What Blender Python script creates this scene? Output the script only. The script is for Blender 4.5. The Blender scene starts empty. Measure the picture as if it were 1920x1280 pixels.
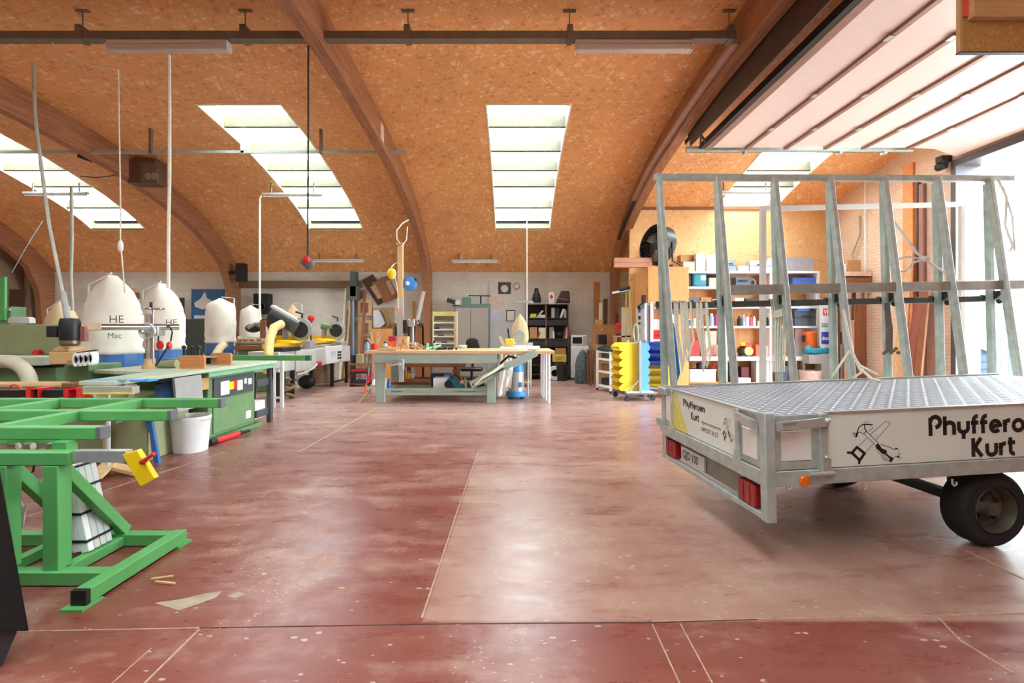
import bpy, bmesh, math, random
from mathutils import Vector, Matrix
random.seed(11)
SC = bpy.context.scene
COL = SC.collection
PI = math.pi
F, CX, CY, HC = 900.0, 960.0, 620.0, 1.35      # camera: focal length in px, vanishing point, eye height

def P(x, y, d):            # point at depth d on the line of sight (x, y)
    return Vector(((x-CX)*d/F, d, HC-(y-CY)*d/F))
def X(x, d): return (x-CX)*d/F
def Z(y, d): return HC-(y-CY)*d/F

# ------------------------------------------------------------------ materials
def lin(c):
    r = []
    for v in c:
        v /= 255.0
        r.append(v/12.92 if v <= .04045 else ((v+.055)/1.055)**2.4)
    return r
MATS = {}
def new_mat(name):
    m = bpy.data.materials.new(name); m.use_nodes = True
    nt = m.node_tree; b = nt.nodes['Principled BSDF']
    return m, nt, b
def mat(name, rgb, rough=.5, metal=0.0, var=.12, scale=9, bump=0.0, bscale=80, stretch=None, spec=.5):
    if name in MATS: return MATS[name]
    m, nt, b = new_mat(name); L = nt.links.new
    b.inputs['Roughness'].default_value = rough
    b.inputs['Metallic'].default_value = metal
    b.inputs['Specular IOR Level'].default_value = spec
    c = lin(rgb)
    tc = nt.nodes.new('ShaderNodeTexCoord'); mp = nt.nodes.new('ShaderNodeMapping')
    L(tc.outputs['Object'], mp.inputs['Vector'])
    if stretch: mp.inputs['Scale'].default_value = stretch
    n = nt.nodes.new('ShaderNodeTexNoise'); n.inputs['Scale'].default_value = scale
    n.inputs['Detail'].default_value = 4
    L(mp.outputs['Vector'], n.inputs['Vector'])
    r = nt.nodes.new('ShaderNodeValToRGB')
    r.color_ramp.elements[0].position = .3; r.color_ramp.elements[1].position = .7
    r.color_ramp.elements[0].color = [max(0, v*(1-var)) for v in c]+[1]
    r.color_ramp.elements[1].color = [min(1, v*(1+var)) for v in c]+[1]
    L(n.outputs['Fac'], r.inputs['Fac']); L(r.outputs['Color'], b.inputs['Base Color'])
    if bump:
        n2 = nt.nodes.new('ShaderNodeTexNoise'); n2.inputs['Scale'].default_value = bscale
        L(mp.outputs['Vector'], n2.inputs['Vector'])
        bp = nt.nodes.new('ShaderNodeBump'); bp.inputs['Strength'].default_value = bump
        bp.inputs['Distance'].default_value = .01
        L(n2.outputs['Fac'], bp.inputs['Height']); L(bp.outputs['Normal'], b.inputs['Normal'])
    MATS[name] = m
    return m
def ramp(nt, fac, stops):
    r = nt.nodes.new('ShaderNodeValToRGB'); e = r.color_ramp.elements
    while len(e) < len(stops): e.new(.5)
    for k, (p, c) in enumerate(stops):
        e[k].position = p; e[k].color = list(c)+[1]
    nt.links.new(fac, r.inputs['Fac'])
    return r.outputs['Color']
def mixc(nt, fac, a, b, mode='MIX'):
    n = nt.nodes.new('ShaderNodeMix'); n.data_type = 'RGBA'; n.blend_type = mode
    for sock, v in ((n.inputs[0], fac), (n.inputs[6], a), (n.inputs[7], b)):
        if isinstance(v, (int, float)): sock.default_value = v
        elif isinstance(v, (list, tuple)): sock.default_value = list(v)+[1]
        else: nt.links.new(v, sock)
    return n.outputs[2]
def noise(nt, vec, scale, detail=4, rough=.5):
    n = nt.nodes.new('ShaderNodeTexNoise'); n.inputs['Scale'].default_value = scale
    n.inputs['Detail'].default_value = detail; n.inputs['Roughness'].default_value = rough
    nt.links.new(vec, n.inputs['Vector']); return n.outputs['Fac']
def mapping(nt, scale=(1,1,1), rot=(0,0,0)):     # turn first, then stretch
    tc = nt.nodes.new('ShaderNodeTexCoord'); mr = nt.nodes.new('ShaderNodeMapping'); mp = nt.nodes.new('ShaderNodeMapping')
    mr.inputs['Rotation'].default_value = rot; mp.inputs['Scale'].default_value = scale
    nt.links.new(tc.outputs['Object'], mr.inputs['Vector']); nt.links.new(mr.outputs['Vector'], mp.inputs['Vector']); return mp.outputs['Vector']
def math_n(nt, op, a, b=0.0, clamp=False):
    n = nt.nodes.new('ShaderNodeMath'); n.operation = op; n.use_clamp = clamp
    for s, v in ((n.inputs[0], a), (n.inputs[1], b)):
        if isinstance(v, (int, float)): s.default_value = v
        else: nt.links.new(v, s)
    return n.outputs[0]

def osb(name, dark, mid, light, sc=1.0, flat='xy', rough=.55):
    m, nt, b = new_mat(name); L = nt.links.new
    cols = []
    for k, ang in enumerate((.25, 1.25, 2.2)):
        rot = (0, 0, ang) if flat == 'xy' else ((0, ang, 0) if flat == 'xz' else (ang, 0, 0))
        s = (6*sc, 25*sc, 6*sc) if flat != 'xz' else (6*sc, 6*sc, 25*sc)
        v = nt.nodes.new('ShaderNodeTexVoronoi'); v.inputs['Scale'].default_value = 1
        v.voronoi_dimensions = '3D'
        L(mapping(nt, s, rot), v.inputs['Vector'])
        sp = nt.nodes.new('ShaderNodeSeparateColor'); L(v.outputs['Color'], sp.inputs[0])
        cols.append(sp.outputs[0])
    f = math_n(nt, 'ADD', math_n(nt, 'ADD', math_n(nt, 'MULTIPLY', cols[0], .4), math_n(nt, 'MULTIPLY', cols[1], .35)), math_n(nt, 'MULTIPLY', cols[2], .35))
    base = ramp(nt, f, [(.14, lin(dark)), (.36, lin(mid)), (.72, lin(mid)), (.93, lin(light))])
    big = noise(nt, mapping(nt), .7, 3)
    base = mixc(nt, .35, base, ramp(nt, big, [(.3, [v*.75 for v in lin(mid)]), (.7, [min(1, v*1.25) for v in lin(mid)])]))
    L(base, b.inputs['Base Color']); b.inputs['Roughness'].default_value = rough
    bp = nt.nodes.new('ShaderNodeBump'); bp.inputs['Strength'].default_value = .15; bp.inputs['Distance'].default_value = .004
    L(f, bp.inputs['Height']); L(bp.outputs['Normal'], b.inputs['Normal'])
    MATS[name] = m; return m

def brick(name, c1, c2, mortar, sc=1.0, axis='xz'):
    m, nt, b = new_mat(name); L = nt.links.new
    tc = nt.nodes.new('ShaderNodeTexCoord'); sp = nt.nodes.new('ShaderNodeSeparateXYZ'); cb = nt.nodes.new('ShaderNodeCombineXYZ')
    L(tc.outputs['Object'], sp.inputs[0])
    L(sp.outputs[0 if axis == 'xz' else 1], cb.inputs[0]); L(sp.outputs[2], cb.inputs[1])
    t = nt.nodes.new('ShaderNodeTexBrick'); L(cb.outputs[0], t.inputs['Vector'])
    t.inputs['Scale'].default_value = 1/sc
    t.inputs['Brick Width'].default_value = .22; t.inputs['Row Height'].default_value = .07; t.inputs['Mortar Size'].default_value = .006
    t.inputs['Color1'].default_value = lin(c1)+[1]; t.inputs['Color2'].default_value = lin(c2)+[1]; t.inputs['Mortar'].default_value = lin(mortar)+[1]
    big = noise(nt, tc.outputs['Object'], 1.3, 5)
    c = mixc(nt, .5, t.outputs['Color'], ramp(nt, big, [(.3, [v*.72 for v in lin(c1)]), (.7, lin(c2))]))
    L(c, b.inputs['Base Color']); b.inputs['Roughness'].default_value = .75
    bp = nt.nodes.new('ShaderNodeBump'); bp.inputs['Strength'].default_value = .5; bp.inputs['Distance'].default_value = .008
    n2 = noise(nt, tc.outputs['Object'], 40, 3)
    h = math_n(nt, 'ADD', math_n(nt, 'MULTIPLY', t.outputs['Fac'], -1.0), math_n(nt, 'MULTIPLY', n2, .5))
    L(h, bp.inputs['Height']); L(bp.outputs['Normal'], b.inputs['Normal'])
    MATS[name] = m; return m

def wood(name, rgb, rgb2, axis=0, sc=1.0, rough=.5):
    if name in MATS: return MATS[name]
    m, nt, b = new_mat(name)
    s = [14*sc, 14*sc, 14*sc]; s[axis] = .9*sc
    n = noise(nt, mapping(nt, s), 2.2, 6, .6)
    c = ramp(nt, n, [(.3, lin(rgb2)), (.62, lin(rgb))])
    nt.links.new(c, b.inputs['Base Color']); b.inputs['Roughness'].default_value = rough
    MATS[name] = m; return m

# ------------------------------------------------------------------ mesh builder
class MB:
    def __init__(s): s.v = []; s.f = []; s.mi = []; s.m = 0
    def use(s, k): s.m = k; return s
    def add(s, vs, fs):
        o = len(s.v); s.v += [Vector(v) for v in vs]
        s.f += [[i+o for i in f] for f in fs]; s.mi += [s.m]*len(fs); return s
    def hexa(s, p):      # 8 points: bottom loop then top loop
        return s.add(p, [[3,2,1,0],[4,5,6,7],[0,1,5,4],[1,2,6,5],[2,3,7,6],[3,0,4,7]])
    def box(s, x0, x1, y0, y1, z0, z1):
        return s.hexa([(x0,y0,z0),(x1,y0,z0),(x1,y1,z0),(x0,y1,z0),(x0,y0,z1),(x1,y0,z1),(x1,y1,z1),(x0,y1,z1)])
    def cbox(s, c, sz, rot=(0,0,0)):
        R = Matrix.Rotation(rot[2],3,'Z') @ Matrix.Rotation(rot[1],3,'Y') @ Matrix.Rotation(rot[0],3,'X'); c = Vector(c)
        a, b2, h = sz[0]/2, sz[1]/2, sz[2]/2
        return s.hexa([c+R@Vector(q) for q in ((-a,-b2,-h),(a,-b2,-h),(a,b2,-h),(-a,b2,-h),(-a,-b2,h),(a,-b2,h),(a,b2,h),(-a,b2,h))])
    def bar(s, p, q, w, h, up=(0,0,1)):
        p, q = Vector(p), Vector(q); t = (q-p).normalized(); up = Vector(up)
        if abs(t.dot(up)) > .98: up = Vector((0,1,0))
        sd = t.cross(up).normalized()*w/2; u = sd.cross(t).normalized()*h/2
        return s.hexa([p-sd-u, p+sd-u, q+sd-u, q-sd-u, p-sd+u, p+sd+u, q+sd+u, q-sd+u])
    def tube(s, pts, r, n=8, closed=False):
        pts = [Vector(p) for p in pts]; k = len(pts)
        rs = r if isinstance(r, (list, tuple)) else [r]*k
        vs = []; prev = None
        for i, p in enumerate(pts):
            a = pts[i-1] if (i or closed) else p; c = pts[(i+1) % k] if (i < k-1 or closed) else p
            t = (c-a).normalized()
            if prev is None:
                up = Vector((0,0,1)) if abs(t.z) < .9 else Vector((1,0,0))
                n1 = t.cross(up).normalized()
            else:
                n1 = (prev-t*prev.dot(t))
                n1 = n1.normalized() if n1.length > 1e-6 else t.orthogonal().normalized()
            prev = n1; n2 = t.cross(n1)
            for j in range(n):
                g = 2*PI*j/n; vs.append(p+(n1*math.cos(g)+n2*math.sin(g))*rs[i])
        fs = []
        for i in range(k if closed else k-1):
            i2 = (i+1) % k
            for j in range(n): fs.append([i*n+j, i*n+(j+1)%n, i2*n+(j+1)%n, i2*n+j])
        if not closed: fs += [list(range(n))[::-1], [(k-1)*n+j for j in range(n)]]
        return s.add(vs, fs)
    def cyl(s, p, q, r0, r1=None, n=20):
        return s.tube([p, q], [r0, r0 if r1 is None else r1], n)
    def lathe(s, prof, c, n=24, axis='z', sx=1, sy=1, cap=True):    # prof [(r, h)]; a closed profile stays an open ring
        c = Vector(c); vs = []; k = len(prof)
        for r, h in prof:
            for j in range(n):
                g = 2*PI*j/n; a, b2 = r*math.cos(g)*sx, r*math.sin(g)*sy
                vs.append(c+(Vector((a,b2,h)) if axis == 'z' else Vector((a,-h,b2)) if axis == 'y' else Vector((h,a,b2))))
        fs = [[i*n+j, i*n+(j+1)%n, (i+1)*n+(j+1)%n, (i+1)*n+j] for i in range(k-1) for j in range(n)]
        cap = cap and prof[0] != prof[-1]
        if cap and prof[0][0] > 1e-5: fs.append(list(range(n))[::-1])
        if cap and prof[-1][0] > 1e-5: fs.append([(k-1)*n+j for j in range(n)])
        return s.add(vs, fs)
    def ball(s, c, r, n=14, m=9):
        r = r if isinstance(r, (tuple, list)) else (r, r, r)
        prof = [(max(1e-6, math.sin(PI*i/m)), -math.cos(PI*i/m)) for i in range(m+1)]
        vs = []; c = Vector(c)
        for a, h in prof:
            for j in range(n):
                g = 2*PI*j/n; vs.append(c+Vector((a*math.cos(g)*r[0], a*math.sin(g)*r[1], h*r[2])))
        return s.add(vs, [[i*n+j, i*n+(j+1)%n, (i+1)*n+(j+1)%n, (i+1)*n+j] for i in range(m) for j in range(n)])
    def prism(s, poly, off):      # 3-D polygon swept by a vector
        poly = [Vector(p) for p in poly]; off = Vector(off); k = len(poly)
        return s.add(poly+[p+off for p in poly], [list(range(k))[::-1], list(range(k, 2*k))]+[[i, (i+1)%k, k+(i+1)%k, k+i] for i in range(k)])
    def quad(s, a, b, c, d): return s.add([a, b, c, d], [[0,1,2,3]])
    def frame(s, x0, x1, z0, z1, y0, y1, w, wb=None):   # upright rectangular ring
        s.box(x0, x0+w, y0, y1, z0, z1); s.box(x1-w, x1, y0, y1, z0, z1)
        s.box(x0+w, x1-w, y0, y1, z1-w, z1); s.box(x0+w, x1-w, y0, y1, z0, z0+(wb or w)); return s
    def shift(s, off, rz=0, sc=1):
        R = Matrix.Rotation(rz, 3, 'Z'); o = Vector(off)
        s.v = [R@(v*sc)+o for v in s.v]; return s

def mesh_of(name, mb, mats, inv=None, bevel=0, angle=35):
    me = bpy.data.meshes.new(name)
    vs = [inv@v for v in mb.v] if inv else mb.v
    me.from_pydata([tuple(v) for v in vs], [], mb.f)
    for m in (mats if isinstance(mats, (list, tuple)) else [mats]): me.materials.append(m)
    if any(mb.mi): me.polygons.foreach_set('material_index', mb.mi)
    bm = bmesh.new(); bm.from_mesh(me); bmesh.ops.recalc_face_normals(bm, faces=bm.faces); bm.to_mesh(me); bm.free()
    me.polygons.foreach_set('use_smooth', [True]*len(me.polygons))
    me.set_sharp_from_angle(angle=math.radians(angle))
    o = bpy.data.objects.new(name, me); COL.objects.link(o)
    if bevel:
        b = o.modifiers.new('edge', 'BEVEL'); b.width = bevel; b.segments = 2; b.limit_method = 'ANGLE'; b.angle_limit = math.radians(40)
    return o
def tagit(o, label, cat, group=None):
    o['label'] = label; o['category'] = cat
    if group: o['group'] = group
def thing(name, label, cat, loc, rot=0, group=None):
    o = bpy.data.objects.new(name, None); COL.objects.link(o); o.empty_display_size = .1
    o.location = loc; o.rotation_euler = rot if isinstance(rot, tuple) else (0, 0, rot)
    tagit(o, label, cat, group); return o
def wmat(o):
    return Matrix.Translation(o.location) @ o.rotation_euler.to_matrix().to_4x4()
def part(T, name, mb, m, local=False, sub=None, label=None, bevel=0, angle=35, stuff=False):
    o = mesh_of(name, mb, m, None if local else wmat(T).inverted(), bevel, angle)
    o.parent = sub or T
    if label: o['label'] = label
    if stuff: o['kind'] = 'stuff'
    return o
def solo(name, label, cat, mb, m, group=None, bevel=0, angle=35, kind=None):
    xs = [v.x for v in mb.v]; ys = [v.y for v in mb.v]; zs = [v.z for v in mb.v]
    c = Vector(((min(xs)+max(xs))/2, (min(ys)+max(ys))/2, min(zs)))
    o = mesh_of(name, mb, m, Matrix.Translation(-c), bevel, angle); o.location = c
    tagit(o, label, cat, group)
    if kind: o['kind'] = kind
    return o
def struct(name, mb, m, parent=None, bevel=0, angle=35):
    o = mesh_of(name, mb, m, None, bevel, angle); o['kind'] = 'structure'
    if parent: o.parent = parent
    return o
def dup(T, loc, rz, label, group=None):
    r = T.copy(); COL.objects.link(r); r.location = loc; r.rotation_euler = (0, 0, rz); r['label'] = label
    if group: r['group'] = group
    for ch in list(T.children):
        c = ch.copy(); COL.objects.link(c); c.parent = r
        for g in list(ch.children):
            d = g.copy(); COL.objects.link(d); d.parent = c
    return r
def text_mb(txt, size, o, xd, yd, depth=.002, bold=0.0, mb=None, align='LEFT', sx=1.0):
    cu = bpy.data.curves.new('t', 'FONT'); cu.body = txt; cu.size = size; cu.offset = bold; cu.align_x = align
    ob = bpy.data.objects.new('t', cu); COL.objects.link(ob)
    bpy.context.view_layer.update()
    dg = bpy.context.evaluated_depsgraph_get(); me = bpy.data.meshes.new_from_object(ob.evaluated_get(dg))
    o, xd, yd = Vector(o), Vector(xd).normalized(), Vector(yd).normalized(); nd = xd.cross(yd)
    mb = mb or MB()
    mb.add([o+xd*v.co.x*sx+yd*v.co.y+nd*depth for v in me.vertices], [list(p.vertices) for p in me.polygons])
    bpy.data.objects.remove(ob); bpy.data.curves.remove(cu); bpy.data.meshes.remove(me)
    return mb
def ribbon(mb, pts, w, place, closed=False):       # flat stroke along 2-D points; place maps (x, y) to 3-D
    pts = [Vector(p) for p in pts]; k = len(pts); L = []; R = []
    for i in range(k):
        a = pts[i-1] if (i or closed) else None; c = pts[(i+1) % k] if (i < k-1 or closed) else None
        ds = [(q-p).normalized() for p, q in ((a, pts[i]), (pts[i], c)) if p is not None and q is not None]
        ns = [Vector((-d.y, d.x)) for d in ds]; n = ns[0] if len(ns) == 1 else (ns[0]+ns[1]).normalized()
        s = w/2/max(.45, n.dot(ns[0])); L.append(pts[i]+n*s); R.append(pts[i]-n*s)
    vs = [place(*p) for p in L]+[place(*p) for p in R]
    mb.add(vs, [[i, (i+1)%k, k+(i+1)%k, k+i] for i in range(k if closed else k-1)])
def arc(cx, cy, r, a0, a1, n=10, ry=None):
    ry = ry or r
    return [(cx+r*math.cos(math.radians(a0+(a1-a0)*i/n)), cy+ry*math.sin(math.radians(a0+(a1-a0)*i/n))) for i in range(n+1)]
def sag(p, q, drop, n=10):
    p, q = Vector(p), Vector(q)
    return [p.lerp(q, i/n)-Vector((0,0,drop*4*(i/n)*(1-i/n))) for i in range(n+1)]

# common materials
M_OSB = osb('osb_ceiling', (182, 118, 66), (230, 168, 108), (255, 228, 186), 1.0)
M_OSBW = osb('osb_wall', (206, 154, 96), (236, 190, 132), (248, 216, 166), 1.0, 'xz')
M_OSBR = osb('osb_raw', (150, 100, 50), (196, 150, 90), (225, 190, 130), 3.2, 'xz')
M_GLU = wood('glulam', (172, 118, 84), (128, 84, 58), 1, 1.0, .55)
M_BRICK = brick('white_brick', (214, 208, 198), (228, 223, 214), (188, 181, 172))
M_BRICKR = brick('cream_brick', (226, 196, 168), (238, 212, 188), (196, 160, 132), 1.0, 'yz')
M_GALV = mat('galvanised', (178, 186, 182), .5, .3, .16, 14)
M_STEEL = mat('steel', (196, 198, 196), .35, .55, .08, 20)
M_ALU = mat('aluminium', (200, 200, 198), .4, .7, .08, 20)
M_CHROME = mat('chrome', (215, 215, 220), .15, 1.0, .03)
M_DARK = mat('dark_metal', (46, 46, 48), .5, .3)
M_BLACK = mat('black_plastic', (20, 20, 23), .5)
M_RUBBER = mat('rubber', (26, 26, 27), .8, bump=.2)
M_WHITE = mat('white_paint', (232, 232, 228), .5, var=.04)
M_WPL = mat('white_plastic', (236, 236, 236), .4, var=.03)
M_CREAM = mat('cream_paint', (225, 214, 185), .5, var=.06)
M_GREY = mat('grey_paint', (160, 160, 158), .5, var=.08)
M_LGREY = mat('light_grey_paint', (196, 198, 194), .5, var=.06)
M_BGREEN = mat('bright_green_paint', (92, 168, 94), .4, var=.08, scale=5)
M_MGREEN = mat('machine_green', (98, 130, 88), .5, var=.08, scale=5)
M_OLIVE = mat('olive_paint', (146, 150, 112), .55, var=.06, scale=4)
M_PGREEN = mat('pale_green_top', (182, 192, 168), .5, var=.1, scale=6)
M_SAGE = mat('sage_wood_paint', (158, 172, 160), .6, var=.08, scale=7)
M_BLUE = mat('blue_paint', (60, 108, 168), .4, var=.08)
M_SKYB = mat('sky_blue_plastic', (58, 150, 226), .4, var=.05)
M_RED = mat('red_plastic', (214, 40, 40), .4, var=.06)
M_ORANGE = mat('orange_plastic', (232, 110, 40), .45, var=.05)
M_YEL = mat('yellow_plastic', (246, 206, 30), .4, var=.04)
M_CANVAS = mat('canvas', (222, 214, 200), .85, var=.06, scale=5, bump=.15, bscale=30)
M_CANV2 = mat('tan_canvas', (206, 182, 140), .85, var=.08, scale=5)
M_CARD = mat('cardboard', (186, 146, 98), .8, var=.06)
M_PINE = wood('pine', (222, 186, 138), (196, 152, 104), 0)
M_PINEZ = wood('pine_upright', (222, 186, 138), (196, 152, 104), 2)
M_PLY = wood('plywood', (222, 160, 96), (204, 138, 76), 2, .6)
M_OAK = wood('brown_wood', (150, 96, 62), (116, 70, 44), 0)
M_OAKZ = wood('brown_wood_upright', (150, 96, 62), (116, 70, 44), 2)
M_DWOOD = wood('dark_wood', (84, 52, 36), (58, 36, 26), 2)
M_TEAL = mat('teal_plastic', (24, 110, 122), .45)
M_HOSE = mat('grey_hose', (170, 168, 156), .5, .2)
M_ROPE = mat('rope', (232, 226, 212), .9, var=.1, scale=40)
M_CORD = mat('black_cord', (32, 30, 30), .6)
M_PAPER = mat('paper', (226, 222, 216), .8, var=.03)
M_TUBE = mat('lamp_tube', (240, 240, 240), .3, var=.02)
M_DIFF = mat('lamp_diffuser', (196, 186, 174), .25, var=.02)
def emit(name, rgb, s):
    m, nt, b = new_mat(name)
    b.inputs['Base Color'].default_value = lin(rgb)+[1]
    b.inputs['Emission Color'].default_value = lin(rgb)+[1]; b.inputs['Emission Strength'].default_value = s
    return m
def glassy(name, tint, amt=.82):
    m = bpy.data.materials.new(name); m.use_nodes = True; nt = m.node_tree; nt.nodes.clear()
    out = nt.nodes.new('ShaderNodeOutputMaterial'); t = nt.nodes.new('ShaderNodeBsdfTransparent')
    t.inputs[0].default_value = list(tint)+[1]
    tl = nt.nodes.new('ShaderNodeBsdfTranslucent'); tl.inputs[0].default_value = (.95,.96,.97,1)
    mx = nt.nodes.new('ShaderNodeMixShader'); mx.inputs[0].default_value = 1-amt
    nt.links.new(t.outputs[0], mx.inputs[1]); nt.links.new(tl.outputs[0], mx.inputs[2]); nt.links.new(mx.outputs[0], out.inputs[0])
    return m
M_GLASS = glassy('skylight_glass', (.97,.98,.98), .8)
M_CLEAR = glassy('clear_glass', (.95,.97,.96), .93)
# ================================================================== SHELL
YB, YF, XL, XR = 14.0, -3.0, -14.0, 8.0
_pr = [(0,5.36),(1.5,5.32),(2.9,5.2),(4.55,4.97),(6.53,4.42),(7.6,3.85),(8.5,3.06)]
def zc(y):
    t = abs(y-5.5); p = _pr
    if t >= 8.5: return 3.06-(t-8.5)*1.0
    sl = []
    for i in range(len(p)):
        if i == 0: sl.append(0.0)
        elif i == len(p)-1: sl.append((p[i][1]-p[i-1][1])/(p[i][0]-p[i-1][0])*1.12)
        else: sl.append((p[i+1][1]-p[i-1][1])/(p[i+1][0]-p[i-1][0]))
    for i in range(len(p)-1):
        a, b = p[i], p[i+1]
        if a[0] <= t <= b[0]:
            h = b[0]-a[0]; u = (t-a[0])/h
            return ((2*u**3-3*u*u+1)*a[1]+(u**3-2*u*u+u)*h*sl[i]+(-2*u**3+3*u*u)*b[1]+(u**3-u*u)*h*sl[i+1])
def nrm(y):    # outward (up) normal of the vault in the y-z plane
    s = (zc(y+.01)-zc(y-.01))/.02
    return Vector((0, -s, 1)).normalized()
def frange(a, b, n): return [a+(b-a)*i/n for i in range(n+1)]

# floor with red worn paint
def floor_mat():
    m, nt, b = new_mat('painted_concrete'); L = nt.links.new
    tc = nt.nodes.new('ShaderNodeTexCoord'); v = tc.outputs['Object']
    sp = nt.nodes.new('ShaderNodeSeparateXYZ'); L(v, sp.inputs[0])
    n1 = noise(nt, v, .9, 8, .65); n2 = noise(nt, mapping(nt, (.6, 2.2, 1)), 2.2, 8, .7); n3 = noise(nt, v, 16, 6, .6)
    red, worn, dust = lin((132, 72, 62)), lin((158, 114, 100)), lin((188, 164, 148))
    n5 = noise(nt, v, 5, 10, .75)
    f = math_n(nt, 'ADD', math_n(nt, 'MULTIPLY', n1, .45), math_n(nt, 'ADD', math_n(nt, 'MULTIPLY', n2, .3), math_n(nt, 'MULTIPLY', n5, .25)))
    colr = ramp(nt, f, [(.40, lin((124, 62, 52))), (.5, red), (.57, worn), (.66, dust)])
    colp = ramp(nt, f, [(.36, red), (.44, lin((156, 112, 98))), (.54, lin((172, 136, 120))), (.64, dust)])
    # the slab beyond the first joint and right of the long joint is more worn
    sx = math_n(nt, 'MULTIPLY', math_n(nt, 'ADD', math_n(nt, 'SUBTRACT', sp.outputs[0], math_n(nt, 'MULTIPLY', sp.outputs[1], .0151)), .458), 60, True)
    sy = math_n(nt, 'MULTIPLY', math_n(nt, 'SUBTRACT', sp.outputs[1], 2.22), 40, True)
    fade = math_n(nt, 'SUBTRACT', 1.0, math_n(nt, 'MULTIPLY', math_n(nt, 'SUBTRACT', sp.outputs[1], 4.6), .7, True), True)
    side = math_n(nt, 'MULTIPLY', math_n(nt, 'MULTIPLY', sx, sy, True), fade)
    col = mixc(nt, side, colr, colp)
    far = math_n(nt, 'MULTIPLY', math_n(nt, 'SUBTRACT', sp.outputs[1], 4.6), .26, True)  # floor colour paled with distance, imitating its sheen far off
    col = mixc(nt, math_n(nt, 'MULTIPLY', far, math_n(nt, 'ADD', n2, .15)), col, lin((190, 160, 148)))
    # pale chips and dust specks
    vo = nt.nodes.new('ShaderNodeTexVoronoi'); vo.inputs['Scale'].default_value = 13; vo.inputs['Randomness'].default_value = 1
    L(mapping(nt, (.8, 1.6, 1)), vo.inputs['Vector'])
    chip = math_n(nt, 'LESS_THAN', math_n(nt, 'ADD', vo.outputs['Distance'], math_n(nt, 'MULTIPLY', n5, .9)), .56)
    chip = math_n(nt, 'MULTIPLY', chip, math_n(nt, 'GREATER_THAN', n2, .5))
    col = mixc(nt, math_n(nt, 'MULTIPLY', chip, .75), col, lin((198, 180, 162)))
    ch2 = nt.nodes.new('ShaderNodeTexVoronoi'); ch2.inputs['Scale'].default_value = 34; L(mapping(nt, (.8, 1.5, 1)), ch2.inputs['Vector'])
    c2 = math_n(nt, 'MULTIPLY', math_n(nt, 'LESS_THAN', ch2.outputs['Distance'], .17), math_n(nt, 'GREATER_THAN', n1, .54))
    col = mixc(nt, math_n(nt, 'MULTIPLY', c2, .7), col, lin((204, 186, 168)))
    n4 = noise(nt, mapping(nt, (1, 2.4, 1)), 3.3, 10, .75)
    scr = math_n(nt, 'MULTIPLY', math_n(nt, 'SUBTRACT', n4, .63), 9, True)
    col = mixc(nt, math_n(nt, 'MULTIPLY', scr, .6), col, lin((200, 176, 156)))
    L(col, b.inputs['Base Color'])
    rg = nt.nodes.new('ShaderNodeMapRange'); L(n2, rg.inputs[0])
    rg.inputs[1].default_value = .35; rg.inputs[2].default_value = .65; rg.inputs[3].default_value = .22; rg.inputs[4].default_value = .42
    L(rg.outputs[0], b.inputs['Roughness'])
    bp = nt.nodes.new('ShaderNodeBump'); bp.inputs['Strength'].default_value = .12; bp.inputs['Distance'].default_value = .004
    L(n3, bp.inputs['Height']); L(bp.outputs['Normal'], b.inputs['Normal'])
    return m
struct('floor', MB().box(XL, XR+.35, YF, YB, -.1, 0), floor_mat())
M_JOINT = mat('joint_filler', (176, 148, 126), .7, var=.25, scale=30)
M_CRACK = mat('joint_gap', (70, 48, 40), .9)
def joint(pts, w, m, name='floor_joint'):
    mb = MB(); q = [P(x, y, 1215/(y-620)) for x, y in pts]
    for a, b in zip(q, q[1:]):
        d = Vector((b.y-a.y, a.x-b.x, 0)).normalized()*w/2
        mb.hexa([a-d, a+d, b+d, b-d]+[p+Vector((0,0,.0015)) for p in (a-d, a+d, b+d, b-d)])
    return struct(name, mb, m)
joint([(791, 1158), (830, 1042), (864, 938), (897, 846)], .009, M_JOINT)
joint([(0, 1184), (374, 1177)], .006, M_JOINT)
joint([(374, 1177), (560, 1174), (790, 1170), (1000, 1168), (1222, 1167), (1420, 1161)], .005, M_CRACK)
joint([(1222, 1165), (1500, 1158), (1757, 1154), (1925, 1148)], .006, M_JOINT)
joint([(374.7, 1178.6), (271.6, 1280)], .009, M_JOINT)
joint([(285, 1214), (200, 1290)], .005, M_JOINT)
joint([(1223, 1170), (1276, 1285)], .006, M_JOINT)
joint([(1275, 1168), (1338, 1285)], .006, M_JOINT)
joint([(560, 847), (640, 802), (708, 763)], .022, M_JOINT)
joint([(0, 985), (240, 905), (420, 848)], .014, M_JOINT)
joint([(1756, 1154), (1800, 1200), (1900, 1262)], .008, M_JOINT)
joint([(1760, 1010), (1850, 1050), (1920, 1085)], .010, M_JOINT)
# bare concrete patches where the paint has worn off
def patch(pts, name='floor_patch'):
    q = [P(x, y, 1215/(y-620)) for x, y in pts]
    MBp = MB().prism(q, (0, 0, .001)); return struct(name, MBp, mat('bare_concrete', (164, 148, 128), .75, var=.2, scale=12))
patch([(290, 1130), (345, 1122), (385, 1112), (417, 1108), (405, 1120), (372, 1132), (335, 1144)])
patch([(425, 1117), (448, 1109), (462, 1114), (440, 1121)])

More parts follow.
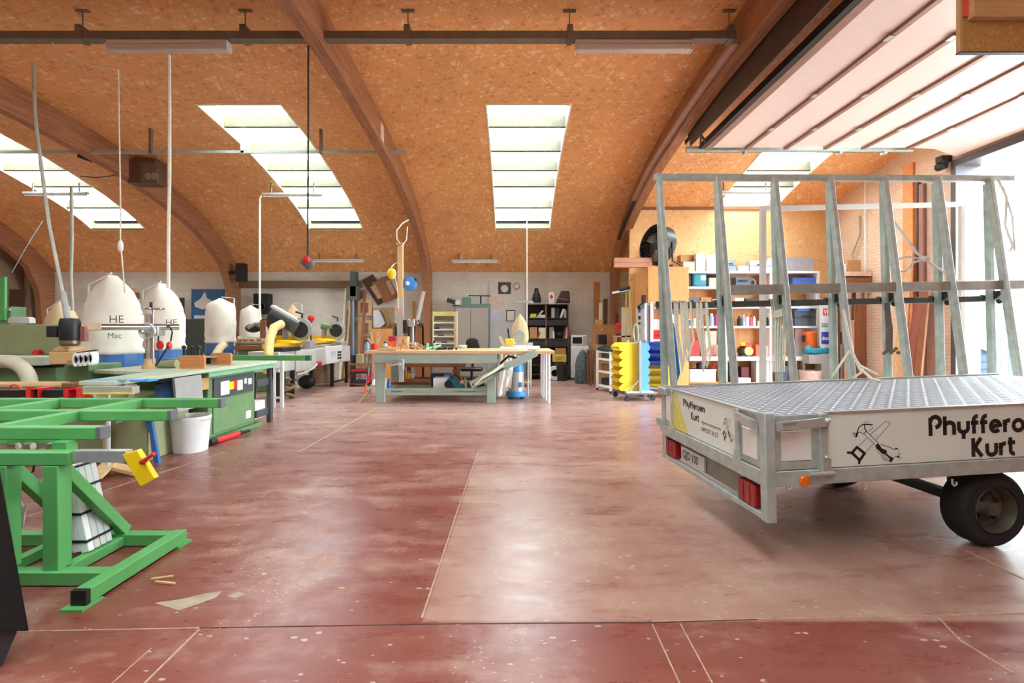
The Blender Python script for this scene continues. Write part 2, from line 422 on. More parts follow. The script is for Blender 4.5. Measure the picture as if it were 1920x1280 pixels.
# vaulted ceiling with skylight openings on both slopes
SKY = [(-11.18, -9.76), (-5.38, -3.97), (-.43, 1.0), (5.13, 6.57)]
SKYY = [(8.2, 12.8), (-1.8, 2.8)]  # second range: unseen skylights behind the camera, added for fill light
def shut(x0, y0): return x0 > 4 and y0 < 5        # near bay left closed to darken the floor under the trailer
xs = sorted([XL-.3, XR+.35]+[v for s in SKY for v in s])
ys = sorted(set(frange(-3.3, -1.8, 5)+frange(-1.8, 2.8, 14)+frange(2.8, 8.2, 16)+frange(8.2, 12.8, 14)+frange(12.8, 14.3, 6)))
mb = MB()
for i in range(len(xs)-1):
    inx = any(abs(xs[i]-a) < 1e-6 for a, b in SKY)
    for j in range(len(ys)-1):
        ym = (ys[j]+ys[j+1])/2
        if inx and any(a < ym < b and not shut(xs[i], a) for a, b in SKYY): continue
        a, b, c, d = xs[i], xs[i+1], ys[j], ys[j+1]
        mb.quad((a, c, zc(c)), (b, c, zc(c)), (b, d, zc(d)), (a, d, zc(d)))
ceil = struct('ceiling', mb, M_OSB, angle=60)
mb = MB()   # roof skin above, with the same openings
for i in range(len(xs)-1):
    inx = any(abs(xs[i]-a) < 1e-6 for a, b in SKY)
    for j in range(len(ys)-1):
        ym = (ys[j]+ys[j+1])/2
        if inx and any(a < ym < b and not shut(xs[i], a) for a, b in SKYY): continue
        a, b, c, d = xs[i], xs[i+1], ys[j], ys[j+1]
        mb.quad((a, c, zc(c)+.25), (b, c, zc(c)+.25), (b, d, zc(d)+.25), (a, d, zc(d)+.25))
struct('roof', mb, mat('roof_felt', (90, 88, 86), .8))
# skylights
M_CURB = mat('skylight_frame_paint', (236, 226, 196), .55, var=.06, scale=4)
M_GBAR = mat('glazing_bar_wood', (98, 92, 72), .6, var=.1)
M_GEND = mat('glazing_end_wood', (128, 116, 84), .6, var=.1)
BARS = [8.98, 9.85, 10.57, 11.2, 12.05]
wn = 0
for (y0, y1) in SKYY:
    for (x0, x1) in SKY:
        if shut(x0, y0): continue
        wn += 1
        bars = BARS if y0 > 5 else [11-b for b in BARS]
        fr = MB(); yy = frange(y0, y1, 14); n_ = [nrm(y) for y in yy]
        def lo(x, k, s=0): return Vector((x, yy[k], zc(yy[k])))+n_[k]*s
        for k in range(14):
            for (xa, xb) in ((x0-.03, x0), (x1, x1+.03)):
                fr.hexa([lo(xa,k,-.012), lo(xb,k,-.012), lo(xb,k+1,-.012), lo(xa,k+1,-.012), lo(xa,k,.3), lo(xb,k,.3), lo(xb,k+1,.3), lo(xa,k+1,.3)])
        for k, s in ((0, -.03), (14, .03)):
            a, n1 = yy[k], n_[k]; o = Vector((0, s, 0))
            q = [Vector((x0-.03, a, zc(a)))-n1*.012, Vector((x1+.03, a, zc(a)))-n1*.012]
            fr.hexa([q[0], q[1], q[1]+o, q[0]+o]+[p+n1*.31 for p in (q[0], q[1], q[1]+o, q[0]+o)])
        w = struct('window_%d' % wn, fr, M_CURB)
        for ye in (y0+.03, y1-.03):
            n1 = nrm(ye); c = Vector((0, ye, zc(ye))); t = Vector((0, n1.z, -n1.y))*.02; q = [c+Vector((x0, 0, 0))-t, c+Vector((x1, 0, 0))-t, c+Vector((x1, 0, 0))+t, c+Vector((x0, 0, 0))+t]
            struct('end_board', MB().hexa([p+n1*.0 for p in q]+[p+n1*.17 for p in q]), M_GEND, w)
        for yb in bars:
            n1 = nrm(yb); t = Vector((0, n1.z, -n1.y)); c = Vector((0, yb, zc(yb)))
            q = [c+Vector((x0, 0, 0))-t*.03, c+Vector((x1, 0, 0))-t*.03, c+Vector((x1, 0, 0))+t*.03, c+Vector((x0, 0, 0))+t*.03]
            struct('glazing_bar', MB().hexa([p+n1*.02 for p in q]+[p+n1*.27 for p in q]), M_GBAR, w)
        edges = sorted([y0, y1]+bars)
        for a, b in zip(edges, edges[1:]):
            p = MB(); t = frange(a+.03, b-.03, 3)
            for u, v in zip(t, t[1:]):
                p.quad(Vector((x0, u, zc(u)))+nrm(u)*.24, Vector((x1, u, zc(u)))+nrm(u)*.24, Vector((x1, v, zc(v)))+nrm(v)*.24, Vector((x0, v, zc(v)))+nrm(v)*.24)
            struct('pane', p, M_GLASS, w)
# walls
struct('wall_back', MB().box(XL, XR+.35, YB, YB+.3, 0, 3.3), M_BRICK)
mb = MB()
mb.box(XL, XR+.35, YF-.3, YF, 0, 3.3)
struct('wall_front', mb, M_BRICK)
def gable(x0, x1, hole=None):
    mb = MB(); ys_ = sorted(set(frange(YF-.3, YB+.3, 40)+([hole[0], hole[1]] if hole else [])))
    for a, b in zip(ys_, ys_[1:]):
        z0 = hole[2] if hole and a >= hole[0]-1e-6 and b <= hole[1]+1e-6 else 0
        za, zb = max(zc(a)+.05, 3.0), max(zc(b)+.05, 3.0)
        mb.hexa([(x0,a,z0),(x1,a,z0),(x1,b,z0),(x0,b,z0),(x0,a,za),(x1,a,za),(x1,b,zb),(x0,b,zb)])
    return mb
struct('wall_left', gable(XL-.3, XL), mat('wall_left_paint', (150, 128, 104), .7))
DY0, DY1, DZ = 4.2, 8.7, 4.42
struct('wall_right', gable(XR, XR+.35, (DY0, DY1, DZ)), M_BRICKR)
# steel door frame lining the opening
M_DFR = mat('door_frame_steel', (88, 84, 88), .5, .3)
mb = MB().box(XR-.05, XR+.4, DY1-.10, DY1, 0, DZ).box(XR-.05, XR+.4, DY0, DY0+.1, 0, DZ).box(XR-.05, XR+.4, DY0+.1, DY1-.1, DZ-.12, DZ)
struct('door_frame', mb, M_DFR)
# osb partition closing the right bay
mb = MB(); pz = zc(12.0)
mb.box(2.95, XR, 12.0, 12.12, 0, pz-.0)
struct('wall_partition', mb, M_OSBW)
struct('trim_1', MB().box(2.95, XR, 11.96, 12.0, pz-.06, pz+.02), M_OAK)
struct('trim_2', MB().box(-8.0, -4.35, YB-.12, YB, Z(540, 14), Z(527, 14)), mat('ledge_brown', (120, 92, 72), .7))
# glulam ribs
def resample(pl, n):
    L = [0]
    for a, b in zip(pl, pl[1:]): L.append(L[-1]+(Vector(b)-Vector(a)).length)
    out = []
    for k in range(n+1):
        s = L[-1]*k/n; i = 0
        while i < len(L)-2 and L[i+1] < s: i += 1
        u = (s-L[i])/max(1e-9, L[i+1]-L[i]); out.append(Vector(pl[i]).lerp(Vector(pl[i+1]), u))
    return out
def rib(x, w=.17, dep=.50):
    out_, inn = [], []
    for y in frange(5.5, 13.98, 40):
        n1 = nrm(y); out_.append(Vector((0, y, zc(y)-.004)))
        q = Vector((0, y, zc(y)))-n1*dep
        if q.y < 13.42: inn.append(q)
    out_ += [Vector((0, 13.98, 2.2)), Vector((0, 13.98, 0))]; inn += [Vector((0, 13.52, 2.5)), Vector((0, 13.6, 1.6)), Vector((0, 13.66, 0))]
    a = resample(out_, 46); b = resample(inn, 46); mb = MB()
    A = [Vector((0, 11-p.y, p.z)) for p in a[::-1]][:-1]+a; B = [Vector((0, 11-p.y, p.z)) for p in b[::-1]][:-1]+b
    k = len(A); vs = []
    for p, q in zip(A, B):
        vs += [p+Vector((x-w/2,0,0)), p+Vector((x+w/2,0,0)), q+Vector((x+w/2,0,0)), q+Vector((x-w/2,0,0))]
    fs = [[4*i+j, 4*i+(j+1)%4, 4*i+4+(j+1)%4, 4*i+4+j] for i in range(k-1) for j in range(4)]+[[0,1,2,3],[4*k-4,4*k-3,4*k-2,4*k-1]]
    mb.add(vs, fs); return struct('beam_rib', mb, M_GLU)
XA, XBb, XCc = -2.33-.085, -7.9-.085, 2.85+.085
for xx in (-13.4, XBb, XA, XCc): rib(xx)
# tin cover strip that runs along the left edge of the right-hand rib
pts = [Vector((2.80, y, zc(y)-.40)) for y in frange(6.0, 11.0, 12)]
mb = MB()
for a, b in zip(pts, pts[1:]): mb.bar(a, b, .09, .05)
part_o = solo('cable_tray', 'pale metal cable tray following the curved beam beside the raised door', 'cable tray', mb, mat('tray_metal', (178, 150, 138), .5, .3))
mb = MB()
for a, b in zip(pts[8:], pts[9:]): pass
pts2 = [Vector((2.80, y, zc(y)-.40)) for y in frange(11.02, 12.6, 6)]
for a, b in zip(pts2, pts2[1:]): mb.bar(a, b, .07, .06)
solo('cable_duct', 'dark cable duct continuing down the curved beam above the fan', 'cable duct', mb, mat('duct_dark', (72, 62, 58), .5))

# outside
struct('ground', MB().box(XR+.35, 60, -30, 40, -.14, -.06), mat('pale_paving', (190, 188, 184), .8))
o = thing('neighbour_shed', 'dark blue boarded shed seen through the open doorway', 'shed', (14.5, 15.5, -.06))
part(o, 'wall', MB().prism([P(1755, 715, 15.5), P(1864, 715, 15.5), P(1864, 664, 15.5), P(1815, 640, 15.5), P(1755, 612, 15.5)], (.6, 3, 0)), mat('shed_blue', (34, 52, 78), .7, var=.1))
for y in (652, 664, 678, 692): part(o, 'board_joint', MB().box(X(1755, 15.5), X(1862, 15.5), 15.47, 15.5, Z(y, 15.5), Z(y-1.2, 15.5)), mat('shed_joint', (20, 32, 52), .7))
part(o, 'roof', MB().prism([P(1750, 612, 15.4), P(1872, 668, 15.4), P(1872, 664, 15.4), P(1750, 608, 15.4)], (.62, 3.2, 0)), mat('shed_roof', (96, 104, 112), .6))
solo('glazed_frame', 'pale blue window frame standing outside the open doorway', 'window frame', MB().frame(X(1878, 12.5), X(1897, 12.5), -.06, Z(617, 12.5), 12.5, 12.56, .05), mat('pale_blue', (70, 110, 130), .5))
# ================================================================== RAILS, LAMPS, CABLES, RAISED DOOR
M_RAIL = mat('rail_paint', (120, 112, 104), .5, .35)
d = 6.0; z = Z(70, d)
T = thing('ceiling_rail', 'long grey steel rail hung under the ceiling carrying two lamps', 'rail', (-1, d, z))
part(T, 'channel', MB().box(-7.2, 2.78, d-.06, d+.06, z-.05, z+.05), M_RAIL, bevel=.006)
for px in (155, 460, 765, 1068, 1367):
    x = X(px, d); mb = MB().box(x-.035, x+.035, d-.075, d+.075, z-.06, z+.12); mb.cyl((x, d, z+.12), (x, d, zc(d)-.01), .007, n=6); mb.box(x-.08, x+.08, d-.02, d+.02, zc(d)-.02, zc(d)-.004)
    part(T, 'hanger', mb, M_RAIL)
def batten(name, label, x0, x1, y, zz, group, hang=None):
    T = thing(name, label, 'lamp', ((x0+x1)/2, y, zz), 0, group)
    part(T, 'housing', MB().box(x0, x1, y-.06, y+.06, zz+.03, zz+.085), M_LGREY, bevel=.01)
    p = [(y-.07, zz+.03), (y+.07, zz+.03), (y+.05, zz-.04), (y-.05, zz-.04)]
    part(T, 'diffuser', MB().prism([(x0+.02, a, b) for a, b in p], (x1-x0-.04, 0, 0)), M_DIFF, bevel=.012)
    for s in (x0, x1-.02): part(T, 'end_cap', MB().prism([(s, a, b) for a, b in p], (.02, 0, 0)), M_LGREY)
    if hang: part(T, 'bracket', MB().box(x0+.1, x0+.13, y-.01, y+.01, zz+.085, hang).box(x1-.13, x1-.1, y-.01, y+.01, zz+.085, hang), M_RAIL)
    return T
batten('strip_lamp', 'long strip lamp under the ceiling rail near the tall dark cord', X(205, d), X(430, d), d, z-.14, 'strip lamps')
batten('strip_lamp', 'long strip lamp under the ceiling rail beside the raised door', X(1078, d), X(1297, d), d, z-.14, 'strip lamps')
def tube_lamp(label, px0, px1, py, d, hang):
    x0, x1, zz = X(px0, d), X(px1, d), Z(py, d)
    T = thing('tube_lamp', label, 'lamp', ((x0+x1)/2, d, zz), 0, 'slim tube lamps')
    part(T, 'housing', MB().box(x0, x1, d-.045, d+.045, zz, zz+.05), M_LGREY, bevel=.008)
    part(T, 'tube', MB().cyl((x0+.03, d, zz-.02), (x1-.03, d, zz-.02), .02, n=10), M_TUBE)
    for s in (x0+.2, x1-.2): part(T, 'bracket', MB().box(s-.012, s+.012, d-.012, d+.012, zz+.05, hang), M_RAIL)
tube_lamp('slim tube lamp hanging below the skylight nearest the corner', 45, 165, 364, 11, zc(11)-.0)
tube_lamp('slim tube lamp with a dark end hanging below the slanted skylight', 492, 605, 366, 11, zc(11)-.0)
tube_lamp('slim tube lamp hanging below the skylight behind the glass rack', 1340, 1452, 362, 11, zc(11)-.0)
tube_lamp('slim tube lamp on the ceiling edge behind the red pendant', 585, 682, 489, 13.5, zc(13.5))
tube_lamp('slim tube lamp on the ceiling edge above the grey cabinet', 847, 934, 490, 13.5, zc(13.5))
d = 9.0; z = Z(285, d)
T = thing('ceiling_rail', 'thin steel rail hung under the ceiling in front of the skylights', 'rail', (-5, d, z))
part(T, 'channel', MB().box(-9.7, X(765, d), d-.02, d+.02, z-.025, z+.025), M_GALV)
for px in (283, 602): part(T, 'hanger', MB().box(X(px, d)-.022, X(px, d)+.022, d-.03, d+.03, z-.03, zc(d)-.01), M_RAIL)
px = 455; part(T, 'hanger', MB().box(X(px, d)-.03, X(px, d)+.03, d-.02, d+.02, z-.03, zc(d)-.0), M_WHITE, label='white hanger')
# little things on the beams
x = XBb+.09
T = thing('radio', 'dark old radio box with round dials on the curved beam', 'radio', (x+.2, 10.05, Z(345, 10)))
xa, xb = X(246, 10), X(297, 10)
part(T, 'case', MB().box(xa, xb, 9.9, 10.25, Z(345, 10), Z(301, 10)), mat('radio_case', (96, 70, 54), .6), bevel=.01)
part(T, 'faceplate', MB().box(X(265, 9.9), X(295, 9.9), 9.885, 9.9, Z(344, 9.9), Z(306, 9.9)), mat('radio_face', (112, 92, 80), .5))
for q in (278, 290): part(T, 'dial', MB().lathe([(.07, 0), (.07, .015), (.045, .02), (.045, .012), (.02, .012)], (X(q, 9.88), 9.885, Z(330, 9.88)), 18, 'y'), mat('dial_grey', (150, 135, 122), .4))
solo('junction_box', 'small black junction box fixed on the curved beam below the thin rail', 'junction box', MB().cbox((X(160, 9.4), 9.4, Z(295, 9.4)), (.22, .12, .1), (0, .35, 0)), M_BLACK, bevel=.01)
yy = 8.6; solo('notice_sheet', 'small pale notice sheet stuck on the side of the curved beam', 'notice', MB().prism([(XA+.087, 8.5, zc(8.5)-.12), (XA+.087, 8.5, zc(8.5)-.42), (XA+.087, 8.72, zc(8.72)-.42), (XA+.087, 8.72, zc(8.72)-.12)], (.004, 0, 0)), mat('notice_pink', (226, 190, 172), .7))
T = thing('loudspeaker', 'black loudspeaker box mounted at the foot of the curved beam', 'loudspeaker', (X(453, 13.4), 13.4, Z(528, 13.4)))
part(T, 'cabinet', MB().box(X(445, 13.4), X(461, 13.4), 13.3, 13.5, Z(528, 13.4), Z(494, 13.4)), M_BLACK, bevel=.01); part(T, 'bracket', MB().box(-7.898, X(445, 13.4), 13.38, 13.42, Z(514, 13.4), Z(508, 13.4)), M_DARK)
T = thing('loudspeaker', 'black loudspeaker on the brick wall beside the curved beam', 'loudspeaker', (X(488, 13.8), 13.8, Z(588, 13.8)))
part(T, 'cabinet', MB().box(X(474, 13.7), X(502, 13.7), 13.72, 13.998, Z(588, 13.7), Z(550, 13.7)), M_BLACK, bevel=.015)
part(T, 'cone', MB().lathe([(.13, 0), (.12, .01), (.05, -.02), (.02, -.015)], (X(488, 13.7), 13.72, Z(575, 13.7)), 20, 'y'), M_DARK)

# cords and hoses hanging from above
def cord(name, label, cat, pix, d, r, m, end=None):
    T = thing(name, label, cat, P(*pix[-1], d if not isinstance(d, list) else d[-1]))
    ds = d if isinstance(d, list) else [d]*len(pix)
    pts = [P(x, y, q) for (x, y), q in zip(pix, ds)]
    mb = MB().tube(pts, r, 7)
    part(T, 'cord', mb, m); return T
T = cord('suction_hose', 'pale hose slanting down from the ceiling to the black feeder motor', 'hose', [(62, 118), (66, 220), (76, 300), (92, 420), (112, 520), (127, 600)], [5.9, 5.7, 5.6, 5.4, 5.3, 5.2], .018, M_HOSE)
part(T, 'sleeve', MB().cyl(P(118, 548, 5.25), P(127, 600, 5.2), .028), M_GREY)
cord('power_cable', 'grey cable hanging straight down past the leftmost skylight', 'cable', [(134, 352), (135, 450), (133, 520), (136, 582)], 7.5, .024, M_HOSE)
T = cord('extension_lead', 'thin cream lead drooping from the rail with a plug on it', 'cord', [(98, 80), (112, 96), (140, 110), (175, 124), (222, 131), (224, 260), (226, 380), (226, 450), (230, 500), (234, 548)], [6, 6, 6, 6, 6, 6, 6, 6, 6, 6.2], .008, M_ROPE)
part(T, 'plug', MB().lathe([(.012, 0), (.03, .03), (.03, .1), (.015, .14)], P(226, 472, 5.99), 10), M_WPL)
cord('air_hose', 'thick cream hose hanging from the lamp rail to the second dust bag', 'hose', [(317, 103), (318, 210), (318, 330), (316, 440), (316, 540)], [6, 6, 6, 6, 6.0], .020, M_ROPE)
T = cord('pendant_cable', 'long dark cable with a red and grey pendant socket', 'cable', [(578, -8), (578, 240), (577, 480)], 6.0, .011, M_CORD)
c = P(577, 493, 6.0)
part(T, 'socket_box', MB().cbox(c, (.15, .10, .12), (0, .78, 0)), mat('pendant_grey', (92, 96, 110), .5), bevel=.03)
part(T, 'cover', MB().ball(c+Vector((.005, -.05, .035)), (.045, .035, .055)), M_RED)
cord('lamp_cord', 'cream cord dropping from the dark end of a tube lamp', 'cord', [(490, 366), (487, 372), (487, 480), (487, 592)], 11, .022, M_ROPE)
T = cord('pull_cord', 'cream pull cord hanging from the middle skylight with a small bar', 'cord', [(988, 395), (988, 480), (988, 560), (988, 640)], [12.0, 12.0, 12.0, 12.0], .014, M_ROPE)
part(T, 'cross_bar', MB().box(X(971, 12), X(1000, 12), 11.97, 12.03, Z(567, 12), Z(564, 12)), M_GREY)
cord('thin_wire', 'thin wire slanting up from the olive machine to the ceiling', 'wire', [(22, 512), (50, 462), (80, 414)], [9, 10, 11], .008, M_CORD)
cord('black_cable', 'black cable sagging from the junction box to the radio', 'cable', [(150, 330), (180, 333), (205, 330), (222, 327)], 9.8, .01, M_CORD)

# raised sectional door along its tracks
dz = 4.62; ya, yb = 4.3, 8.58
M_PANEL = mat('door_panel', (226, 208, 200), .35, var=.02)
M_PROF = mat('door_profile', (150, 118, 104), .5, .3)
T = thing('sectional_door', 'raised sectional door with pale panels lying under the ceiling', 'overhead door', (5.7, 6.5, dz))
se = [X(1322, yb), X(1398, yb), X(1471, yb), X(1545, yb), X(1616, yb), X(1700, yb)]
for a, b in zip(se, se[1:]):
    part(T, 'panel', MB().box(a+.012, b-.012, ya, yb, dz, dz+.045), M_PANEL, bevel=.006)
part(T, 'panel', MB().prism([(se[-1]+.012, ya, dz), (7.55, ya, dz-.02), (7.93, ya, dz-.16), (7.93, ya, dz-.10), (7.55, ya, dz+.03), (se[-1]+.012, ya, dz+.045)], (0, yb-ya, 0)), M_PANEL)
for a in se:
    w = .05 if a != se[0] else .1
    part(T, 'rail_profile', MB().box(a-.02, a+w, ya, yb, dz-.035, dz-.002), M_PROF, bevel=.004)
for a in se[1:]:
    for y in (5.3, 6.6, 7.7): part(T, 'hinge', MB().box(a-.045, a+.02, y-.05, y+.05, dz-.045, dz-.036), M_STEEL)
part(T, 'bottom_seal', MB().box(se[0]-.10, se[0]-.02, ya, yb, dz-.03, dz+.07), M_DARK)
part(T, 'brush_bracket', MB().bar((se[0]-.10, 8.3, dz-.01), (se[0]-.26, 8.1, dz+.03), .03, .03).bar((se[0]-.26, 8.1, dz+.03), (se[0]-.18, 8.35, dz-.06), .03, .02), M_BLACK)
T2 = thing('door_track', 'steel track carrying the raised door at its far end', 'door track', (5.5, 8.64, dz))
part(T2, 'track', MB().box(X(1287, 8.64), 7.2, 8.6, 8.68, dz-.05, dz-.03).box(X(1287, 8.64), 7.2, 8.66, 8.68, dz-.05, dz+.05), M_GALV)
part(T2, 'end_stop', MB().box(X(1287, 8.6), X(1322, 8.6), 8.56, 8.6, dz-.04, dz+.02), M_GALV)
for x in (4.2, 5.9, 6.7): part(T2, 'bracket', MB().box(x-.03, x+.03, 8.6, 8.7, dz-.09, dz-.05).box(x-.012, x+.012, 8.685, 8.7, dz-.05, zc(8.69)), M_GALV)
xt = X(1288, 8.6)
T3 = thing('spring_shaft', 'long steel shaft beside the leading edge of the raised door', 'shaft', (xt, 6.4, dz+.1))
part(T3, 'shaft', MB().cyl((xt, 4.2, dz+.10), (xt, 8.62, dz+.10), .016, n=10), M_STEEL)
part(T3, 'guide', MB().box(xt-.03, xt-.02, 4.2, 8.62, dz+.07, dz+.15), M_DARK)
for y in (4.3, 8.5): part(T3, 'hanger', MB().box(xt-.012, xt+.012, y-.02, y+.02, dz+.1, zc(y)), M_DARK)
# lintel bracket and dark bracing behind
solo('baffle_board', 'dark board standing between the curved beam and the raised door', 'board', MB().box(3.035, 3.055, 4.0, 8.2, 4.50, 4.98), mat('baffle_dark', (66, 44, 32), .6))
T = thing('spring_housing', 'small steel spring bracket at the corner of the door opening', 'bracket', (7.9, 8.75, 4.4))
part(T, 'plate', MB().box(7.8, 7.99, 8.71, 8.85, 4.42, 4.54), M_DARK, bevel=.01)
part(T, 'drum', MB().cyl((7.86, 8.72, 4.36), (7.86, 8.86, 4.36), .07), M_DARK)
# boxed-in bulkhead of raw osb, close to the camera
T = thing('osb_bulkhead', 'raw chipboard bulkhead with a timber batten hanging at the top corner', 'bulkhead', (4.6, 3.75, 3.44))
zb = Z(98, 3.6); xl = X(1802, 3.6)
part(T, 'board', MB().box(xl, 6.2, 3.6, 3.622, zb, 5.05), M_OSBR)
part(T, 'batten', MB().box(xl+.045, 6.2, 3.545, 3.6, Z(31, 3.55), 5.05), M_PINE, bevel=.004)
part(T, 'edge_strip', MB().box(xl-.018, xl, 3.59, 3.622, zb, 5.05), M_PINEZ)
part(T, 'tape', MB().box(xl+.006, xl+.045, 3.585, 3.6, Z(33, 3.6), 5.05), mat('red_tape', (236, 96, 86), .5), label='red strip')
part(T, 'bottom_edge', MB().box(xl-.02, 6.2, 3.59, 3.624, zb-.008, zb), M_DARK)
for x in (4.0, 5.6): part(T, 'hanger', MB().box(x-.03, x+.03, 3.622, 3.68, zb+.1, zc(3.74)), M_PINEZ)
# ================================================================== TRAILER (local: u along its side, v across, z up)
TH = math.atan2(.0958, .9954); PT = math.radians(1.5)
C1 = Vector((1.482, 2.767, 0))
TR = thing('flatbed_trailer', 'galvanised flatbed trailer with white lettered panels and a tall glass carrying rack', 'trailer', C1, (0, -PT, TH))
LT = 3.25; WT = 1.45
def side_uz(px, py):       # pixel on the near side -> (u, z) in trailer coordinates
    k = (px-960)/900; t = (2.767*k-1.482)/(.9954-.0958*k); d = 2.767+.0958*t
    return t, Z(py, d)-t*math.tan(PT)
def rear_vz(px, py):
    k = (px-960)/900; v = (1.482-2.767*k)/(.9954*k+.0958); d = 2.767+.9954*v
    return v, Z(py, d)
tp = lambda name, mb, m, **k: part(TR, name, mb, m, local=True, **k)
ZR0, ZR1, ZT = .446, .535, .855
M_TWHITE = mat('trailer_white', (222, 228, 220), .4, var=.03, scale=3)
tp('chassis_rail', MB().box(0, LT, 0, .05, ZR0, ZR1), M_GALV, bevel=.006)
tp('chassis_rail', MB().box(0, LT, WT-.05, WT, ZR0, ZR1), M_GALV, bevel=.006)
tp('rear_rail', MB().box(-.012, .04, .05, WT-.05, ZR0, ZR1), M_GALV, bevel=.006)
for ua in (.9, 2.0, LT-.06): tp('cross_member', MB().box(ua, ua+.06, .05, WT-.05, ZR0, ZR1-.02), M_GALV)
tp('deck_board', MB().box(.04, LT, .05, WT-.05, ZR1-.02, ZR1), mat('deck_ply', (80, 66, 56), .6))
tp('side_panel', MB().box(.378, LT, .004, .026, ZR1+.004, ZT), M_TWHITE, bevel=.003, label='white side panel facing the room')
tp('side_panel', MB().box(.05, LT, WT-.026, WT-.004, ZR1+.004, ZT), M_TWHITE, bevel=.003)
tp('front_panel', MB().box(LT-.025, LT, .03, WT-.03, ZR1, ZT), M_TWHITE)
tp('tailboard', MB().box(0.004, .026, .30, 1.245, ZR1+.004, ZT), M_TWHITE, bevel=.003, label='white tailboard with yellow stripes')
tp('top_trim', MB().box(.378, LT, -.004, .03, ZT, ZT+.012).box(.05, LT, WT-.03, WT+.004, ZT, ZT+.012).box(-.004, .03, .09, 1.40, ZT, ZT+.012), M_ALU)
# short corner panels: aluminium ring round a white plate
tp('corner_panel', MB().frame(.05, .33, ZR1+.006, ZT, .006, .024, .045), M_GALV)
tp('corner_plate', MB().box(.09, .285, .012, .02, ZR1+.055, ZT-.075), M_WHITE)
tp('corner_panel', MB().box(.006, .024, .06, .265, ZR1+.006, ZT), M_GALV)
tp('corner_plate', MB().box(-.002, .006, .09, .235, ZR1+.05, ZT-.06), M_WHITE)
tp('corner_panel', MB().box(.006, .024, 1.27, 1.40, ZR1+.006, ZT), M_GALV)
tp('corner_plate', MB().box(-.002, .006, 1.285, 1.385, ZR1+.05, ZT-.06), M_WHITE)
tp('corner_post', MB().box(-.012, .05, -.012, .05, .243, ZT+.02), M_GALV, bevel=.006)
tp('corner_post', MB().box(-.012, .05, WT-.05, WT+.012, .243, ZT+.02), M_GALV, bevel=.006)
tp('hinge_post', MB().box(.325, .376, -.012, .02, ZR1-.02, ZT+.005), M_GALV, bevel=.005)
tp('hinge_post', MB().box(-.012, .02, .266, .305, ZR1-.04, ZT+.002), M_GALV, bevel=.005)
tp('hinge_post', MB().box(-.012, .02, 1.245, 1.275, ZR1-.04, ZT+.002), M_GALV, bevel=.005)
# hinges at the lower rail
mb = MB().cyl((.24, -.022, .515), (.40, -.022, .515), .012, n=10); mb.box(.335, .385, -.02, .0, .50, .60); mb.ball((.355, -.022, .61), .012)
tp('hinge', mb, M_STEEL)
mb = MB().prism([(-.03, .25, .50), (-.03, .31, .50), (-.03, .29, .60), (-.03, .27, .60)], (.03, 0, 0)); tp('hinge', mb, M_STEEL)
mb = MB().prism([(-.03, 1.23, .50), (-.03, 1.29, .50), (-.03, 1.27, .60), (-.03, 1.25, .60)], (.03, 0, 0)); tp('hinge', mb, M_STEEL)
# toggle latches at the corner
mb = MB().bar((.05, -.03, .80), (.36, -.03, .818), .02, .05); mb.frame(.06, .17, .785, .835, -.055, -.04, .012); mb.tube([(.06, -.05, .775), (.17, -.05, .775), (.17, -.05, .80)], .007, 6); mb.ball((.35, -.04, .825), .018)
tp('toggle_latch', mb, M_STEEL)
mb = MB().bar((-.03, .05, .80), (-.03, .26, .82), .02, .05); mb.box(-.055, -.04, .07, .17, .785, .83); mb.tube([(-.05, .06, .77), (-.05, .15, .77)], .007, 6)
tp('toggle_latch', mb, M_STEEL)
mb = MB().box(-.04, .04, WT-.12, WT+.02, .80, .865); tp('toggle_latch', mb, M_STEEL, bevel=.01)
# checker plate cover with raised lozenges
mb = MB().box(.03, LT-.03, .03, WT-.03, ZT-.016, ZT).use(1); pit = .064; row = 0; v = .06
while v < WT-.05:
    u = .06
    while u < LT-.06:
        a = PI/4 if (int(round(u/pit))+row) % 2 else -PI/4
        ca, sa = math.cos(a), math.sin(a); L_, w_ = .029, .0095
        q = [(L_, 0), (.012, w_), (-.012, w_), (-L_, 0), (-.012, -w_), (.012, -w_)]; q2 = [(x*.6, y*.5) for x, y in q]
        tr = lambda x, y, h: (u+x*ca-y*sa, v+x*sa+y*ca, ZT+h)
        mb.add([tr(x, y, 0) for x, y in q]+[tr(x, y, .003) for x, y in q2], [[6,7,8,9,10,11]]+[[i, (i+1)%6, 6+(i+1)%6, 6+i] for i in range(6)])
        u += pit
    v += pit; row += 1
tp('checker_plate', mb, [mat('checker_aluminium', (136, 142, 150), .6, .1, .1, 6), mat('checker_tread', (206, 212, 220), .6, .05, .04, 6)], angle=20)
# lights, plate, bumper
tp('bumper', MB().bar((.02, 0, .262), (.02, WT, .262), .05, .035).box(.0, .03, .0, .05, .243, .46).box(0, .03, WT-.05, WT, .243, .46), M_GALV, bevel=.004)
tp('light_board', MB().box(.05, .07, .06, WT-.06, .285, .44), mat('board_grey', (130, 128, 116), .6))
M_LENS = mat('red_lens', (150, 20, 24), .2)
for v0, v1 in ((.11, .30), (1.22, 1.40)):
    o = tp('tail_light', MB().box(-.005, .05, v0, v1, .285, .42), M_LENS, bevel=.008)
    part(TR, 'lens_divider', MB().box(-.008, .0, v0+.055, v0+.06, .29, .415).box(-.008, .0, v0+.12, v0+.125, .29, .415), mat('lens_dark', (110, 12, 16), .3), local=True, sub=o)
o = tp('number_plate', MB().box(.03, .045, .80, 1.18, .30, .405), M_LGREY)
part(TR, 'plate_characters', text_mb('QJD 100', .085, (.029, 1.15, .325), (0, -1, 0), (0, 0, 1), 0, .002, sx=.85), M_DARK, local=True, sub=o)
uu, zz = side_uz(1512, 901)
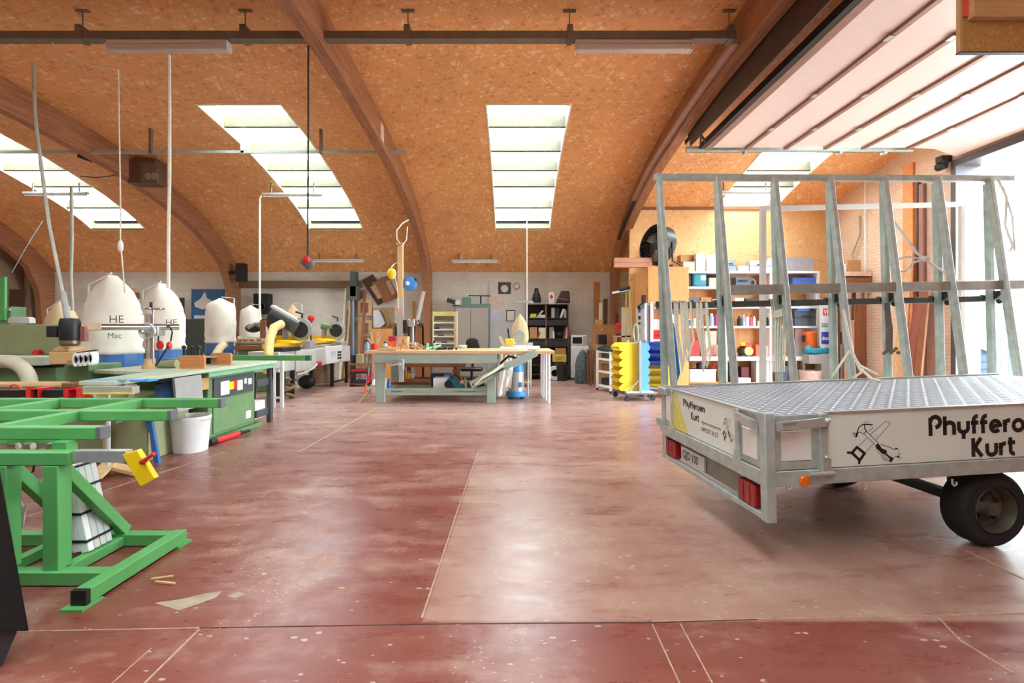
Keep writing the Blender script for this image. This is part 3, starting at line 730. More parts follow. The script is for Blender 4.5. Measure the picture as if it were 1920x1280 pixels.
o = tp('side_marker', MB().lathe([(.032, -.012), (.032, .006), (.026, .012), (0.0, .014)], (uu, 0, zz), 20, 'y'), mat('orange_lens', (240, 110, 10), .25), bevel=0)
for px, py in ((1480, 915), (1622, 915), (1792, 908)):
    uu, zz = side_uz(px, py); tp('lashing_hook', MB().tube([(uu, .01, zz+.03), (uu, .01, zz), (uu+.012, .01, zz-.012), (uu+.026, .01, zz-.004), (uu+.028, .01, zz+.012)], .006, 6), M_STEEL)
# wheels, axle, drawbar
def wheel(u, v, zc_, side):
    r, w = .238, .17
    ty = tp('tyre', MB().lathe([(.15, -w/2), (r-.03, -w/2), (r-.008, -w/2+.02), (r, -w/2+.045), (r, w/2-.045), (r-.008, w/2-.02), (r-.03, w/2), (.15, w/2), (.145, 0), (.15, -w/2)], (u, v, zc_), 40, 'y'), M_RUBBER)
    s = side
    rim = tp('rim', MB().lathe([(.15, s*.07), (.142, s*.085), (.135, s*.07), (.125, s*.01), (.10, s*-.005), (.06, s*.025), (.045, s*.04), (.04, s*.065), (.0, s*.068)], (u, v, zc_), 32, 'y', cap=False), mat('rim_grey', (92, 84, 70), .5, .4))
    for k in range(4):
        g = k*PI/2+.6; mb = MB().lathe([(.014, s*-.005), (.014, s*.045), (.0, s*.05)], (u+.075*math.cos(g), v, zc_+.075*math.sin(g)), 8, 'y')
        part(TR, 'wheel_nut', mb, M_DARK, local=True, sub=rim)
UW = 1.537; zw = .238-UW*math.tan(PT)
wheel(UW, .14, zw, 1); wheel(UW, WT-.14, zw, -1)
tp('axle', MB().box(UW-.03, UW+.03, .2, WT-.2, zw-.03, zw+.03).box(UW-.05, UW+.05, .26, .32, zw, ZR0+.02).box(UW-.05, UW+.05, WT-.32, WT-.26, zw, ZR0+.02), M_DARK)
tp('drawbar', MB().bar((LT-.6, .4, ZR0+.02), (LT+1.1, WT/2, ZR0-.02), .06, .08).bar((LT-.6, WT-.4, ZR0+.02), (LT+1.1, WT/2, ZR0-.02), .06, .08).bar((LT+1.05, WT/2, ZR0-.02), (LT+1.35, WT/2, ZR0-.02), .07, .09), M_GALV)
tp('jockey_wheel', MB().cyl((LT+.8, WT/2-.25, ZR0+.3), (LT+.8, WT/2-.25, .04), .022).cyl((LT+.8, WT/2-.28, .0), (LT+.8, WT/2-.22, .0), .09), M_GALV)
# --- lettering on the near side (rounded signwriter letters drawn as strokes)
def A(*a): return arc(*a)
GL = {
 'P': (1.0, [[(.14,0),(.14,1.05)]+arc(.5,.98,.36,170,-90,12,.38), ]),
 'h': (.98, [[(.14,1.36),(.14,0)], [(.14,.55)]+arc(.48,.62,.34,180,0,10,.28)+[(.82,0)]]),
 'y': (.98, [[(.14,.95),(.14,.5)]+arc(.48,.46,.34,180,360,10,.30)+[(.82,.95)], [(.48,.16),(.48,-.34)]]),
 'f': (.62, [[(.22,0),(.22,1.0)]+arc(.48,1.02,.26,180,80,7,.24), [(.0,.8),(.56,.8)]]),
 'e': (1.0, [[(.16,.42),(.80,.54)]+arc(.48,.48,.35,10,318,16,.38)]),
 'r': (.62, [[(.14,.92),(.14,0)], [(.14,.55)]+arc(.46,.55,.32,180,75,7,.30)]),
 'o': (1.0, [arc(.48,.46,.36,0,360,20,.38)]),
 'n': (.98, [[(.14,.92),(.14,0)], [(.14,.5)]+arc(.48,.55,.34,180,0,10,.30)+[(.82,0)]]),
 'K': (1.0, [[(.14,0),(.14,1.36)], [(.74,1.36),(.26,.68)], [(.2,.78),(.80,0)]]),
 'u': (.98, [[(.14,.92),(.14,.42)]+arc(.48,.40,.34,180,360,10,.32)+[(.82,.92),(.82,0)][:1]]),
 't': (.66, [[(.22,1.28),(.22,.34)]+arc(.46,.32,.24,180,290,6,.24), [(.0,.9),(.58,.9)]]),
}
def write(mb, s, x0, y0, h, place, w=.27, sx=1.0):
    x = x0
    for ch in s:
        adv, st = GL[ch]
        for pl in st:
            cl = ch == 'o'
            ribbon(mb, [(x+px*h*sx, y0+py*h) for px, py in (pl[:-1] if cl else pl)], w*h, place, cl)
        x += adv*h*sx+.06*h
    return x
M_INK = mat('sign_ink', (18, 18, 20), .5)
pl_s = lambda x, y: (x, .0025, y)
mb = MB(); hh = .083
write(mb, 'Phyfferoen', 1.03, .695, hh, pl_s, .31, 1.08)
write(mb, 'Kurt', side_uz(1827, 861)[0], .556, hh, pl_s, .31, 1.06)
SP = [c for c in TR.children if c.get('label') == 'white side panel facing the room'][0]
part(TR, 'lettering', mb, M_INK, local=True, sub=SP)
# crossed saw and hammer emblem
EM_S = [([(300,530),(425,410)],7), ([(470,362),(715,158),(785,188),(555,450)],7), ([(400,625),(515,505)],7), ([(110,634),(196,640)],32), ([(300,750),(290,812)],36),
 ([(273,330),(300,252),(360,208),(420,206),(515,213)],15), ([(388,206),(390,268),(416,306)],16), ([(275,325),(322,325),(376,350),(413,305)],10), ([(205,350),(232,330),(268,388),(250,403),(205,350)],8),
 ([(376,350),(547,516)],7), ([(415,310),(592,492)],9), ([(620,510),(770,555),(835,590),(885,568)],9), ([(848,582),(886,570)],22), ([(890,585),(907,650),(945,665)],6), ([(907,650),(895,700),(930,718)],9), ([(876,698),(908,706)],20),
 ([(815,715),(855,690),(895,700)],7), ([(570,610),(640,690),(670,740),(740,768)],6), ([(640,690),(702,680)],6), ([(655,715),(725,705)],6), ([(675,745),(745,730)],6), ([(370,190),(430,155)],5), ([(400,185),(480,185)],4), ([(455,310),(520,250)],7), ([(545,395),(580,365)],5)]
EM_R = [(190,640),(265,553),(378,648),(302,757)]
EM_F = [[(252,342),(295,318),(272,396),(246,402)], [(545,530),(590,490),(632,552),(600,606),(565,580)], [(632,552),(640,570),(720,605),(715,650),(690,662),(650,660),(600,606)], [(715,650),(760,690),(820,720),(760,730),(690,662)], [(760,730),(820,720),(815,745),(775,790),(745,770)]]
def emblem(mp, sc, pl):
    mb = MB()
    for pts, w in EM_S: ribbon(mb, [mp(*p) for p in pts], w*sc, pl)
    ribbon(mb, [mp(*p) for p in EM_R], 42*sc, pl, True)
    for f_ in EM_F: mb.add([pl(*mp(*p)) for p in f_], [list(range(len(f_)))])
    return mb
em = lambda x, y: side_uz(1580+x*.1228, 770+y*.1228)
part(TR, 'emblem', emblem(em, .1228*2.83/900, pl_s), M_INK, local=True, sub=SP)
# --- tailboard graphics
TB = [c for c in TR.children if c.get('label') == 'white tailboard with yellow stripes'][0]
pl_r = lambda v, z_: (.0022, v, z_)
M_STR = mat('yellow_stripe', (226, 212, 90), .5, var=.03)
mb = MB(); z0, z1 = ZR1+.006, ZT-.004
mb.add([pl_r(1.243, z0), pl_r(1.10, z0), pl_r(1.235, z1-.03), pl_r(1.243, z1-.03)], [[0,1,2,3]])
mb.add([pl_r(1.07, z0), pl_r(.99, z0), pl_r(1.20, z1), pl_r(1.243, z1)], [[0,1,2,3]])
part(TR, 'stripe', mb, M_STR, local=True, sub=TB)
mb = MB(); fl = lambda x, y: (.0020, 1.06-x, y)
write(mb, 'Phyfferoen', 0, .755, .040, fl, .26, .93); write(mb, 'Kurt', .13, .672, .040, fl, .26, .93)
part(TR, 'lettering', mb, M_INK, local=True, sub=TB)
mb = text_mb('Algemene schrijnwerken', .030, (.0020, .765, .672), (0, -1, 0), (0, 0, 1), 0, 0, sx=.9)
text_mb('0495/27 36 22', .044, (.0020, .77, .615), (0, -1, 0), (0, 0, 1), 0, 0, mb, sx=.9)
part(TR, 'small_print', mb, M_INK, local=True, sub=TB)
em2 = lambda x, y: ((x-110)/835*.142, .778-(y-155)/657*.164)
part(TR, 'emblem', emblem(em2, .142/835*1.3, lambda x, y: (.0020, .4826-x, y)), M_INK, local=True, sub=TB)
# --- glass rack on the far side
M_GREENGALV = mat('weathered_steel', (172, 188, 182), .5, .25, .18, 10)
us = [.14+.575*k for k in range(7)]; zt = 2.80; vb, vf = 1.78, 1.50
RK = TR
GR = part(TR, 'glass_rack', MB().box(us[0]-.05, us[-1]+.2, WT+.012, vb+.06, .46, .52), M_GALV, local=True, label='tall A frame glass rack on the far side')
rp = lambda name, mb, m, **k: part(TR, name, mb, m, local=True, sub=GR, **k)
for u in us: rp('upright', MB().bar((u+.02, vb, .50), (u+.02, vb, zt-.05), .055, .055, (0, 1, 0)), M_GREENGALV, bevel=.006)
for k, u in enumerate(us): rp('slanted_post', MB().bar((u, vf, .52), (u, vb-.03, zt), .05, .06, (0, 1, 0)), M_GALV, bevel=.008)
rp('top_bar', MB().box(us[0]-.03, us[-1]+.3, vb-.03, vb+.03, zt-.03, zt+.03), M_GALV, bevel=.006)
rp('shelf_bar', MB().box(us[1]-.03, us[-1]+.4, vb-.16, vb-.09, 1.665, 1.755), mat('bar_grey', (170, 166, 158), .5, .5, .15), bevel=.006)
for u in us[1:]: rp('shelf_bracket', MB().prism([(u+.02, vb-.03, 1.66), (u+.02, vb-.17, 1.66), (u+.02, vb-.03, 1.57)], (.012, 0, 0)), M_DARK)
rp('cross_rail', MB().box(us[0]-.02, us[-1]+.3, vb+.03, vb+.07, 1.555, 1.615), mat('rail_dark', (104, 106, 104), .5, .5, .15), bevel=.004)
for u in us[:6:2]: rp('outrigger', MB().box(u-.03, u+.03, WT-.05, vb+.02, .40, .446), M_GALV)
for k, u in enumerate(us): rp('clamp', MB().cyl((u+.07, vb+.05, 1.60), (u-.02, vb+.05, 1.60), .03, n=10).ball((u+.06, vb-.05, 1.55), .025), M_DARK)
def rw(u, v, z_): return wmat(RK)@Vector((u, v, z_))
# loops of rope hung over the cross rail
rope_i = 0
for u, n_, zl, mm in ((.30, 4, .92, 'rope hank looped over the rack rail nearest the trailer corner'), (.42, 4, 1.02, 'second rope hank hanging from the rack rail'), (.54, 4, .96, 'third rope hank hanging beside the second upright')):
    mb = MB()
    for k in range(n_-1):
        a = u+random.uniform(-.07, .07); b = a+random.uniform(.02, .09); zz = zl+random.uniform(-.06, .12); vv = vb+.015+random.uniform(-.02, .0)
        mb.tube([rw(a, vb+.085, 1.50), rw(a, vb+.05, 1.63), rw(a, vb+.02, 1.60), rw(a-.01, vv, 1.35), rw(a+random.uniform(-.03, .03), vv-.02, zz+.12), rw((a+b)/2, vv-.02, zz), rw(b+.01, vv-.02, zz+.12), rw(b, vv, 1.4), rw(b, vb+.02, 1.6), rw(b, vb+.05, 1.63), rw(b, vb+.085, 1.50)], .010, 6)
    solo('rope_hank', mm, 'rope', mb, M_ROPE, 'ropes on the rack')
mb = MB()
for k in range(6):
    a = us[2]-.03+.02*k; mb.tube([rw(a, vb+.02, 1.62), rw(a-.02+.01*k, vb-.03, 1.5), rw(us[2]-.06+.025*k, vb-.03, 1.1), rw(us[2]-.05+.02*k, vb-.03, .92)], .008, 6)
mb.cyl(rw(us[2]+.0, vb-.03, 1.52), rw(us[2]+.02, vb-.03, 1.46), .06, n=10)
solo('rope_hank', 'rope bunch knotted under the rack rail at the third upright', 'rope', mb, M_ROPE, 'ropes on the rack')
mb = MB().prism([rw(.19, vb-.10, 1.42), rw(.22, vb-.10, 1.42), rw(.27, vb-.10, .95), rw(.23, vb-.10, .85)], rw(0, .01, 0)-rw(0, 0, 0))
solo('lashing_strap', 'flat blue strap hanging between the first two posts of the rack', 'strap', mb, mat('strap_blue', (10, 110, 175), .7))
mb = MB().tube([rw(us[5]-.55, vb-.0, 2.5), rw(us[5]-.25, vb-.04, 2.05), rw(us[5]-.12, vb-.05, 1.95), rw(us[5]+.25, vb-.02, 1.74)], .012, 6); c = rw(us[5]-.17, vb-.05, 1.99)
mb.ball(c, (.05, .03, .03)); mb.tube([c, c+Vector((-.12, 0, -.04)), c+Vector((-.2, 0, -.12)), c+Vector((-.27, 0, -.13)), c+Vector((-.33, 0, -.22))], .011, 6); mb.tube([c, c+Vector((-.2, 0, .02)), c+Vector((-.42, 0, -.06))], .01, 6)
solo('lashing_strap', 'white strap tied in a knot across the right bay of the rack', 'strap', mb, mat('strap_white', (226, 222, 224), .8))
mb = MB().tube([rw(us[3]-.06, vf+.05, 1.5), rw(us[3]-.02, vf, 1.1), rw(us[3]+.02, vf-.05, .92), rw(us[3]-.08, vf-.08, .885)], .012, 6); mb.tube([rw(us[3]-.25, vf-.03, .89), rw(us[3]-.05, vf-.0, 1.12), rw(us[3]+.05, vf-.0, .98), rw(us[3]+.20, vf-.03, .89)], .011, 6); mb.tube([rw(us[3]+.02, vf-.05, .95), rw(us[3]-.0, vf-.18, .875), rw(us[3]-.02, vf-.3, .868)], .013, 6)
solo('lashing_strap', 'pale strap drooping from the middle post onto the checker plate', 'strap', mb, M_ROPE)
mb = MB()
for k in range(4): mb.tube([rw(us[4]-.02+.012*k, vb-.03, 1.56), rw(us[4]-.04+.02*k, vb-.06, 1.3), rw(us[4]-.05+.02*k, vb-.06, 1.08)], .008, 6)
for k in range(7): mb.ball(rw(us[4]-.07+.025*k, vb-.06, 1.07+.02*(k % 3)), .018)
solo('rope_hank', 'dark rope bundle with pale metal hooks on the fifth post', 'rope', mb, mat('rope_dark', (120, 104, 92), .9), 'ropes on the rack')
mb = MB().tube([rw(us[6]+.06, vb-.06, 2.78), rw(us[6]+.14, vb-.07, 2.6), rw(us[6]+.12, vb-.07, 2.3), rw(us[6]+.2, vb-.07, 2.1), rw(us[6]+.16, vb-.07, 2.05)], .014, 6)
mb.tube([rw(us[6]+.1, vb-.07, 2.7), rw(us[6]+.2, vb-.07, 2.4), rw(us[6]+.22, vb-.07, 2.05)], .012, 6)
solo('rope_hank', 'white rope hanging from the top corner of the rack by the doorway', 'rope', mb, mat('strap_white2', (230, 228, 226), .8), 'ropes on the rack')
# slim white steel stand behind the rack
d = 5.1; x0, x1 = X(1430, d), X(1872, d)
T = thing('steel_stand', 'slim white tube frame standing behind the glass rack', 'frame', (x0, d, 0))
part(T, 'post', MB().box(x0-.025, x0+.025, d-.025, d+.025, 0, Z(394, d)), M_WHITE)
part(T, 'post', MB().box(x1-.02, x1+.02, d+.4, d+.44, 0, Z(383, d+.42)), M_WHITE)
part(T, 'crossbar', MB().bar((x0-.025, d, Z(394, d)+.015), (x1, d+.42, Z(383, d+.42)), .04, .05), M_WHITE)
part(T, 'foot', MB().box(x0-.03, x0+.03, d-.3, d+.3, 0, .03), M_WHITE)
part(T, 'foot', MB().box(x1-.03, x1+.03, d+.1, d+.7, 0, .03), M_WHITE)
# ================================================================== LEFT: ASSEMBLY FRAME, MACHINES, DUST BAGS
# --- black object at the picture's lower left edge
T = thing('black_hood', 'black slanted hood on a dark grey stand at the edge of the room', 'machine hood', (-2.3, 1.95, 0))
part(T, 'hood', MB().prism([(-2.75, 1.9, Z(1180, 1.9)), (X(55, 1.9), 1.9, Z(1184, 1.9)), (X(-4, 1.9), 1.9, Z(858, 1.9)), (X(-20, 1.9), 1.9, Z(800, 1.9)), (-2.75, 1.9, Z(800, 1.9))], (-.42, .3, 0)), mat('matt_black', (12, 12, 13), .8), bevel=.006)
part(T, 'stand', MB().prism([(-2.7, 1.93, 0), (X(3, 1.93), 1.93, 0), (X(32, 1.93), 1.93, .14), (X(24, 1.93), 1.93, .17), (-2.7, 1.93, .17)], (-.36, .26, 0)), mat('slate_stand', (52, 54, 60), .6))
# --- bright green assembly frame
GF = thing('assembly_frame', 'bright green steel assembly frame with grey end caps on a braced stand', 'work frame', (-3.0, 3.0, 0))
t = .072; zt = .797
def gp(name, mb, m=M_BGREEN, **k): return part(GF, name, mb, m, **k)
XG = -2.358; caps = mat('cap_grey', (104, 108, 112), .5)
for y in (2.75, 3.32, 3.89):
    b = gp('top_beam', MB().box(-4.6, XG-.03, y, y+t, zt-t, zt), bevel=.006)
    part(GF, 'end_cap', MB().box(XG-.03, XG, y, y+t, zt-t, zt), caps, sub=b, bevel=.004)
for x in (-3.03, -3.70, -4.3):
    for y0 in (2.75, 3.32): gp('cross_beam', MB().box(x-t/2, x+t/2, y0+t, y0+.57, zt-t, zt-.001), bevel=.004)
gp('under_beam', MB().box(-4.4, X(128, 2.55), 2.55, 2.55+t, zt-.165, zt-.093), bevel=.006)
gp('under_beam', MB().box(-4.4, -2.8, 3.02, 3.02+t, zt-.165, zt-.093), bevel=.006)
for x in (-2.545, -3.45): gp('support_post', MB().box(x-.045, x+.04, 2.70, 2.70+t, zt-.165, zt-t), bevel=.004)
for x in (-2.455, -2.73): gp('upright', MB().box(x-.042, x+.042, 2.55, 2.55+.085, .072, zt-.165), bevel=.006)
for x in (-2.455, -2.73): gp('brace', MB().bar((x, 2.62, .60), (x, 3.04, .085), .06, .06, (1, 0, 0)), bevel=.004)
gp('base_bar', MB().box(-3.45, -2.15, 2.53, 2.53+t, .005, .075), bevel=.004)
gp('base_bar', MB().box(-3.45, -2.15, 3.0, 3.0+t, .005, .075), bevel=.004)
for x in (-2.45, -2.80): gp('base_rail', MB().box(x-.03, x+.03, 2.53+t, 3.0, .008, .066), bevel=.004)
for x in (-2.11, -3.49):
    f = gp('foot', MB().box(x-.038, x+.038, 2.36, 3.06, .012, .085), bevel=.004)
    part(GF, 'end_cap', MB().box(x-.038, x+.038, 2.335, 2.36, .012, .085), M_BLACK, sub=f, label='black end cap')
    for y in (2.36, 3.03): part(GF, 'foot_plate', MB().box(x-.06, x+.05, y-.06, y+.06, .0, .012), M_BGREEN, sub=f)
arm = gp('arm', MB().box(X(129, 2.55), X(243, 2.6), 2.57, 2.62, Z(864, 2.6), Z(843, 2.6)), M_STEEL, label='bare steel arm')
mb = MB(); q = [P(238, 849, 2.6), P(266, 840, 2.6), P(299, 893, 2.6), P(272, 909, 2.6)]
mb.prism(q, (0, -.035, 0)); pl_ = gp('clamp_plate', mb, M_YEL, label='yellow clamp plate', bevel=.004)
mb = MB().cyl(P(270, 864, 2.555), P(289, 850, 2.50), .010); mb.cyl(P(266, 866, 2.57), P(273, 862, 2.55), .014)
part(GF, 'clamp_handle', mb, M_RED, sub=pl_, label='red clamp handle')
gp('cable', MB().tube([P(40, 862, 2.9), P(44, 880, 2.9), P(50, 888, 2.9), P(62, 884, 2.9), P(66, 862, 2.9)], .006, 6), M_CORD)
gp('hose', MB().tube([P(20, 935, 2.95), P(38, 940, 2.95), P(45, 960, 2.95), P(42, 985, 2.95), P(30, 1005, 3.0), P(10, 1015, 3.0)], .009, 6), M_HOSE)
gp('hose', MB().tube([P(50, 945, 2.95), P(44, 965, 2.95), P(40, 990, 2.95), P(34, 1003, 3.0)], .007, 6), M_HOSE)
for px in (20, 48, 92): gp('air_fitting', MB().cyl(P(px, 836, 2.85), P(px+14, 836, 2.85), .02, n=10), M_STEEL)
# bundle of window profiles strapped together, leaning in the stand
T = thing('profile_bundle', 'bundle of pale window profiles strapped in black leaning inside the green frame', 'profiles', P(160, 1010, 2.86))
mb = MB(); p0, p1 = P(165, 1012, 2.84), P(128, 850, 2.88); p0.z = .068
for i in range(3):
    for j in range(4):
        o = Vector((-.055+.05*i, -.05+.042*j, 0)); mb = MB().bar(p0+o, p1+o, .046, .039, (0, 1, 0))
        part(T, 'profile', mb, M_LGREY if j else M_WPL, bevel=.004)
for f_ in (.12, .40, .66, .88):
    c = p0.lerp(p1, f_); part(T, 'strap', MB().box(c.x-.086, c.x+.076, c.y-.078, c.y+.104, c.z-.006, c.z+.006), M_BLACK)
# bent offcut of pine on the floor
pts = [P(172, 905, 1215/(905-620)), P(205, 877, 4.55), P(246, 886, 4.5)]
mb = MB().bar((pts[0].x, pts[0].y, .03), (pts[1].x, pts[1].y, .09), .12, .03).bar((pts[1].x-.02, pts[1].y, .085), (pts[2].x+.1, pts[2].y, .016), .12, .03)
solo('pine_offcut', 'bent pale pine offcut lying on the floor under the yellow plate', 'timber offcut', mb, M_PINE)
for k, (px, py, l, a) in enumerate(((300, 1087, .10, .3), (312, 1092, .12, -.2))):
    p = P(px, py, 1215/(py-620)); solo('wood_shaving', ['curled wood shaving on the red floor before the green foot', 'straight wood splinter on the red floor before the green foot'][k], 'wood shaving', MB().bar((p.x-l/2, p.y, .006), (p.x+l/2, p.y+a*.1, .006), .012, .008), M_PINE)
# --- conveyor with red brackets behind the frame
T = thing('roller_conveyor', 'black beam with red square brackets behind the green frame', 'conveyor', (-4.4, 4.4, 0))
d = 4.4
part(T, 'beam', MB().box(-5.2, X(130, d), d, d+.08, Z(745, d), Z(731, d)), M_BLACK, bevel=.004)
for a, b in ((55, 79), (125, 150)): part(T, 'bracket', MB().frame(X(a, d), X(b, d), Z(752, d), Z(727, d), d-.03, d+.11, .012).box(X(a, d), X(a+9, d), d-.032, d+.1, Z(752, d), Z(727, d)), M_RED)
for x in (-5.0, -4.25): part(T, 'leg', MB().box(x-.03, x+.03, d+.01, d+.07, 0, Z(745, d)), M_BLACK)
part(T, 'handle', MB().tube([P(17, 730, 4.35), P(20, 723, 4.35), P(28, 721, 4.35), P(37, 724, 4.35), P(40, 730, 4.35)], .008, 6), M_RED)
mb = MB().cyl((-5.3, 4.62, Z(722, 4.6)), (X(126, 4.6), 4.62, Z(722, 4.6)), .034); solo('wooden_pole', 'pale round wooden pole lying along the black beam', 'pole', mb, M_PINE)
mb = MB().box(X(120, 4.55), X(140, 4.55), 4.52, 4.64, Z(727, 4.55), Z(717, 4.55)); solo('wood_block', 'small brown wood block at the end of the round pole', 'block', mb, M_OAK, bevel=.008)
# ribbed extraction hose
mb = MB(); n = 60; pts = []
for i in range(n+1):
    g = PI*i/n; pts.append(Vector((X(8, 4.9)+.26*-math.cos(g)*1.0, 4.9, Z(720, 4.9)+.235*math.sin(g)-.0)))
pts = [Vector((pts[0].x, 4.9, .03+k*.05)) for k in range(15)]+pts+[Vector((pts[-1].x, 4.9, .75-k*.05)) for k in range(15)]; n = len(pts)-1
solo('extraction_hose', 'ribbed grey extraction hose arching up behind the pale round pole', 'hose', MB().tube(pts, [.062+.006*(i % 2) for i in range(n+1)], 14), mat('hose_beige', (190, 184, 160), .6), angle=70)
# --- olive planer with tall hood
T = thing('planer', 'wide olive planing machine with a tall flat guard panel', 'planer', (-7.0, 7.0, 0))
d = 6.6
part(T, 'body', MB().box(-8.6, X(92, d), d+.1, d+1.0, 0, Z(690, d)), M_MGREEN, bevel=.01)
part(T, 'table', MB().box(-8.7, X(98, d), d-.15, d+1.1, Z(684, d), Z(668, d)), M_PGREEN, bevel=.01)
part(T, 'guard_panel', MB().box(-8.6, X(94, d), d+.5, d+.56, Z(668, d), Z(607, d)), M_OLIVE, bevel=.01)
part(T, 'stop_button', MB().cyl((X(9, d), d+.42, Z(664, d)), (X(9, d), d+.5, Z(664, d)), .045), M_RED)
part(T, 'lower_guard', MB().box(X(45, d), X(94, d), d+.44, d+.5, Z(668, d), Z(652, d)), M_GREY)
solo('switch_box', 'pale switch box standing on top of the olive guard panel', 'switch box', MB().prism([P(14, 606, 7.13), P(55, 606, 7.13), P(55, 597, 7.13), P(50, 594, 7.13), P(20, 594, 7.13), P(14, 597, 7.13)], (0, .1, 0)), M_LGREY, bevel=.008)
T = thing('column_drill', 'green machine column beside the leaning brown board', 'machine', (X(-4, 7.6), 7.7, 0))
part(T, 'column', MB().box(X(-20, 7.6), X(8, 7.6), 7.7, 7.95, 0, Z(574, 7.6)), M_MGREEN, bevel=.01)
part(T, 'head', MB().box(X(-20, 7.6), X(1, 7.6), 7.66, 7.7, Z(600, 7.6), Z(518, 7.6)), M_BGREEN)
part(T, 'lever', MB().bar(P(8, 580, 7.6), P(19, 580, 7.6), .03, .03), M_GREY)
solo('brown_board', 'dark brown board leaning on the back wall in the corner', 'board', MB().prism([P(16, 612, 13.1), P(44, 612, 13.1), P(46, 542, 13.1), P(18, 542, 13.1)], (0, .05, 0)).shift((0, 0, 0)), M_DWOOD)
solo('corner_post', 'pale square timber post against the back wall near the corner beam', 'post', MB().box(X(46, 13.6), X(57, 13.6), 13.6, 13.8, 0, Z(508, 13.6)), mat('post_tan', (150, 128, 104), .6))
# --- dust collectors
def dust(name_label, px, d, halfw, ztop, zdrum, m=M_CANVAS, ridge=0.15, twist=0, text=None, side=-1, flat=.92, drumh=.24):
    cx = X(px, d); h = halfw
    T = thing('dust_extractor', name_label, 'dust extractor', (cx, d, 0), 0, 'dust extractors')
    part(T, 'drum', MB().lathe([(h*.97, zdrum-drumh), (h*1.0, zdrum-drumh+.02), (h*1.0, zdrum), (h*.9, zdrum)], (cx, d, 0), 12), M_BLUE, angle=25)
    part(T, 'motor', MB().cyl((cx, d, zdrum-drumh-.3), (cx, d, zdrum-drumh), .13), M_BLUE)
    for sx in (-1, 1):
        for sy in (-1, 1): part(T, 'leg', MB().bar((cx+sx*h*.9, d+sy*h*.9, 0), (cx+sx*h*.75, d+sy*h*.75, zdrum-drumh+.02), .035, .035), M_GREY)
    part(T, 'base', MB().box(cx-h, cx+h, d-h, d+h, .03, .07), M_GREY)
    # bag: round at the drum, pinched to a ridge at the top
    n, k = 28, 16; vs = []; H_ = ztop-zdrum
    prof = [(0, 1.0), (.04, 1.04), (.10, .98), (.2, 1.02), (.35, 1.0), (.5, .95), (.62, .88), (.72, .78), (.8, .66), (.87, .48), (.93, .28), (.97, .13), (1.0, .02)]
    if flat > 1: prof = [(0, .98), (.04, 1.05), (.1, .93), (.2, 1.0), (.45, 1.0), (.7, .99), (.84, .97), (.88, .85), (.93, .5), (.97, .22), (1.0, .03)]
    for f_, r in prof:
        for j in range(n):
            g = 2*PI*j/n; wob = 1+(.03*math.sin(5*g+9*f_)+.022*math.sin(11*g-14*f_)+.02*math.sin(3*g+23*f_))*(1.4 if f_ < .25 else 1)
            ry = (r if f_ < .6 else r*.45+.55*prof[6][1]*(1-(f_-.6)*1.4))
            a, b = math.cos(g)*r*h*wob, math.sin(g)*max(ry, .05)*h*wob
            vs.append((cx+a*math.cos(twist)-b*math.sin(twist), d+a*math.sin(twist)+b*math.cos(twist), zdrum+f_*H_))
    kk = len(prof); fs = [[i*n+j, i*n+(j+1)%n, (i+1)*n+(j+1)%n, (i+1)*n+j] for i in range(kk-1) for j in range(n)]+[list(range(n)), [(kk-1)*n+j for j in range(n)]]
    bag = part(T, 'bag', MB().add(vs, fs), m, angle=80)
    part(T, 'support_rod', MB().tube([(cx+side*h*1.0, d, zdrum-drumh), (cx+side*h*1.0, d, ztop-.13 if side < 0 else ztop+.0), (cx+side*.02, d, ztop+.03)], .012, 6), M_WHITE)
    if text:
        for s, sz, ox, oz in text:
            o = Vector((cx+ox, d-h*1.06, zdrum+oz)); part(T, 'print', text_mb(s, sz, o, (1, .25, 0), (0, 0, 1), .004, .0), mat('bag_print', (92, 92, 104), .8), sub=bag)
    return T
dust('dust extractor with a tall pointed canvas bag standing before the other large bag', 212, 6.6, .335, Z(516, 6.6), Z(663, 6.6), text=[('HE', .14, .24, .42), ('Mac', .10, .22, .22)])
dust('dust extractor with a tall pointed canvas bag behind the chrome feeder column', 304, 8.0, .325, Z(531, 8.0), Z(655, 8.0), text=[('HE', .14, .30, .40)])
dust('dust extractor with a straight cream bag behind the green bar', 414, 10.8, .30, Z(559, 10.8), Z(643, 10.8), flat=1.2, side=1)
dust('dust extractor with a small pointed bag beside the straight cream bag', 470, 12.3, .25, Z(572, 12.3), Z(646, 12.3), flat=1.1, side=1)
dust('dust extractor whose pointed bag rises behind the mitre saw', 549, 13.2, .25, Z(570, 13.2), Z(640, 13.2), m=M_CANV2, side=1)
dust('dust extractor with a short dusty bag behind the black feeder motor', 117, 9.0, .28, Z(566, 9.0), Z(660, 9.0), m=M_CANV2)
for px, d, dx in ((405, 10.4, 35), (474, 11.9, 25)):
    solo('extraction_hose', ['tan hose slanting down from the straight cream bag', 'tan hose slanting down from the small pointed bag'][px > 450], 'hose', MB().tube([P(px+16, 645, d), P(px+8, 652, d-.1), P(px-4, 672, d-.3), P(px-10, 700, d-.5), Vector((X(px-12, d-.5), d-.5, .1))], .085 if px < 450 else .075, 12), M_CANV2)
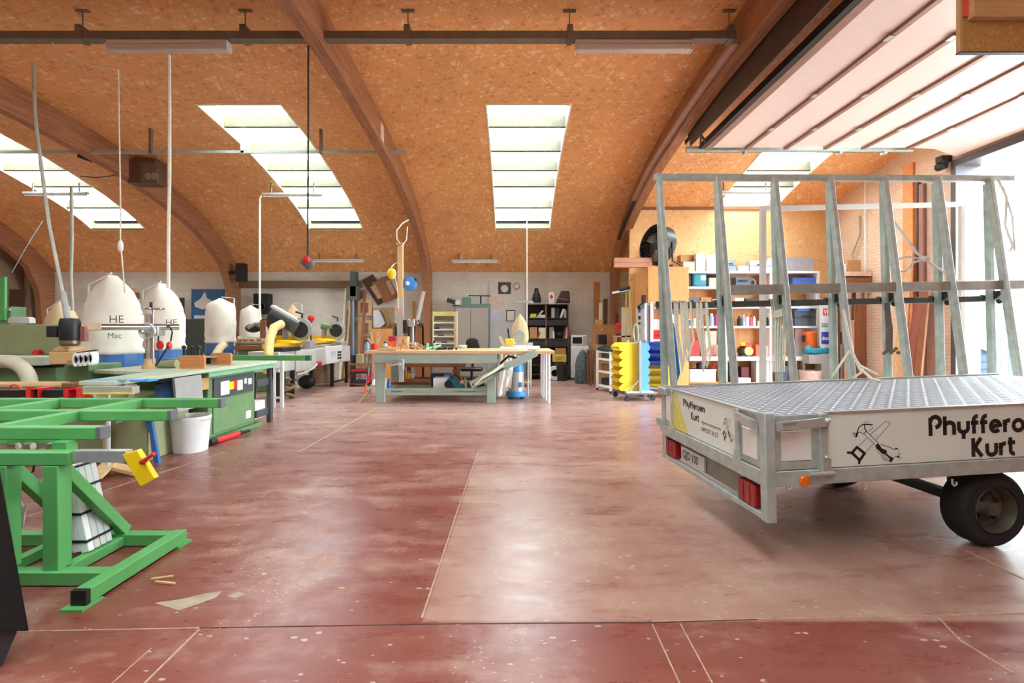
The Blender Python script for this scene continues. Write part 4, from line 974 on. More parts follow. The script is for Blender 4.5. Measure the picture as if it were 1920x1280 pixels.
# --- long saw bench with green cabinet
SB = thing('panel_saw', 'long panel saw with a pale green table and a machine green cabinet', 'saw bench', (-4.0, 5.8, 0))
sp_ = lambda name, mb, m, **k: part(SB, name, mb, m, **k)
sp_('table_top', MB().prism([(-3.52, 4.25, .865), (-3.52, 7.2, .865), (-4.75, 7.2, .865), (-4.75, 5.45, .865), (-3.95, 5.2, .865), (-3.84, 4.25, .865)], (0, 0, .04)), M_PGREEN, bevel=.006)
sp_('table_edge', MB().box(-4.70, -3.545, 5.62, 7.15, .80, .865), mat('edge_green', (128, 178, 142), .45), bevel=.01)
cab = sp_('cabinet', MB().box(-4.5, -3.62, 5.72, 6.75, .06, .80), M_MGREEN, bevel=.01)
sp_('plinth', MB().box(-4.55, -3.56, 5.62, 6.85, 0, .06), M_MGREEN, bevel=.008)
sp_('cabinet_door', MB().box(-3.62, -3.605, 5.80, 6.70, .10, .50), mat('door_green', (104, 136, 94), .45), bevel=.006)
pn = sp_('control_panel', MB().prism([(-3.62, 5.80, .52), (-3.62, 5.80, .77), (-3.60, 5.80, .77), (-3.605, 5.80, .52)], (0, .88, 0)), mat('panel_grey', (70, 74, 76), .5))
for y0, y1, z0, z1, m in ((5.92, 6.10, .55, .72, M_WPL), (6.10, 6.20, .60, .70, M_YEL), (6.20, 6.26, .60, .71, M_RED), (6.28, 6.40, .57, .70, M_WPL), (6.44, 6.50, .64, .71, M_LGREY), (6.54, 6.62, .62, .70, M_WPL)):
    part(SB, 'switch_plate', MB().box(-3.60, -3.590, y0, y1, z0, z1), m, sub=pn)
part(SB, 'sticker', MB().box(-3.605, -3.60, 6.50, 6.62, .16, .26), M_PAPER, sub=cab)
for y in (7.08,): sp_('leg', MB().box(-3.62, -3.56, y, y+.07, 0, .865), mat('leg_grey', (72, 76, 80), .5))
sp_('leg', MB().box(-4.62, -4.56, 7.08, 7.15, 0, .865), mat('leg_grey', (72, 76, 80)))
for z0 in (.12, .56): sp_('stretcher', MB().box(-3.62, -3.59, 6.75, 7.08, z0, z0+.10), mat('leg_grey', (72, 76, 80)))
sp_('leg_gusset', MB().prism([(-3.60, 7.1, .86), (-3.60, 7.28, .86), (-3.60, 7.12, .60)], (.04, 0, 0)), M_GREY)
sp_('back_panel', MB().box(-3.9, -3.88, 6.76, 7.06, .08, .80), M_PLY)
sp_('near_cabinet', MB().box(-4.72, -3.77, 4.95, 5.60, .0, .66), M_OLIVE, bevel=.008)
for a, b in ((165, 195), (252, 222)): sp_('folding_leg', MB().bar(P(a, 722, 4.6), P(b, 790, 4.75), .05, .03), M_GREY)
sp_('support_column', MB().cyl((X(203, 4.5), 4.5, .0), (X(203, 4.5), 4.5, .865), .018), M_LGREY)
solo('grey_board', 'grey board leaning against the underside of the pale green table', 'board', MB().hexa([(-3.52, 5.02, .50), (-3.50, 5.02, .50), (-3.50, 5.45, .50), (-3.52, 5.45, .50), (-3.54, 5.0, .855), (-3.515, 5.0, .855), (-3.515, 5.43, .855), (-3.54, 5.43, .855)]), M_GREY)
solo('offcut_box', 'open cardboard box of offcuts beside the green cabinet under the table', 'box', MB().box(-3.85, -3.6, 5.45, 5.7, .66, .75).frame(-3.85, -3.6, .75, .80, 5.45, 5.7, .02), M_CARD)
solo('blue_crate', 'narrow dark blue crate left of the grey board under the table', 'crate', MB().box(-3.72, -3.63, 5.0, 5.2, .64, .78).frame(-3.72, -3.63, .78, .82, 5.0, 5.2, .01), M_BLUE)
solo('white_carton', 'white carton on the lower stretcher at the far end of the saw', 'carton', MB().box(-3.85, -3.63, 6.78, 7.05, .10, .34), M_PAPER)
T = thing('grease_gun', 'red handled grease gun lying on the plinth of the green cabinet', 'tool', (-3.5, 5.9, 0))
part(T, 'handle', MB().cyl((-3.53, 5.72, .04), (-3.49, 6.12, .04), .034), M_RED)
part(T, 'nozzle', MB().cyl((-3.49, 6.12, .04), (-3.47, 6.34, .035), .02), M_BLACK)
part(T, 'cap', MB().cyl((-3.54, 5.62, .04), (-3.53, 5.72, .04), .036), M_BLACK)
# wood fence blocks and moulding fence on the table
for lab, a, b, c, e, d in (('orange brown wooden fence block nearest the feeder on the saw table', 337, 383, 690, 665, 5.66), ('orange brown wooden fence block farther along the saw table', 395, 433, 682, 660, 6.3)):
    solo('fence_block', lab, 'wood block', MB().prism([(X(a, d), d, .905), (X(b, d), d, .905), (X(b, d), d, .905+.135), (X(b, d)-.02, d, .905+.155), (X(a, d)+.02, d, .905+.155), (X(a, d), d, .905+.13)], (0, .035, 0)), wood('fence_wood', (214, 142, 86), (190, 116, 64), 0), 'wooden fence blocks')
T = thing('moulder_fence', 'dark green moulder fence with steel rods behind the wooden blocks', 'fence', (-4.1, 5.95, .905))
part(T, 'casting', MB().box(X(300, 5.9), X(352, 5.9), 5.92, 6.2, .905, 1.0), M_MGREEN, bevel=.015)
part(T, 'casting', MB().box(X(372, 6.4), X(398, 6.4), 6.45, 6.6, .905, 1.02), M_DARK, bevel=.01)
part(T, 'plate', MB().box(X(330, 6.2), X(398, 6.2), 6.22, 6.42, 1.0, 1.015), M_STEEL)
for px in (345, 360, 373): part(T, 'adjuster', MB().cyl(P(px, 670, 6.2), P(px, 652, 6.2), .014, n=8).ball(P(px, 651, 6.2), .028), M_DARK)
part(T, 'clamp_rod', MB().cyl(P(298, 684, 5.75), P(332, 682, 5.75), .05), M_OLIVE)
T = thing('power_feeder', 'power feeder with a black motor and four white rubber rollers on a chrome arm', 'power feeder', P(285, 687, 5.75))
d = 5.2
part(T, 'motor', MB().lathe([(.085, Z(638, d)), (.092, Z(634, d)), (.092, Z(605, d)), (.086, Z(601, d)), (.08, Z(597, d)), (.02, Z(596, d))], (X(131, d), d, 0), 22), M_BLACK, angle=50)
part(T, 'junction_box', MB().box(X(94, d), X(114, d), d-.05, d+.06, Z(632, d), Z(611, d)), M_BLACK, bevel=.01)
part(T, 'motor_flange', MB().lathe([(.07, Z(648, d)), (.088, Z(644, d)), (.088, Z(638, d)), (.05, Z(637, d))], (X(131, d), d, 0), 22), mat('flange_bronze', (120, 100, 70), .4, .5))
M_TAN = mat('feeder_tan', (200, 160, 108), .5)
part(T, 'gearbox', MB().box(X(94, d), X(131, d), d-.02, d+.24, Z(683, d), Z(659, d)).prism([P(94, 659, d), P(131, 659, d), P(125, 650, d), P(106, 650, d)], (0, .22, 0)), M_TAN, bevel=.012)
part(T, 'roller_case', MB().hexa([P(126, 676, d-.02), P(150, 682, d-.02), P(182, 668, d+.12), P(160, 664, d+.22), P(126, 660, d-.02), P(150, 664, d-.02), P(182, 655, d+.12), P(160, 653, d+.22)]), M_TAN, bevel=.006)
part(T, 'guard_lip', MB().bar(P(146, 661, d-.05), P(182, 656, d-.02), .05, .012), M_DARK)
for k, px in enumerate((149, 158, 167, 176)):
    c = P(px, 674-k*.8, d-.06)
    part(T, 'roller', MB().lathe([(.046, -.03), (.072, -.03), (.072, .05), (.046, .05), (.046, -.03)], c, 20, 'y', .44, 1).use(1).lathe([(.048, .03), (.0, .03)], c, 16, 'y', .44, 1), [M_WPL, M_DARK])
part(T, 'green_base', MB().box(-5.06, -4.78, d+.22, d+.68, .0, Z(684, d+.22)), M_MGREEN, bevel=.01)
arm = part(T, 'arm', MB().cyl(P(186, 613, 5.35), P(336, 613, 5.8), .036), M_CHROME)
part(T, 'arm_sleeve', MB().bar(P(152, 613, 5.25), P(190, 612, 5.36), .09, .085), mat('sleeve_sand', (186, 160, 130), .5), bevel=.012)
part(T, 'bracket', MB().bar(P(158, 612, 5.24), P(158, 640, 5.24), .05, .05), mat('bracket_red', (150, 96, 84), .5))
cx, cy = X(281, 5.7), 5.7
part(T, 'column', MB().cyl((cx, cy, .905), (cx, cy, Z(588, 5.7)), .040), M_CHROME)
part(T, 'column_base', MB().lathe([(.085, .905), (.08, .93), (.06, .97), (.055, 1.02)], (cx, cy, 0), 20), mat('feeder_tan', (196, 152, 96)))
part(T, 'column_cap', MB().box(cx-.06, cx+.05, cy-.05, cy+.05, Z(590, 5.7), Z(588, 5.7)), M_STEEL)
part(T, 'lift_spindle', MB().cyl((cx+.055, cy-.02, .95), (cx+.055, cy-.02, Z(578, 5.7)), .012), M_CHROME)
wx = cx+.06; wz = Z(579, 5.7)
mb = MB().tube([(wx+.10*math.cos(g), cy-.02+.10*math.sin(g), wz) for g in frange(0, 2*PI, 20)[:-1]], .010, 8, True)
for g in (0, 2.1, 4.2): mb.bar((wx, cy-.02, wz), (wx+.1*math.cos(g), cy-.02+.1*math.sin(g), wz), .015, .01)
hw = part(T, 'handwheel', mb, M_CHROME); part(T, 'knob', MB().cyl((wx+.03, cy-.10, wz), (wx+.03, cy-.10, wz+.075), .015), M_BLACK, sub=hw)
c = P(276, 620, 5.6)
mb = MB().tube([(c.x+.085*math.cos(g), c.y, c.z+.085*math.sin(g)) for g in frange(0, 2*PI, 24)[:-1]], .016, 8, True).cyl((c.x, c.y-.015, c.z), (c.x, c.y+.03, c.z), .028)
for g in (1.57, 3.67, 5.76): mb.bar((c.x, c.y, c.z), (c.x+.08*math.cos(g), c.y, c.z+.08*math.sin(g)), .02, .018, (0, 1, 0))
part(T, 'handwheel', mb, M_ALU)
part(T, 'clamp_block', MB().box(c.x-.06, c.x+.10, c.y+.03, c.y+.16, c.z-.06, c.z+.06), M_STEEL, bevel=.01)
part(T, 'crank', MB().bar(P(292, 686, 5.6), P(316, 648, 5.6), .014, .014), M_DARK)
T = thing('ear_defenders', 'red ear defenders hanging by their black band from the feeder arm', 'ear defenders', P(308, 650, 5.72))
mb = MB().tube([P(297, 640, 5.72), P(297, 622, 5.72), P(304, 612, 5.7), P(318, 612, 5.7), P(323, 622, 5.72), P(320, 640, 5.72)], .008, 6); part(T, 'headband', mb, M_BLACK)
part(T, 'ear_cup', MB().ball(P(300, 647, 5.72), (.042, .028, .055)), M_RED); part(T, 'ear_cup', MB().ball(P(317, 648, 5.72), (.03, .034, .05)), M_RED)
# window sash wrapped in blue film on the near end of the table
T = thing('window_sash', 'flat window sash with a yellow edge lying on the table end', 'window sash', P(205, 716, 4.35))
part(T, 'frame', MB().box(X(158, 4.2), X(252, 4.2), 4.18, 4.26, .80, .865), mat('sash_silver', (190, 186, 176), .4, .4), bevel=.004)
part(T, 'edge_strip', MB().box(X(157, 4.17), X(251, 4.17), 4.16, 4.18, .800, .812), M_YEL)
solo('blue_film', 'sheet of bright blue film lying on the near end of the saw table', 'film', MB().box(X(165, 4.3), X(265, 4.3), 4.30, 4.40, .905, .912), mat('blue_film', (96, 170, 220), .35), kind=None)
solo('blue_folder', 'bright blue flat folder beside the sash on the table end', 'folder', MB().box(X(250, 4.22), X(284, 4.22), 4.18, 4.30, .906, .92), M_SKYB)
# white bucket and blue stool
T = thing('bucket', 'white plastic bucket standing on the floor beside the green cabinet', 'bucket', (-3.63, 5.42, 0))
part(T, 'tub', MB().lathe([(.165, .0), (.17, .01), (.198, .36), (.205, .37), (.205, .395), (.192, .395), (.165, .02), (.0, .02)], (-3.63, 5.42, 0), 32), M_WPL, angle=50)
part(T, 'handle', MB().tube([(-3.63+.207*math.cos(g), 5.42+.207*math.sin(g), .355-.0*g) for g in frange(-.5, 2.4, 14)], .005, 6), M_STEEL)
T = thing('step_stool', 'folded blue plastic step stool standing against the olive cabinet', 'stool', (-3.72, 5.0, 0))
for y, q in ((4.90, 0), (4.96, -.04)):
    part(T, 'side_panel', MB().prism([(x_+q, y_, z_) for x_, y_, z_ in [(-3.74, y, .42), (-3.68, y, .42), (-3.605, y, .0), (-3.655, y, .0), (-3.68, y, .12), (-3.70, y, .30), (-3.74, y, .36)]], (0, .025, 0)), M_BLUE)
part(T, 'step', MB().box(-3.775, -3.68, 4.895, 4.99, .42, .435), M_BLUE, bevel=.004)
part(T, 'stretcher', MB().box(-3.71, -3.68, 4.925, 4.96, .2, .22), M_BLUE)
solo('timber_stake', 'short pine stake standing against the olive cabinet', 'stake', MB().box(X(199, 4.9), X(208, 4.9), 4.86, 4.9, 0, Z(790, 4.9)), M_PINEZ)
# second green bar with trestle behind the saw
T = thing('green_trestle', 'long bright green bar on white trestle legs behind the saw bench', 'trestle', (-4.1, 8.0, 0))
d = 8.05
part(T, 'beam', MB().box(-4.95, X(572, d), d, d+.08, Z(676, d), Z(666, d)), M_BGREEN, bevel=.006)
part(T, 'end_cap', MB().box(X(572, d), X(581, d), d, d+.08, Z(676, d), Z(666, d)), mat('cap_green', (60, 110, 80), .5))
for px in (515, 530): part(T, 'leg', MB().box(X(px, 8.5)-.024, X(px, 8.5)+.024, 8.45, 8.5, 0, Z(676, 8.05)), M_WPL)
for z0 in (.15, .68): part(T, 'rung', MB().box(X(515, 8.5), X(530, 8.5), 8.46, 8.49, z0, z0+.04), M_WPL)
part(T, 'bracket', MB().box(X(508, 8.4), X(522, 8.4), 8.1, 8.44, Z(690, 8.4), Z(676, 8.05)), M_GREY)
# --- double mitre saw line
MS = thing('saw_line', 'long grey double mitre saw line with a white control panel at its far end', 'machine', (-4.4, 10.8, 0))
q0, q1 = Vector((-4.42, 9.1, 0)), Vector((-4.28, 12.75, 0)); dv = (q1-q0).normalized(); nv = Vector((dv.y, -dv.x, 0))
def along(s, off, z): v = q0+dv*s+nv*off; return Vector((v.x, v.y, z))
def lbox(mb, s0, s1, o0, o1, z0, z1): return mb.hexa([along(s0,o0,z0), along(s0,o1,z0), along(s1,o1,z0), along(s1,o0,z0), along(s0,o0,z1), along(s0,o1,z1), along(s1,o1,z1), along(s1,o0,z1)])
ml = lambda n, mb, m, **k: part(MS, n, mb, m, **k)
ml('beam', lbox(MB(), 0, 3.6, -.6, 0, .56, .95), M_LGREY, bevel=.01)
ml('side_cover', lbox(MB(), .62, 1.5, 0, .03, .52, .95), mat('cover_pale', (208, 208, 200), .5), bevel=.008)
cp = ml('control_panel', lbox(MB(), 2.0, 2.95, 0, .05, .58, .99), M_WPL, bevel=.01)
part(MS, 'display', lbox(MB(), 2.25, 2.55, .05, .055, .72, .86), mat('display_lilac', (214, 214, 240), .3), sub=cp)
for k in range(3):
    for j in range(2): part(MS, 'push_button', lbox(MB(), 2.64+.13*j, 2.71+.13*j, .05, .07, .66+.07*k, .71+.07*k), M_DARK, sub=cp)
ml('stop_button', MB().ball(along(1.55, .09, .63), .06), M_RED)
ml('control_cable', MB().tube([along(1.5, .06, .62), along(1.2, .1, .54), along(.9, .08, .48), along(.6, .05, .46)], .02, 6), M_LGREY)
ml('tray', lbox(MB(), .05, .75, -.3, .06, .95, 1.03), M_DARK, bevel=.01)
for s in (.02, .55, 2.5, 3.4): ml('leg', lbox(MB(), s, s+.07, -.07, .0, 0, .56), M_DARK)
for s in (.02, 2.5): ml('leg', lbox(MB(), s, s+.07, -.58, -.5, 0, .56), M_DARK)
ml('stretcher', lbox(MB(), .05, .6, -.06, -.02, .12, .16), M_DARK)
ml('stretcher', lbox(MB(), 2.55, 3.45, -.06, -.02, .08, .12), M_DARK)
ml('slide_rail', MB().cyl(along(1.2, -.15, 1.03), along(3.3, -.15, 1.03), .035), M_CHROME)
ml('yellow_rail', lbox(MB(), .3, 3.0, -.5, -.3, 1.0, 1.09), mat('rail_yellow', (236, 176, 30), .5))
ml('clamp_block', lbox(MB(), 1.3, 1.55, -.22, .0, .95, 1.13), M_GREY, bevel=.01)
ml('end_stop', lbox(MB(), 3.2, 3.5, -.4, -.05, .95, 1.08), M_GREY, bevel=.02)
def mitre_saw(label, s, sc, big):
    o = along(s, -.38, 1.09); T = thing('mitre_saw', label, 'mitre saw', o, 0, 'mitre saws on the saw line')
    def L(x, y, z): return o+Vector((x*sc, y*sc, z*sc))
    part(T, 'base', MB().lathe([(.26*sc, 0), (.26*sc, .05*sc), (.2*sc, .07*sc), (0, .07*sc)], o, 20), M_YEL)
    part(T, 'fence', MB().box(o.x-.42*sc, o.x+.42*sc, o.y+.06*sc, o.y+.09*sc, o.z+.07*sc, o.z+.16*sc), mat('rail_yellow', (236, 176, 30)))
    part(T, 'pivot', MB().bar(L(-.1, .1, .05), L(-.1, .12, .34), .09*sc, .12*sc), M_GREY)
    g = part(T, 'blade_guard', MB().lathe([(.02, -.05*sc), (.22*sc, -.05*sc), (.235*sc, -.03*sc), (.235*sc, .04*sc), (.2*sc, .05*sc), (.02, .05*sc)], L(.28, -.02, .30), 26, 'y'), mat('guard_grey', (170, 172, 166), .4, .3))
    part(T, 'blade', MB().lathe([(.01, -.003), (.17*sc, -.003), (.17*sc, .003), (.01, .003)], L(.28, -.075*sc, .28), 26, 'y'), M_DARK, sub=g)
    if big:
        h = part(T, 'motor_housing', MB().bar(L(.22, -.03, .30), L(-.34, -.06, .62), .26*sc, .24*sc), mat('housing_dark', (70, 76, 72), .5), bevel=.02)
        for k in range(4): part(T, 'cooling_fin', MB().bar(L(.10-.0*k, -.17, .26+.045*k), L(-.34, -.20, .50+.045*k), .02, .014), M_DARK, sub=h)
        part(T, 'top_cover', MB().bar(L(.26, -.03, .45), L(-.30, -.06, .78), .22*sc, .05*sc), M_LGREY)
    else:
        part(T, 'motor', MB().cyl(L(.18, .02, .36), L(-.12, .02, .42), .10*sc), M_MGREEN)
    part(T, 'handle', MB().tube([L(.30, -.02, .52), L(.34, -.1, .62), L(.2, -.1, .66)], .022, 8), M_BLACK)
mitre_saw('mitre saw with a ribbed dark motor tilted up at the near end', 1.1, 1.0, True)
mitre_saw('mitre saw with a grey blade guard at the far end by the control panel', 3.0, .95, False)
T = thing('warning_lamp', 'red round lamp with a wire hoop between the two mitre saws', 'lamp', along(2.3, -.45, 1.09))
c = along(2.3, -.45, Z(597, 11.4)); part(T, 'post', MB().cyl((c.x, c.y, 1.09), c, .02, n=8), M_DARK)
part(T, 'lens', MB().lathe([(.075, -.03), (.085, 0), (.06, .02), (.0, .03)], c, 18, 'y'), M_RED); part(T, 'hoop', MB().tube([c+Vector((.06*math.cos(g), 0, .06+.14*math.sin(g))) for g in frange(0, PI, 10)], .007, 6), M_STEEL)
solo('angled_hose', 'tan hose curving down in front of the dark tray of the saw line', 'hose', MB().tube([P(528, 607, 9.6), P(514, 614, 9.4), P(506, 635, 9.2), P(503, 665, 8.9), P(503, 700, 8.9)], .085, 12), mat('hose_tan', (222, 184, 120), .6))
solo('tan_hose', 'short tan hose stub standing on the clamp of the saw line', 'hose', MB().cyl(along(1.42, -.11, 1.13), along(1.42, -.16, 1.40), .055), mat('hose_tan', (222, 184, 120)))
# grinder and gear on a bench left of the saw line
T = thing('edge_sander', 'cluttered edge sander with coiled steel hoses beside the small dust bag', 'machine', (X(475, 10.6), 10.7, 0))
d = 10.6
part(T, 'body', MB().box(X(446, d), X(512, d), d, d+.6, 0, Z(655, d)), M_MGREEN, bevel=.01)
part(T, 'table', MB().box(X(442, d), X(516, d), d-.1, d+.6, Z(655, d), Z(648, d)), M_OAK)
part(T, 'motor', MB().cyl(P(447, 638, d), P(505, 640, d), .09), M_STEEL)
part(T, 'coil', MB().tube([P(466, 615, d), P(478, 607, d), P(492, 606, d), P(498, 615, d), P(500, 640, d)], .04, 10), M_HOSE)
part(T, 'gear_head', MB().ball(P(475, 615, d+.1), (.18, .12, .1)), M_DARK)
part(T, 'wood_support', MB().box(X(490, d), X(500, d), d-.06, d-.02, Z(690, d), Z(600, d)), M_OAKZ)
for k, px in enumerate((448, 460, 472, 485)): part(T, 'feeler_knob', MB().ball(P(px, 636, d-.1), .045), mat('brass', (190, 150, 70), .35, .7))
# bins under the saw line
T = thing('chip_barrel', 'brown cardboard barrel with a pale hoop under the saw line', 'barrel', (X(602, 11.9), 11.9, 0))
part(T, 'body', MB().lathe([(.28, 0), (.30, .25), (.28, .52), (.26, .52), (.26, .05), (0, .05)], (X(602, 11.9), 11.9, 0), 24), mat('barrel_brown', (160, 128, 100), .7))
part(T, 'hoop', MB().tube([(X(602, 11.9)+.285*math.cos(g), 11.9+.285*math.sin(g), .06) for g in frange(0, 2*PI, 24)[:-1]], .012, 6, True), M_LGREY)
solo('dark_bag', 'dark plastic bag slumped under the saw line by the brown barrel', 'bag', MB().ball((X(575, 11.2), 11.2, .16), (.2, .16, .16)), M_DARK)
solo('valve_tangle', 'tangle of valves and hoses under the near end of the saw line', 'hoses', MB().tube([(X(535, 9.4)+.1*math.sin(k*1.3), 9.5+.1*math.cos(k*.9), .02+.035*k) for k in range(12)], .035, 8), mat('brass_dull', (140, 122, 84), .5, .4))
# ================================================================== CENTRE BENCH
TB_ = thing('workbench', 'long pale sage workbench with a wooden top in the middle of the hall', 'workbench', (-1.0, 9.6, 0))
wb = lambda n, mb, m, **k: part(TB_, n, mb, m, **k)
d = 9.0; ZB = Z(657.5, 8.95); zb0 = ZB-.06
M_TOP = wood('bench_top', (226, 182, 138), (196, 146, 104), 0, .7)
wb('top', MB().box(X(684, 8.95), X(1040, 8.95), 8.95, 10.35, zb0, ZB), M_TOP, bevel=.008)
xl0, xl1, xr0, xr1 = X(704, d), X(719, d), X(913, d), X(929, d)
for y in (9.0, 10.15):
    wb('leg', MB().box(xl0, xl1+.02, y, y+.09, 0, zb0-.0), M_SAGE, bevel=.006); wb('leg', MB().box(xr0, xr1, y, y+.09, 0, zb0), M_SAGE, bevel=.006)
wb('apron', MB().box(xl0-.03, xr1+.03, 8.975, 9.0, Z(681, d), zb0), M_SAGE, bevel=.004)
wb('apron', MB().box(xl0-.03, xr1+.03, 10.24, 10.27, Z(681, d), zb0), M_SAGE)
for z0, z1 in ((Z(741, d), Z(736, d)), (Z(733, d), Z(728, d))): wb('shelf_rail', MB().box(xl1, xr0, 9.03, 9.06, z0, z1), M_SAGE)
wb('shelf', MB().box(xl1, xr0, 9.06, 10.1, Z(733, d)-.01, Z(731, d)+.0), M_SAGE)
for x in (X(1029.5, 8.95), ): pass
for k, (px, y) in enumerate(((1029.0, 9.0), (1023.6, 9.35), (1019.5, 9.7), (1015.5, 10.02))):
    lx = X(px, y); wb('tube_leg', MB().cyl((lx, y, .0), (lx, y, zb0), .030, n=14), M_WPL)
wb('brace', MB().bar(P(1006, 660, 8.92), P(882, 722, 8.92), .14, .04, (0, 1, 0)), M_SAGE, bevel=.004)
sh = Z(731, d)
zt_ = ZB
def bz(px, d, top=None): return X(px, d)
# things under the bench
solo('white_box', 'white cardboard box on the lower shelf of the workbench', 'box', MB().box(X(813, 9.2), X(838, 9.2), 9.15, 9.45, sh, Z(708, 9.2)), M_WPL, bevel=.004)
T = thing('tool_case', 'dark blue tool case lying behind the white box under the workbench', 'case', (X(822, 9.6), 9.7, sh))
part(T, 'body', MB().box(X(808, 9.6), X(845, 9.6), 9.55, 9.85, sh, Z(701, 9.6)), mat('navy', (40, 46, 80), .5), bevel=.01)
part(T, 'latch', MB().box(X(833, 9.6), X(843, 9.6), 9.53, 9.55, Z(708, 9.6), Z(701, 9.6)), M_SKYB)
T = thing('planer_tool', 'teal electric hand planer standing beside the white box under the workbench', 'power tool', (X(852, 9.2), 9.2, sh))
part(T, 'body', MB().ball((X(848, 9.2), 9.2, sh+.11), (.12, .09, .11)).box(X(846, 9.2), X(868, 9.2), 9.14, 9.27, sh, sh+.10), M_TEAL, bevel=.01)
part(T, 'motor', MB().cyl((X(842, 9.2), 9.14, sh+.1), (X(842, 9.2), 9.05, sh+.1), .07), M_BLACK)
part(T, 'handle', MB().tube([(X(845, 9.2), 9.2, sh+.2), (X(853, 9.2), 9.2, sh+.28), (X(864, 9.2), 9.2, sh+.16)], .018, 8), M_BLACK)
T = thing('coil_of_cable', 'coil of pale cable beside the teal planer under the workbench', 'cable coil', (X(872, 9.3), 9.3, sh))
part(T, 'coil', MB().tube([(X(872, 9.3)+.0, 9.3+.07*math.cos(g), sh+.10+.085*math.sin(g)) for g in frange(0, 2*PI, 18)[:-1]], .022, 8, True), mat('coil_khaki', (150, 150, 100), .7))
solo('brown_tray', 'small brown wooden box on the lower shelf near the right leg', 'box', MB().frame(X(876, 9.4), X(892, 9.4), sh, Z(713, 9.4), 9.35, 9.5, .02).box(X(876, 9.4), X(892, 9.4), 9.5, 9.52, sh, Z(713, 9.4)), M_OAK)
T = thing('angle_grinder', 'dark angle grinder lying by the right leg under the workbench', 'power tool', (X(902, 9.3), 9.3, sh))
part(T, 'body', MB().cyl((X(893, 9.3), 9.32, sh+.06), (X(908, 9.3), 9.28, sh+.08), .04), M_DARK); part(T, 'disc', MB().cyl((X(901, 9.2), 9.22, sh+.01), (X(901, 9.2), 9.22, sh+.02), .07), M_LGREY)
T = thing('spray_bottle', 'white spray can standing on the lower shelf by the left leg', 'bottle', (X(722, 9.1), 9.1, sh))
part(T, 'can', MB().cyl((X(722, 9.1), 9.1, sh), (X(722, 9.1), 9.1, Z(708, 9.1)), .024), M_WPL); part(T, 'cap', MB().cyl((X(722, 9.1), 9.1, Z(708, 9.1)), (X(722, 9.1), 9.1, Z(704, 9.1)), .02), M_BLUE)
solo('blue_bottle', 'small blue bottle beside the white spray can under the workbench', 'bottle', MB().lathe([(.04, 0), (.042, .1), (.02, .15), (.018, .19), (0, .19)], (X(729, 9.15), 9.15, sh), 14), mat('bottle_blue', (50, 90, 170), .35))
solo('wood_offcut', 'long wood offcut lying along the back of the lower shelf', 'offcut', MB().box(X(726, 9.6), X(800, 9.6), 9.9, 9.97, sh, sh+.05), M_OAK)
T = thing('bench_vice', 'grey bench vice fixed under the front edge of the workbench', 'vice', (X(752, 8.9), 8.9, Z(690, 8.9)))
part(T, 'jaw', MB().box(X(747, 8.9), X(757, 8.9), 8.85, 8.975, Z(694, 8.9), Z(673, 8.9)), M_GREY, bevel=.01)
part(T, 'slide', MB().box(X(748, 8.9), X(756, 8.9), 8.9, 8.95, Z(716, 8.9), Z(694, 8.9)), M_SAGE); part(T, 'screw', MB().cyl((X(752, 8.9), 8.72, Z(683, 8.9)), (X(752, 8.9), 8.86, Z(683, 8.9)), .02), M_STEEL); part(T, 'handle', MB().cyl((X(738, 8.9), 8.74, Z(684, 8.9)), (X(754, 8.9), 8.74, Z(681, 8.9)), .012, n=8), M_STEEL)
# brown bench behind the workbench
T = thing('joinery_bench', 'reddish brown wooden bench frame standing behind the workbench', 'bench', (-1.6, 11.2, 0))
d2 = 11.0
part(T, 'top', MB().box(X(748, d2), X(872, d2), d2, d2+.7, Z(688, d2), Z(679, d2)), M_OAK, bevel=.006)
part(T, 'shelf', MB().box(X(752, d2), X(862, d2), d2+.05, d2+.6, Z(717, d2), Z(711, d2)), M_OAK)
for px in (752, 850): 
    for y in (d2+.03, d2+.6): part(T, 'leg', MB().box(X(px, d2), X(px+7, d2), y, y+.07, 0, Z(688, d2)), M_OAKZ)
part(T, 'brace', MB().bar((X(849, d2), d2-.01, Z(698, d2)), (X(872, d2), d2-.01, Z(680, d2)), .02, .07), M_OAK)
solo('glue_bottle', 'small yellow glue bottle on the brown bench shelf behind the workbench', 'bottle', MB().lathe([(.05, 0), (.05, .12), (.02, .16), (0, .2)], (X(766, 11.2), 11.2, Z(711, d2)), 12), M_YEL)
solo('cream_pot', 'small cream pot beside the yellow glue bottle on the brown bench', 'pot', MB().lathe([(.045, 0), (.05, .13), (0, .13)], (X(773, 11.2), 11.2, Z(711, d2)), 12), M_CREAM)
